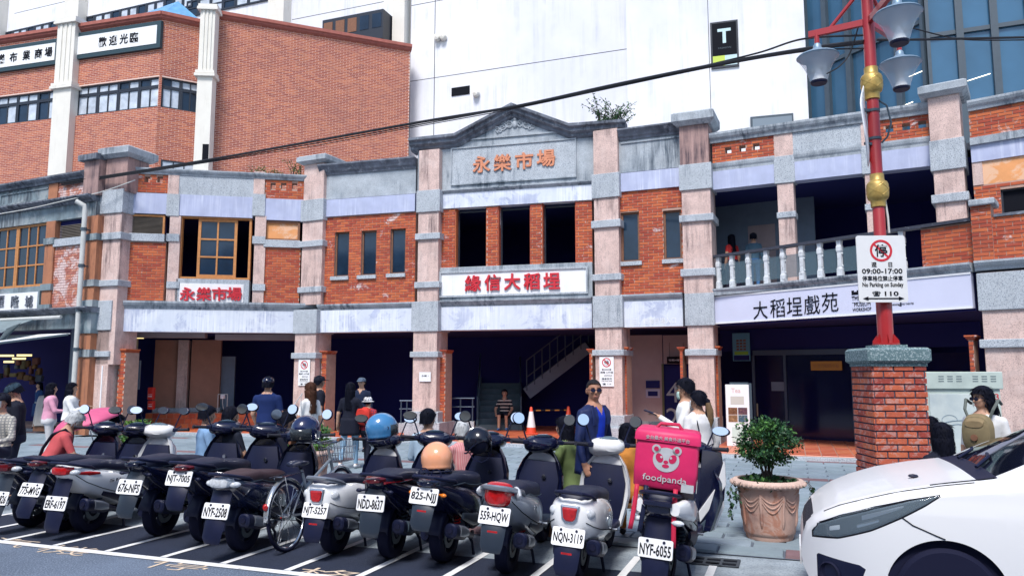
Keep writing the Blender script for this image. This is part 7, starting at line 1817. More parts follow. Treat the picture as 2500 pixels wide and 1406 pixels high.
# ------------------------------------------------------------------ helmets
def helmet(lab, p, col, yaw=0., S=1., visor=True, tiltx=0., coat=.9, tilty=0.):
    t = thing('helmet', lab, 'helmet', p, 0, 'helmets left on the scooters'); t.rotation_euler = (R(tiltx), R(tilty), R(yaw))
    m_ = mat('helmet_'+lab[:14].replace(' ','_'), col, .18, coat=coat)
    mb = MB(); rings = []
    for i in range(15):
        la = R(90-i*9.2); ring = []
        for j in range(30):
            a = 2*math.pi*j/30; c, s_ = math.cos(a), math.sin(a)
            z_ = .135*math.sin(la); r_ = math.cos(la)
            front_ = max(0, s_)                      # +y is the face side
            if z_ < .0: 
                zc = -.115+.12*front_**1.2; z_ = max(z_*1.1, zc)
                r_ = max(r_, .92) if z_ < -.02 else r_
            ring.append((.128*max(r_,.001)*c*S, (.15*max(r_,.001)*s_-.01)*S, (z_+.12)*S))
        rings.append(ring)
    mb.sweep(rings, cap=False); o = mb.build('shell', m_, t, True); o.modifiers.new('t','SOLIDIFY').thickness = .012
    mb = MB(); mb.ell((0,-.01*S,.10*S), .112*S, .13*S, .11*S, 18, 10); mb.build('lining', m_bp, t, True)
    mb = MB(); mb.tube([(.13*S*math.cos(R(a)), (.152*math.sin(R(a))-.01)*S, (.005+(.12*max(0,math.sin(R(a)))**1.2))*S) for a in range(0,360,12)], .007*S, 6, closed=True); mb.build('rim_trim', m_bp, t, True)
    if visor:
        mb = MB(); rings = [[(.135*S*math.cos(R(a)), (.162*math.sin(R(a))-.005)*S, z_*S) for a in range(15,166,10)] for z_ in (.145,.10,.04)]; mb.sweep(rings, cap=False, closed=False); o = mb.build('visor', mat('smoked_visor', (.04,.05,.06), .05, alpha=.75), t, True); o.modifiers.new('t','SOLIDIFY').thickness = .003
        for sx_ in (-1,1): mb = MB(); mb.lathe([(.018,-.006),(.018,.006)], (sx_*.132*S,.0,.12*S), 12, axis='x'); mb.build('pivot', m_bp, t)
    mb = MB(); mb.tube([(.11*S,.02,.01),(.08*S,.05,-.06),(0,.06,-.09),(-.08*S,.05,-.06),(-.11*S,.02,.01)], .006, 5); mb.build('strap', m_bp, t, True)
    return t
h1 = helmet('glossy dark blue helmet with a silver star resting on the navy scooter', at_depth(745,1078,8.25), (.006,.012,.06), 150, 1.05, True, -4)
star = [(.045*(1 if i % 2 == 0 else .42)*math.sin(math.pi*i/5), .045*(1 if i % 2 == 0 else .42)*math.cos(math.pi*i/5)) for i in range(10)]
mb = MB(); mb.T = Matrix.Translation((.02,-.165,.175)) @ Matrix.Rotation(R(-28),4,'X'); mb.prism(star, -.006, .012, axis='y'); mb.build('star_decal', m_silver, h1)
helmet('light blue helmet with a black visor hung on the red and black scooter', at_depth(936,1072,7.9), (.05,.20,.42), -60, 1.02, True, 6)
helmet('pale orange helmet sitting on the seat of the black scooter', at_depth(1066,1152,7.0), (.80,.36,.20), 20, 1.02, False, -6, .5)
h4 = helmet('matt black helmet with a white stripe on the handlebar of the black scooter', at_depth(1168,1106,7.75), (.008,.010,.02), -150, 1.0, False, 4, .2)
text_mb('Plasma', .07, .016, .003, T=Matrix.Translation((.05,-.162,.15)) @ Matrix.Rotation(R(20),4,'Z')).build('decal', m_wht, h4)

# ------------------------------------------------------------------ bicycle
p = at_z(704, 1346, 0)
bk = thing('bicycle', 'old silver bicycle with a front basket parked between two scooters', 'bicycle', (p.x,p.y,0), R(-16)); bk.rotation_euler = (0,R(-5),R(-16))
for y_ in (0,1.06):
    mb = MB(); mb.T = Matrix.Translation((0,y_,.335)); mb.tube([(0,.318*math.cos(2*math.pi*i/48),.318*math.sin(2*math.pi*i/48)) for i in range(48)], .017, 8, closed=True); wh = mb.build('tyre', m_rub, bk, True)
    mb = MB(); mb.T = Matrix.Translation((0,y_,.335)); mb.tube([(0,.298*math.cos(2*math.pi*i/48),.298*math.sin(2*math.pi*i/48)) for i in range(48)], .012, 6, closed=True)
    mb.lathe([(.022,-.04),(.022,.04)], n=12, axis='x'); mb.build('rim', m_chr, wh, True)
    for k in range(18):
        mb = MB(); mb.T = Matrix.Translation((0,y_,.335)); a = 2*math.pi*k/18; s_ = .03*(1 if k % 2 else -1); mb.tube([(s_,.02*math.cos(a+1.2),.02*math.sin(a+1.2)),(0,.29*math.cos(a),.29*math.sin(a))], .0022, 4); mb.build('spoke', m_chr, wh)
    rings = []
    for i in range(15):
        a = R((-10 if y_ == 0 else 40)+i*13+(0 if y_ == 0 else -20)); r_ = .352
        a = R(20+i*11.5) if y_ == 0 else R(10+i*10); rings.append([(x, y_+r_*math.cos(a), .335+r_*math.sin(a)+e) for x,e in ((-.026,-.008),(-.014,.006),(.014,.006),(.026,-.008))])
    mb = MB(); mb.sweep(rings, cap=False, closed=False); o = mb.build('mudguard', mat('chrome_guard', (.62,.65,.68), .25, metal=.8), bk, True); o.modifiers.new('t','SOLIDIFY').thickness = .003
m_bf = mat('bicycle_frame', (.33,.38,.43), .3, metal=.6)
mb = MB()
bbk = (0,.44,.29); st_ = (0,.30,.74); hd_ = (0,.88,.78); hl_ = (0,.93,.62)
mb.tube([bbk,st_], .016, 8); mb.tube([(0,.34,.55),hd_], .016, 8); mb.tube([bbk,hl_], .018, 8); mb.tube([hl_,(0,.84,.92)], .017, 8)
for sx_ in (-1,1): mb.tube([bbk,(sx_*.06,0,.335)], .01, 6); mb.tube([(0,.33,.62),(sx_*.06,0,.335)], .008, 6); mb.tube([hl_,(sx_*.055,1.0,.5),(sx_*.055,1.06,.335)], .011, 6)
mb.build('frame', m_bf, bk, True)
mb = MB(); mb.loft([(.12,0,.80,.02,.012,2.4),(.16,0,.81,.085,.03,2.4),(.24,0,.81,.10,.03,2.4),(.34,0,.80,.05,.025,2.4),(.42,0,.795,.02,.015,2.2)], 16); mb.build('saddle', m_seat, bk, True)
mb = MB(); mb.tube([(-.28,.62,1.0),(-.24,.74,.99),(-.1,.84,.96),(.1,.84,.96),(.24,.74,.99),(.28,.62,1.0)], .011, 8); mb.build('handlebar', m_chr, bk, True)
for sx_ in (-1,1): mb = MB(); mb.tube([(sx_*.275,.64,1.0),(sx_*.285,.55,1.0)], .017, 8); mb.build('grip', m_dwood, bk, True)
mb = MB(); bx0, bx1, by0, by1, bz0, bz1 = -.17,.17,.92,1.18,.74,.97
for z_, k in ((bz0,.75),(bz0+.08,.84),(bz0+.15,.92),(bz1,1)): mb.tube([(bx0*k,by0,z_),(bx1*k,by0,z_),(bx1*k,by1,z_),(bx0*k,by1,z_)], .004, 5, closed=True)
for i in range(9):
    f = i/8
    for yy in (by0,by1): mb.tube([(bx0*.75+(bx1-bx0)*.75*f,yy,bz0),(bx0+(bx1-bx0)*f,yy,bz1)], .003, 4)
    if i < 7: 
        for xx in (bx0,bx1): mb.tube([(xx*.75,by0+(by1-by0)*i/6,bz0),(xx,by0+(by1-by0)*i/6,bz1)], .003, 4)
    mb.tube([(bx0*.75+(bx1-bx0)*.75*f,by0,bz0),(bx0*.75+(bx1-bx0)*.75*f,by1,bz0)], .003, 4)
mb.build('basket', m_chr, bk)
mb = MB(); mb.tube([(0.02,.44,.29),(.07,.44,.29),(.08,.52,.14)], .01, 6); mb.tube([(-.02,.44,.29),(-.07,.44,.29),(-.08,.36,.44)], .01, 6); mb.lathe([(.09,.035),(.09,.04)], (0,.44,.29), 20, axis='x'); mb.cbox(.05,.13,.49,.55,.12,.15,.006); mb.build('crank', m_steel, bk, True)
mb = MB(); mb.box(-.07,.07,-.16,.22,.715,.725); mb.tube([(.06,-.1,.72),(.06,0,.335)], .005, 5); mb.tube([(-.06,-.1,.72),(-.06,0,.335)], .005, 5); mb.build('rear_rack', m_chr, bk)
mb = MB(); mb.T = Matrix.Translation((0,-.345,.47)); mb.ell((0,0,0), .028, .02, .034, 12, 6); mb.build('rear_reflector', m_tail, bk, True)
mb = MB(); mb.tube([(-.06,.02,.33),(-.12,-.02,.02)], .009, 6); mb.build('kickstand', m_chr, bk)
# ------------------------------------------------------------------ people
def capsule(mb, p, q, r0, r1, n=12, mi=0):
    p, q = Vector(p), Vector(q); d = q-p; L = d.length
    if L < 1e-5: d = Vector((0,0,1)); L = 1e-5
    t = d.normalized(); pts, rs = [], []
    for a in (-90,-60,-30): pts.append(p+t*r0*math.sin(R(a))); rs.append(max(.001, r0*math.cos(R(a))))
    for f in (0,.25,.5,.75,1): pts.append(p+d*f); rs.append(r0+(r1-r0)*f)
    for a in (30,60,90): pts.append(q+t*r1*math.sin(R(a))); rs.append(max(.001, r1*math.cos(R(a))))
    return mb.tube(pts, rs, n, mi)
_skin = {}
def skin_m(t=(.52,.30,.21)): return mat('skin_%d' % int(t[0]*1000), t, .55, var=.05, scale=20, spec=.35)
_cloth = {}
def cloth(c, rough=.85, stripes=None, check=None):
    k = (tuple(c), stripes, check)
    if k in _cloth: return _cloth[k]
    m = mat('cloth_%03d' % len(_cloth), c, rough, var=.16, scale=7, bump=.35, bscale=16, objspace=True, spec=.25)
    if stripes or check:
        N, L = m.node_tree.nodes, m.node_tree.links; b = N['Principled BSDF']; src = b.inputs['Base Color'].links[0].from_socket
        tc = N.new('ShaderNodeTexCoord'); 
        def band(axis, sc):
            w_ = N.new('ShaderNodeTexWave'); w_.wave_type = 'BANDS'; w_.bands_direction = axis; w_.inputs['Scale'].default_value = sc; w_.inputs['Distortion'].default_value = .6; w_.inputs['Detail'].default_value = 0
            L.new(tc.outputs['Object'], w_.inputs['Vector']); r_ = N.new('ShaderNodeMapRange'); r_.inputs[1].default_value = .55; r_.inputs[2].default_value = .7; L.new(w_.outputs['Fac'], r_.inputs[0]); return r_.outputs[0]
        col2 = (stripes or check)[0]
        for ax in ((stripes[1],) if stripes else ('X','Z')):
            x = N.new('ShaderNodeMix'); x.data_type = 'RGBA'; L.new(band(ax, (stripes or check)[2]), x.inputs[0]); L.new(src, x.inputs[6]); x.inputs[7].default_value = (*col2, 1)
            src = x.outputs[2]
        L.new(src, b.inputs['Base Color'])
    _cloth[k] = m; return m
BLKH = mat('black_hair', (.0035,.0045,.012), .7, spec=.12, var=.4, scale=40, bump=.5, bscale=90, objspace=True)
BRNH = mat('brown_hair', (.065,.028,.018), .7, spec=.15, var=.35, scale=30, bump=.5, bscale=90, objspace=True)
WHTH = mat('white_hair', (.46,.48,.50), .8, spec=.15, var=.25, scale=30, bump=.6, bscale=90, objspace=True)
GRYH = mat('short_grey_hair', (.018,.017,.02), .8, spec=.1, var=.3, scale=40, objspace=True)
m_eye = mat('eye_dark', (.01,.008,.008), .3); m_lip = mat('lip', (.35,.12,.10), .5)
def hand(mb, w, d, side, palm_n, S=1., grip=.35):
    """palm, four unequal bent fingers and a thumb; w wrist, d direction of the hand, side = towards the thumb"""
    w, d = Vector(w), Vector(d).normalized(); side = Vector(side); side = (side-d*side.dot(d)).normalized(); nn = Vector(palm_n); nn = (nn-d*nn.dot(d)-side*nn.dot(side))
    nn = nn.normalized() if nn.length > 1e-4 else d.cross(side)
    for k in (-1,0,1): capsule(mb, w+d*.01+side*.012*k, w+d*.075*S+side*.026*k, .016*S, .013*S, 8)
    for k, L in ((1.5,.066),(.5,.076),(-.5,.070),(-1.5,.055)):
        b0 = w+d*.085*S+side*.0185*k*S; d1 = (d*math.cos(grip)+nn*math.sin(grip)); d2 = (d*math.cos(grip*2.4)+nn*math.sin(grip*2.4))
        capsule(mb, b0-d*.02, b0+d1*L*.5*S, .0092*S, .0085*S, 7); capsule(mb, b0+d1*L*.5*S, b0+d1*L*.5*S+d2*L*.5*S, .0085*S, .0072*S, 7)
    t0 = w+d*.025*S+side*.025*S; t1 = t0+(d*.55+side*.75+nn*.35).normalized()*.04*S; t2 = t1+(d*.85+side*.3+nn*.4).normalized()*.032*S
    capsule(mb, t0, t1, .0125*S, .010*S, 7); capsule(mb, t1, t2, .010*S, .008*S, 7)
def person(label, x, y, z, yaw, H=1.68, pose='stand', top=(.5,.5,.5), bottom=(.02,.025,.05), shoes=(.02,.02,.03), skin=(.50,.29,.20), hair='short', hairm=None, sleeve=.55, legs=1.0, head_yaw=0., head_pitch=0., lean=0.,
           armL=None, armR=None, bulk=1.0, skirt=None, voxel=.0155, seat_h=.43, top_m=None, bottom_m=None, face=False, coat=None, glasses=None, hat=None, mask=None, female=False, stride=.0, jacket=0., twist=0., shirt=None):
    t = thing('person', label, 'person', (x,y,z), R(yaw)); S = H/1.775
    topm = top_m or cloth(top); botm = bottom_m or cloth(bottom); shm = cloth(shoes, .6); skm = skin_m(skin)
    mats = [skm, topm, botm, shm]
    bones = []      # (p, q, r0, r1, material or callable)
    V = lambda a,b,c: Vector((a,b,c))*S
    sit = pose == 'sit'
    hipz = (seat_h+.10)/S if sit else .92
    hip = V(0,0,hipz); ln = R(lean)
    sp = lambda h, f=0.: hip+V(0, math.sin(ln)*h+math.cos(ln)*f, math.cos(ln)*h-math.sin(ln)*f)
    mb = MB(); B = []
    def bone(p, q, r0, r1, m): B.append((Vector(p), Vector(q), r0*S, r1*S, m)); capsule(mb, p, q, r0*S, r1*S, 12)
    k = bulk
    # torso as a stack of ellipses along the spine
    fem = female
    prof = [(-.10,.155,.115),(-.04,.168 if fem else .16,.122),(.06,.155 if fem else .158,.112),(.17,.128 if fem else .150,.098),(.28,.142 if fem else .162,.106),(.38,.165 if fem else .178,.112),(.455,.150 if fem else .165,.092),(.50,.09,.07),(.53,.055,.055)]
    rings = []
    for h, hw, hd in prof:
        ring = []
        c = sp(h)
        for i in range(20):
            a = 2*math.pi*i/20; tw = R(twist)*max(0,h)/.5
            xx, ff = hw*k*math.cos(a)*(1+jacket), hd*k*math.sin(a)*(1+jacket)+(.012 if h > .2 else 0)
            ring.append(c+V(xx, ff*math.cos(ln), -ff*math.sin(ln)))
        rings.append(ring)
    mb.sweep(rings)
    B.append((sp(-.06), sp(.0), .16*S, .16*S, 'hip')); B.append((sp(.06), sp(.44), .15*S*k, .15*S*k, 'top'))
    bone(sp(.47), sp(.58,.012), .058, .054, 'skin')
    hdir = R(head_yaw); hp = R(head_pitch)
    hc = sp(.65,.02) + V(0, .05*math.sin(hp), -.02*abs(math.sin(hp)))
    # head
    hm = MB(); hm.T = Matrix.Translation(hc) @ Matrix.Rotation(hdir,4,'Z') @ Matrix.Rotation(-hp,4,'X') @ Matrix.Scale(S,4); HT = hm.T.copy()
    hm.ell((0,-.008,.028), .076, .094, .088, 18, 12); hm.ell((0,.018,-.035), .060, .070, .075, 16, 10); hm.ell((0,.045,-.075), .036, .036, .030, 12, 8)
    hm.tube([(0,.083,.02),(0,.098,-.012),(0,.108,-.03)], [.009,.012,.014], 8)
    for sx in (-1,1): hm.ell((sx*.078,-.005,-.005), .012, .024, .034, 8, 6); hm.ell((sx*.032,.066,-.02), .022, .02, .018, 8, 6)
    hm.ell((0,.082,-.062), .024, .012, .010, 8, 5)
    mb.T = None; mb.add(hm.v, hm.f); B.append((HT @ Vector((0,0,.02)), HT @ Vector((0,.02,-.06)), .09*S, .07*S, 'skin'))
    # legs
    for sx in (-1,1):
        h0 = hip+V(sx*.085,0,-.03)
        if sit:
            kn = hip+V(sx*.11,.42,.02); an = V(sx*.11,.46 if sx > 0 else .36,.10)
        else:
            f = stride*sx; kn = V(sx*.088,.03+f*.28,.49); an = V(sx*.088,-.02+f*.48,.095+(.05 if f < -.05 else 0))
        kn2 = kn
        bone(h0, kn, .086*k, .060, 'bot'); bone(kn, an, .058, .042, 'shin')
        bone(an+V(0,-.03,-.045), an+V(sx*.015,.13,-.062), .038, .032, 'shoe')
    # arms
    for sx, spec in ((-1,armL),(1,armR)):
        sh = sp(.415)+V(sx*(.150 if fem else .168)*k,0,0)
        if spec is None:
            el = sh+V(sx*.055,-.03+math.sin(ln)*.1,-.28); wr = el+V(sx*.01,.06+math.sin(ln)*.1,-.24)
            if sit: el = sh+V(sx*.07,.06+math.sin(ln)*.1,-.25); wr = el+V(-sx*.10,.20,-.06)
        else:
            el, wr = [sh+V(*a) for a in spec]
        jr = 1+jacket*.8
        bone(sh, el, .054*(1+jacket*.4)*k, .046*jr, ('arm', sleeve, 0)); bone(el, wr, .043*jr, .031*(1+jacket*.5 if sleeve > 1.5 else 1), ('arm', sleeve, 1))
        d = (wr-el).normalized(); hand(mb, wr-d*.01, d+Vector((0,.15,0)), Vector((-sx*.6,.8,.3)), Vector((-sx,0.1,-.3)), S); B.append((wr, wr+d*.16*S, .035*S, .03*S, 'skin'))
    # one continuous surface
    me = mb.mesh('tmp', skm); ob = bpy.data.objects.new('tmp', me); COL.objects.link(ob)
    md = ob.modifiers.new('r','REMESH'); md.mode = 'VOXEL'; md.voxel_size = voxel; md.use_smooth_shade = True
    ms = ob.modifiers.new('s','SMOOTH'); ms.factor = .5; ms.iterations = 4 if voxel < .013 else 2
    dg = bpy.context.evaluated_depsgraph_get(); me2 = bpy.data.meshes.new_from_object(ob.evaluated_get(dg)); bpy.data.objects.remove(ob); bpy.data.meshes.remove(me)
    me2.materials.clear()
    for m_ in mats: me2.materials.append(m_)
    idx = []
    import numpy as np
    n = len(me2.polygons); cen = np.empty(n*3); me2.polygons.foreach_get('center', cen); cen = cen.reshape(-1,3)
    best = np.full(n, 1e9); who = np.zeros(n, int); par = np.zeros(n)
    for i,(p,q,r0,r1,m_) in enumerate(B):
        p_, d_ = np.array(p), np.array(q-p); L2 = max(1e-9,(d_**2).sum()); f = np.clip(((cen-p_)@d_)/L2,0,1)
        dist = np.linalg.norm(cen-(p_+f[:,None]*d_),axis=1)-(r0+(r1-r0)*f); b_ = dist < best; best[b_] = dist[b_]; who[b_] = i; par[b_] = f[b_]
    slot = np.zeros(n, int)
    for i,(p,q,r0,r1,m_) in enumerate(B):
        s_ = who == i
        if m_ == 'top': slot[s_] = 1
        elif m_ == 'hip': slot[s_] = 1 if coat else 2
        elif m_ == 'bot': slot[s_] = np.where(par[s_] < legs*2, 2, 0) if legs < .5 else 2
        elif m_ == 'shin': slot[s_] = np.where(par[s_] < (legs-.5)*2, 2, 0)
        elif m_ == 'shoe': slot[s_] = 3
        elif isinstance(m_, tuple): slot[s_] = np.where(par[s_]+m_[2] < m_[1], 1, 0)
    ax = np.array((0, math.sin(ln), math.cos(ln))); rel = cen-np.array(hip); hh_ = rel@ax/S; ff_ = rel@np.array((0,math.cos(ln),-math.sin(ln)))/S; xx_ = np.abs(rel[:,0])/S
    slot[(slot == 1) & (hh_ > .488) & (xx_ < .085)] = 0                                   # bare neck
    slot[(slot == 1) & (ff_ > .04) & (xx_ < (hh_-.40)*.55) & (hh_ > .40)] = 0              # open neckline
    if shirt is not None:                                                                # shirt showing between open jacket fronts
        me2.materials.append(shirt); slot[(slot == 1) & (ff_ > .03) & (xx_ < .052+.10*np.clip(.25-hh_,0,1)) & (who < 2)] = 4
    me2.polygons.foreach_set('material_index', slot); me2.polygons.foreach_set('use_smooth', [True]*n); me2.name = 'body'
    body = link(bpy.data.objects.new('body', me2), t)
    # hair
    hairm = hairm or BLKH
    if hair:
        hb = MB(); hb.T = HT
        rings = []
        low = {'short':-.062,'buzz':-.045,'bob':-.085,'long':-.08,'pony':-.062,'tuft':-.04}[hair]
        e = .0015 if hair == 'buzz' else .016; hl_ = .078 if hair == 'buzz' else .060
        for i in range(12):
            la = R(90-i*13); ring = []
            for j in range(28):
                a = 2*math.pi*j/28; s_ = math.sin(a); fr = max(0,s_)
                z_ = .028+(.092+e)*math.sin(la); r_ = math.cos(la) if la > 0 else 1.
                sb = .0 if hair in ('short','buzz','pony') else .25; lim = (low if s_ < sb-.25 else (hl_ if s_ > .72 else low+(hl_-low)*min(1,(s_-sb+.25)/(.97-sb))**.8))
                z_ = max(z_, lim) if la > R(-60) else max(z_, lim)
                wob = 1+.035*math.sin(7*a+i)*(hair != 'buzz')
                ring.append(((.078+e)*max(r_,.02)*math.cos(a)*wob, ((.096+e)*max(r_,.02)*s_-.010)*wob, z_))
            rings.append(ring)
        hb.sweep(rings, cap=False)
        if hair in ('long','bob'):
            L_ = .34 if hair == 'long' else .10; rr = []
            for i in range(8):
                f = i/7; rr.append([((.098-.012*f)*math.cos(R(a))*(1+.05*math.sin(a*.3+i)), (.112-.01*f)*math.sin(R(a))-.012-.02*f, low+.06-(L_+.06)*f+.015*math.sin(a*.21)) for a in range(150 if hair == 'long' else 160, 391 if hair == 'long' else 381, 15)]+[((.070)*math.cos(R(a)), (.082)*math.sin(R(a))-.012-.02*f, low+.06-(L_+.06)*f) for a in range(390 if hair == 'long' else 380, 149 if hair == 'long' else 159, -20)])
            hb.sweep(rr)
        if hair == 'pony': hb.tube([(0,-.09,.03),(0,-.13,.0),(.005,-.135,-.08),(.01,-.12,-.18),(.015,-.11,-.27)], [.025,.034,.036,.03,.008], 10)
        if hair != 'buzz':
            qh = random.Random(len(label)*7+int(abs(x)*100))
            for i in range(420 if hair in ('long','bob') else 260):
                a = qh.uniform(0, 2*math.pi); s_ = math.sin(a); z_ = qh.uniform(-.05,.12)
                if s_ > .55 and z_ < .07: continue
                k_ = math.sqrt(max(.02, 1-(max(0,z_-.028)/.112)**2)); px = Vector(((.078+e)*k_*math.cos(a), (.096+e)*k_*s_-.010, z_))
                d_ = Vector((math.cos(a)*(.12+.5*(z_ > .07)), s_*(.12+.5*(z_ > .07)), -1 if z_ < .09 else -.25)); d_ += Vector((qh.uniform(-.25,.25), qh.uniform(-.25,.25), 0))
                leaf(hb, px*1.01, Vector((math.cos(a),s_,.4)), d_, qh.uniform(.03,.055), .008, 0)
            if hair in ('long','bob'):
                for i in range(300):
                    a = R(qh.uniform(160,380)); f = qh.random(); px = Vector((.098*math.cos(a), .112*math.sin(a)-.02-.02*f, low+.06-(L_+.02)*f)); leaf(hb, px, Vector((math.cos(a),math.sin(a),.2)), Vector((qh.uniform(-.12,.12),qh.uniform(-.12,.12),-1)), qh.uniform(.05,.10), .009, 0)
        o = hb.build('hair', hairm, t, 'all')
    if face:
        for sx in (-1,1):
            fm = MB(); fm.T = HT; fm.ell((sx*.030,.079,.008), .013, .006, .006, 10, 6); fm.build('eye', m_eye, t, True)
            fm = MB(); fm.T = HT; fm.tube([(sx*.014,.088,.026),(sx*.032,.086,.031),(sx*.048,.076,.026)], .004, 5); fm.build('eyebrow', GRYH if hairm is WHTH else BLKH, t)
        fm = MB(); fm.T = HT; fm.tube([(-.022,.088,-.060),(0,.096,-.061),(.022,.088,-.060)], [.003,.005,.003], 6); fm.build('mouth', m_lip, t)
    if glasses:
        gm = MB(); gm.T = HT
        for sx in (-1,1):
            gm.prism([(sx*.033+.026*math.cos(R(a)), .006+.019*math.sin(R(a))) for a in range(0,360,24)], .094, .099, axis='y', mi=0)
            gm.tube([(sx*.058,.094,.01),(sx*.082,.03,.012),(sx*.082,-.01,.008)], .003, 5)
        gm.tube([(-.01,.098,.01),(.01,.098,.01)], .003, 5); gm.build('glasses', m_bp if glasses == 'dark' else m_steel, t)
    if mask:
        mm = MB(); mm.T = HT; dz = mask[1]
        mm.sweep([[(.062*math.cos(R(a)), .058+.052*math.sin(R(a))*(1-.2*abs(i-1.5)), -.085+dz+.03*i) for a in range(10,171,16)] for i in range(4)], cap=False, closed=False); o = mm.build('face_mask', cloth(mask[0]), t, True); o.modifiers.new('t','SOLIDIFY').thickness = .004
    if hat:
        kind, hc_ = hat; hm2 = MB(); hm2.T = HT
        hm2.ell((0,-.008,.045), .098, .118, .085, 20, 8, v0=-12, v1=90)
        if kind == 'cap': hm2.loft([(.08,0,.045,.075,.006,2.4),(.14,0,.038,.068,.006,2.4),(.18,0,.03,.04,.005,2.2)], 14)
        if kind == 'brim': hm2.lathe([(.09,.02),(.15,.005),(.15,0),(.09,.012)], (0,-.008,0), 24)
        hm2.build('cap' if kind != 'helmet' else 'half_helmet', cloth(hc_) if kind != 'helmet' else p_black, t, True)
    if skirt:
        z0, z1, w0, w1, sc = skirt; sm = MB(); rr = []
        for i in range(7):
            f = i/6; h = z0+(z1-z0)*f; ring = []
            for j in range(26):
                a = 2*math.pi*j/26; wv = 1+.05*f*math.sin(6*a); w_ = (w0+(w1-w0)*f)*wv; ring.append(V(w_*math.cos(a), w_*.78*math.sin(a)+stride*.05*f, h))
            rr.append(ring)
        sm.sweep(rr, cap=False); o = sm.build('skirt', cloth(sc), t, True); o.modifiers.new('t','SOLIDIFY').thickness = .006
    if coat:      # open jacket worn over the body: rings left open at the front, with a collar and sleeves' cuffs
        h0, h1, cm, gap = coat; cmb = MB(); rr = []
        for i in range(10):
            f = i/9; h = h0+(h1-h0)*f; hw, hd = .20-.035*f if h < .3 else .205-.06*max(0,(h-.30)/.2), .165-.03*f; ring = []; c = sp(h)
            for a in range(90+gap, 451-gap, 12):
                wv = 1+.025*math.sin(a*.12+i*.8); xx, ff = hw*k*wv*math.cos(R(a)), hd*k*wv*math.sin(R(a)); ring.append(c+V(xx, ff*math.cos(ln), -ff*math.sin(ln)))
            rr.append(ring)
        cmb.sweep(rr, cap=False, closed=False); o = cmb.build('jacket', cm, t, True); o.modifiers.new('t','SOLIDIFY').thickness = .012
        cmb = MB(); c = sp(.50); rr = []
        for i in range(3): rr.append([c+V((.085+.012*i)*math.cos(R(a)), (.082+.014*i)*math.sin(R(a)), .025-.05*i-.03*math.sin(R(a))) for a in range(125,416,14)])
        cmb.sweep(rr, cap=False, closed=False); o = cmb.build('collar', cm, t, True); o.modifiers.new('t','SOLIDIFY').thickness = .01
    t['_s'] = S
    return t, sp, HT
def pos(u, d): p = at_depth(u, 912, d); return p.x, p.y
PZ = .036
def stool(lab, x, y, m, h=.43, rz=0., wdt=.16):
    s = thing('stool', lab, 'stool', (x,y,PZ), R(rz)); mb = MB(); mb.cbox(-wdt,wdt,-wdt,wdt,h-.03,h,.012); mb.build('seat', m, s)
    for sx in (-1,1):
        for sy in (-1,1): mb = MB(); mb.tube([(sx*(wdt+.02),sy*(wdt+.02),0),(sx*(wdt-.03),sy*(wdt-.03),h-.03)], [.02,.016], 6); mb.build('leg', m, s)
    return s
def bench(lab, x, y, rz, L_, m, h=.40):
    b_ = thing('bench', lab, 'bench', (x,y,PZ), R(rz))
    for i in range(3): mb = MB(); mb.cbox(-L_/2,L_/2,-.19+.13*i,-.07+.13*i,h-.04,h,.006); mb.build('slat', m, b_)
    for sx in (-1,1):
        for sy in (-1,1): mb = MB(); mb.tube([(sx*(L_/2-.08),sy*.15,0),(sx*(L_/2-.08),sy*.14,h-.04)], .02, 8); mb.build('leg', m_bp, b_)
    return b_
WHT = (.72,.73,.74); NVY = (.010,.016,.05); BLK_ = (.008,.010,.022)
def P(label, u, d, yaw, z=PZ, **k): x, y = pos(u, d); return person(label, x, y, z, yaw, **k)
fold = ((.06,.03,-.26),(-.06,.22,-.30))
def mir(a): return tuple((-q[0],q[1],q[2]) for q in a)
# far left cluster
P('seated person in pale checked shirt and dark cap with white face mask, far left', 12, 9.8, 170, H=1.64, pose='sit', seat_h=.60, top_m=cloth((.52,.50,.44), check=((.25,.25,.25),0,9)), sleeve=2, hair='short', hat=('cap', BLK_), mask=((.75,.75,.74),.02), face=True)
P('man in black coat and flat cap looking down at the far left', 47, 10.3, 120, H=1.62, top=BLK_, sleeve=2, hair='short', hat=('cap',(.03,.06,.09)), head_pitch=35, jacket=.12, bulk=1.1)
P('short person in long blue coat standing inside the dark shop', 99, 22.6, 150, FL+.012, H=1.42, top=(.015,.05,.15), bottom=(.35,.37,.38), hair='bob', sleeve=2, skirt=(.92,.45,.2,.24,(.015,.05,.15)))
P('woman in loose pink top with long black hair and shoulder strap', 127, 14.6, -55, H=1.56, female=True, top=(.62,.30,.42), bottom=(.60,.60,.62), sleeve=2, hair='long', bulk=1.14, jacket=.1, armR=((.10,.08,-.24),(.06,.28,-.24)))
P('woman in fluffy white top with long black hair beside the one in pink', 176, 14.2, -75, H=1.57, female=True, top=WHT, bottom=(.012,.016,.035), sleeve=2, hair='long', bulk=1.12, jacket=.12, armR=((.06,.12,-.24),(.0,.32,-.14)), armL=((-.06,.10,-.24),(-.0,.30,-.16)))
_, sp_, _ = P('white-haired man in red shirt seated with a black strap across his back', 128, 9.5, -52, H=1.66, pose='sit', top=(.52,.09,.10), bottom=(.05,.10,.22), sleeve=.8, hair='short', hairm=WHTH, lean=24, head_pitch=30, bulk=1.12)
x, y = pos(128, 9.5)
stool('red plastic stool under the white-haired man', x, y, m_fire, .43, -52)
mb = MB(); o_ = [c for c in bpy.data.objects if c.get('label','').startswith('white-haired man')][0]
mb.tube([sp_(.44,.08)+Vector((.10,0,.02)), sp_(.49,-.02)+Vector((.09,0,.02)), sp_(.40,-.128)+Vector((.03,0,0)), sp_(.2,-.130)+Vector((-.10,0,0)), sp_(.05,-.10)+Vector((-.165,.0,0))], .019, 6); mb.build('bag_strap', cloth(BLK_), o_, True)
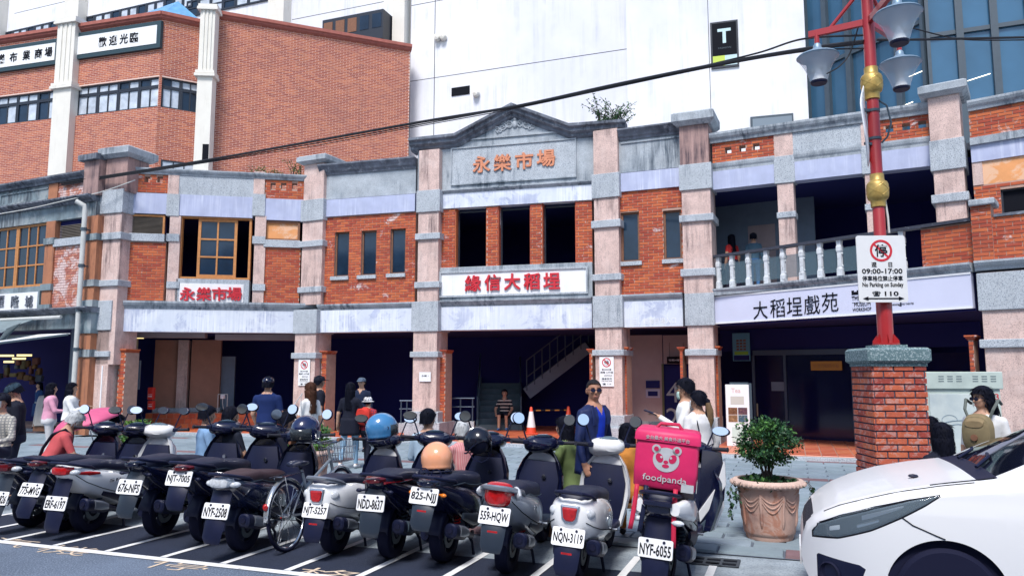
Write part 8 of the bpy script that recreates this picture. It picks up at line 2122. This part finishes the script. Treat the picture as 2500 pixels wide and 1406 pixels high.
P('crouched person in striped shirt half hidden under the pink umbrella', 245, 10.6, -70, H=1.6, pose='sit', seat_h=.36, top_m=cloth(WHT, stripes=((.25,.12,.10),'X',8)), bottom=(.04,.09,.2), sleeve=.8, hair='bob', lean=22, head_pitch=15)
x, y = pos(245,10.6); stool('low stool under the person with the umbrella', x, y, m_fire, .36, -70)
um_ = thing('umbrella', 'open pink umbrella tilted over the crouched person', 'umbrella', (x-.02, y-.2, 1.03)); um_.rotation_euler = (R(12), R(-14), 0)
mb = MB(); rings = []; nr = 8
for i in range(7):
    f = i/6; rr_ = []
    for j in range(nr*4):
        a = 2*math.pi*j/(nr*4); sc_ = 1-.07*f*abs(math.sin(a*nr/2)); r_ = .44*math.sin(f*math.pi/2*.92)*sc_; rr_.append((max(r_,.003)*math.cos(a), max(r_,.003)*math.sin(a), .17*math.cos(f*math.pi/2*.98)))
    rings.append(rr_)
mb.sweep(rings, cap=False); o = mb.build('canopy', mat('pink_umbrella', (.58,.10,.22), .6, var=.1), um_, 40); o.modifiers.new('t','SOLIDIFY').thickness = .003
mb = MB(); mb.tube([(0,0,.20),(0,0,-.45)], .007, 6); mb.build('shaft', m_chr, um_)
for k in range(8): a = 2*math.pi*k/8; mb = MB(); mb.tube([(0,0,.16),(.25*math.cos(a),.25*math.sin(a),.115),(.42*math.cos(a),.42*math.sin(a),.01)], .003, 4); mb.build('rib', m_chr, um_)
# seated men in the middle
for u_, d_, yw, lab, tp, kw in ((507,9.7,-58,'seated man in light blue shirt with short black hair, left of the pair',(.20,.34,.55),dict(head_pitch=8)),(566,9.4,-38,'seated man in black T-shirt with thick black hair, right of the pair',(.012,.016,.03),dict(head_yaw=-12)),(655,9.1,-62,'seated person in black bending behind the navy scooter',BLK_,dict(lean=20,head_pitch=18))):
    P(lab, u_, d_, yw, H=1.68, pose='sit', top=tp, bottom=(.015,.02,.04), sleeve=.8, hair='short', bulk=1.08, **kw)
    x, y = pos(u_, d_); stool('plastic stool under the '+lab.split(',')[0].replace('seated ',''), x, y, m_fire if u_ != 566 else m_bf, .43, yw)
P('man in navy T-shirt and shiny black cap standing with his back to the camera', 655, 12.4, -4, H=1.69, top=(.008,.022,.10), bottom=(.010,.014,.035), sleeve=.8, hair='short', hat=('helmet',BLK_), bulk=1.12, armL=((-.06,.02,-.27),(-.02,.12,-.48)), armR=((.06,.02,-.27),(.02,.12,-.48)))
t_, sp_, HT_ = P('woman in white T-shirt with long brown hair carrying a white bag', 760, 12.2, 55, H=1.6, female=True, top=WHT, bottom=(.62,.62,.63), sleeve=.8, hair='long', hairm=BRNH, armL=((-.05,.06,-.26),(-.0,.16,-.42)))
mb = MB(); mb.loft([(-.16,-.28,.84,.02,.10,2.6),(-.05,-.30,.82,.05,.15,2.6),(.10,-.30,.82,.05,.15,2.6),(.2,-.28,.84,.02,.10,2.6)], 16); mb.build('shoulder_bag', cloth(WHT), t_, True); mb = MB(); mb.tube([(-.26,-.1,.95),(-.2,.0,1.2),(-.15,.02,1.36),(-.24,.12,1.15),(-.28,.15,.95)], .008, 6); mb.build('bag_handle', cloth((.6,.6,.6)), t_)
P('man in black T-shirt and black cap behind the brown-haired woman', 779, 14.5, -60, H=1.7, top=BLK_, sleeve=.8, hat=('cap',BLK_), hair='short', bulk=1.08)
P('woman in long black top and pale jeans walking away with her arm bent', 856, 13.6, -12, H=1.58, female=True, top=BLK_, bottom=(.22,.36,.50), shoes=(.7,.7,.72), sleeve=.8, hair='long', stride=.35, bulk=1.05, skirt=(1.0,.66,.17,.20,BLK_), armR=((.12,.05,-.22),(.28,.14,-.30)), armL=((-.08,0,-.27),(-.12,.05,-.5)))
t_, sp_, HT_ = P('child in red checked jacket and white hat walking beside the woman in black', 899, 13.7, -25, H=1.32, top_m=cloth((.50,.03,.03), check=((.16,.03,.06),0,7)), bottom=BLK_, sleeve=2, hair='short', hat=('brim',(.68,.68,.70)), stride=-.25, bulk=1.2)
mb = MB(); mb.loft([(-.20,0,.92,.10,.12,2.8),(-.14,0,.92,.14,.16,3),(-.06,0,.92,.13,.15,3)], 16); mb.build('backpack', cloth((.55,.04,.03)), t_, True)
P('dark figure with a cap walking in the shade behind the child', 884, 16.6, 170, H=1.66, top=(.012,.02,.05), sleeve=2, hair='short', hat=('cap',(.1,.14,.2)), face=True)
# seated to the right of the middle
P('seated person in pale blue hoodie with black hair', 1046, 9.0, -14, H=1.66, pose='sit', top=(.36,.48,.60), bottom=(.3,.36,.42), sleeve=2, hair='short', jacket=.12, head_yaw=-25); x, y = pos(1046,9.0); stool('plastic stool under the person in the pale blue hoodie', x, y, m_bf, .43, -14)
P('white-haired elderly person in pink striped shirt seated behind the black helmet', 1140, 8.7, 35, H=1.5, pose='sit', seat_h=.38, top_m=cloth((.55,.20,.22), stripes=((.62,.34,.34),'X',14)), bottom=(.1,.1,.14), sleeve=1.6, hair='short', hairm=WHTH, mask=((.7,.7,.7),.0), lean=10); x, y = pos(1140,8.7); stool('plastic stool under the white-haired elderly person', x, y, m_fire, .38, 35)
# man on the stairs
x, y = at_depth(1232,1000,22.25).x, 22.25
P_, sp_, HT_ = person('man in black striped polo and shorts sitting on the grey stairs', x, y-.05, FL+.012, 172, H=1.66, pose='sit', seat_h=.33, top_m=cloth((.010,.012,.025), stripes=((.55,.50,.45),'Z',3.2)), bottom=(.012,.014,.03), legs=.5, sleeve=.8, hair='short', face=True, shoes=(.05,.12,.3), armL=((-.08,.12,-.24),(-.02,.30,-.36)), armR=((.10,.10,-.24),(.06,.28,-.38)))
# standing man in blue jacket
jk = cloth((.010,.020,.085), .6)
t_, sp_, HT_ = P('older man in navy jacket, bright blue shirt and dark glasses facing the camera', 1446, 7.7, 222, H=1.69, top_m=jk, shirt=cloth((.006,.035,.42), .7), bottom=(.012,.016,.035), sleeve=2, hair='buzz', hairm=GRYH, face=True, glasses='dark', head_yaw=-34, voxel=.011, jacket=.13, bulk=.98, skin=(.40,.20,.13), armR=((.07,.02,-.27),(.08,.10,-.50)), armL=((-.07,.0,-.27),(-.07,.08,-.50)), skirt=(1.0,.72,.19,.21,(.010,.020,.085)))
for sx in (-1,1): mb = MB(); mb.sweep([[sp_(h_, f_)+Vector((sx*x_,0,0)) for x_, f_ in ((w_,d_),(w_+.05,d_+.012),(w_+.055,d_-.004),(w_,d_-.016))] for h_, w_, d_ in ((.50,.055,.07),(.44,.075,.112),(.36,.075,.128),(.30,.07,.122))]); mb.build('lapel', jk, t_, True)
P('woman in olive green top with black bob seated in front of the older man', 1396, 8.1, 60, H=1.58, female=True, pose='sit', top=(.16,.22,.09), bottom=(.16,.22,.09), sleeve=1.2, hair='bob', bulk=1.15, lean=8); x, y = pos(1396,8.1); stool('wooden stool under the woman in olive green', x, y, m_dwood, .43, 60)
P('seated person in orange brown jacket with black hair by the white scooter', 1522, 7.75, -20, H=1.55, pose='sit', seat_h=.40, top=(.50,.20,.04), bottom=(.42,.16,.03), sleeve=2, hair='bob', jacket=.15, bulk=1.15, lean=12); x, y = pos(1540,7.75); bench('timber bench behind the delivery scooter', x, y, -14, .9, mat('amber_timber', (.42,.20,.06), .6, var=.2), .40)
# couple
t_, sp_, HT_ = P('young man in white jacket with lowered mask holding a phone', 1676, 8.6, 72, H=1.69, top=WHT, shirt=cloth((.02,.03,.05)), bottom=(.02,.025,.04), sleeve=2, hair='short', face=True, glasses='thin', mask=((.42,.60,.56),-.03), voxel=.011, head_pitch=4, armL=((-.05,.08,-.235),(.03,.31,-.09)), armR=((.05,.05,-.26),(.0,.24,-.30)), jacket=.12)
ph = HT_ @ Vector((0,0,0)); 
mb = MB(); sh = sp_(.415)+Vector((-.16,0,0)); q_ = sh+Vector((.03,.31,-.09))*.95+Vector((.01,.10,.05)); mb.obox(q_, .075, .15, .009, (1,0,.1), (0,1,.35)); o = mb.build('phone', m_bp); M_ = Matrix.Translation(t_.location) @ Matrix.Rotation(R(72),4,'Z'); o.location = M_.translation; o.rotation_euler = (0,0,R(72)); tag(o, 'dark mobile phone held up by the young man in white', 'phone')
t_, sp_, HT_ = P('woman in white sweater with a long ponytail beside the young man', 1704, 8.35, 22, H=1.55, female=True, top=(.66,.66,.68), bottom=(.03,.05,.07), sleeve=2, hair='pony', head_yaw=30, voxel=.011, jacket=.1, bulk=1.08, mask=((.6,.62,.65),0.), skirt=(.86,.45,.17,.22,(.03,.05,.07)), armR=((.09,.0,-.26),(.09,.06,-.52)))
mb = MB(); mb.tube([HT_ @ Vector(p_) for p_ in ((0,-.13,-.02),(.01,-.15,-.12),(.03,-.15,-.24),(.04,-.13,-.36))], [.03,.04,.036,.008], 10); mb.build('ponytail', mat('tan_hair', (.16,.10,.05), .5, var=.4, scale=30), t_, True)
mb = MB(); mb.tube([sp_(.47,-.06)+Vector((-.08,0,0)), sp_(.30,-.135)+Vector((-.09,0,0)), sp_(.05,-.13)+Vector((-.10,0,0))], .007, 5); mb.build('bag_strap', cloth(BLK_), t_)
# right edge
t_, sp_, HT_ = P('smiling woman in white T-shirt with a khaki backpack worn on her front', 2396, 7.25, 128, H=1.62, female=True, top=WHT, bottom=(.05,.06,.08), sleeve=.9, hair='bob', face=True, glasses='dark', head_yaw=-30, voxel=.012, head_pitch=6, bulk=1.05)
mb = MB(); mb.loft([(.10,0,1.12,.10,.15,2.6),(.15,0,1.12,.135,.175,2.8),(.22,0,1.11,.12,.16,2.8),(.25,0,1.10,.08,.11,2.4)], 20); bpk = mb.build('backpack', cloth((.20,.16,.09)), t_, True)
mb = MB(); mb.loft([(.20,0,1.235,.09,.05,2.6),(.255,0,1.20,.075,.03,2.6)], 14); mb.build('backpack_flap', cloth((.24,.18,.10)), bpk, True); mb = MB(); mb.lathe([(0,-.004),(.03,-.004),(.03,.004),(0,.004)], (0,.262,1.08), 14, axis='y'); mb.build('badge', m_dwood, bpk)
for sx in (-1,1): mb = MB(); mb.tube([(sx*.08,.13,1.22),(sx*.12,.12,1.33),(sx*.14,.03,1.42),(sx*.13,-.06,1.38)], .014, 6); mb.build('backpack_strap', cloth((.12,.14,.13)), t_)
P('person with long black hair seated behind the white car bonnet', 2292, 6.85, 0, H=1.6, female=True, pose='sit', top=BLK_, bottom=BLK_, sleeve=2, hair='long', bulk=1.05); x, y = pos(2292,6.75); stool('plastic stool under the long-haired person behind the car', x, y, m_bf, .43)
P('seated person partly hidden between the brick pedestal and the cabinet', 2262, 8.8, -60, H=1.55, pose='sit', seat_h=.40, top=(.2,.24,.26), sleeve=2, hair='bob', head_pitch=10); x, y = pos(2262,8.8); stool('plastic stool under the person hidden by the brick pedestal', x, y, m_fire, .40)
# on the balcony
for u_, d_, yw, lab, kw in ((1797,18.9,20,'woman in red top with long black hair on the balcony',dict(female=True,top=(.45,.03,.03),bottom=(.015,.015,.03),hair='long',skirt=(.95,.1,.17,.26,(.015,.015,.035)))),(1851,18.7,-30,'person in denim jacket and dark cap leaning at the balcony rail',dict(top=(.07,.14,.20),bottom=(.06,.16,.35),hair='short',hat=('cap',BLK_),sleeve=2))):
    P(lab, u_, d_, yw, zl1-.02, H=1.6, **kw)
# ------------------------------------------------------------------ houses added unseen behind the camera, for reflections and to block low sky light
m_oppw = [mat('opposite_wall_%s' % k, c, .85, var=.12, scale=1.5) for k, c in (('grey',(.22,.23,.25)),('brick',(.28,.12,.08)),('cream',(.36,.33,.28)))]
for k, (a0, a1, hh, lab) in enumerate(((-26,-15,9.5,'grey three-storey house across the street, left of the camera'),(-15,-4,8.0,'red brick house across the street behind the camera'),(-4,8,10.0,'cream three-storey house across the street behind the camera'),(8,19,8.8,'grey house across the street, right of the camera'))):
    t = thing('opposite_house', lab, 'building', G((a0+a1)/2,-9,0), RZ, 'houses across the street'); w_ = (a1-a0)/2-.02
    mb = MB(); mb.box(-w_,w_,-8,0,0,hh); mb.build('wall', m_oppw[k % 3], t)
    mb = MB(); mb.box(-w_,w_,-.3,.25,hh,hh+.3); mb.build('cornice', m_gran, t)
    for j in range(2 if hh < 9 else 3):
        for i in range(4):
            x = -w_+w_*2*(i+.5)/4
            mb = MB(); mb.box(x-.75,x+.75,0,.06,(.2 if j == 0 else 3.0*j+.8),(2.7 if j == 0 else 3.0*j+2.4)); o = mb.build('window', m_dframe, t); mb = MB(); mb.box(x-.66,x+.66,.06,.075,(.3 if j == 0 else 3.0*j+.9),(2.6 if j == 0 else 3.0*j+2.3)); mb.build('pane', m_glass, o)
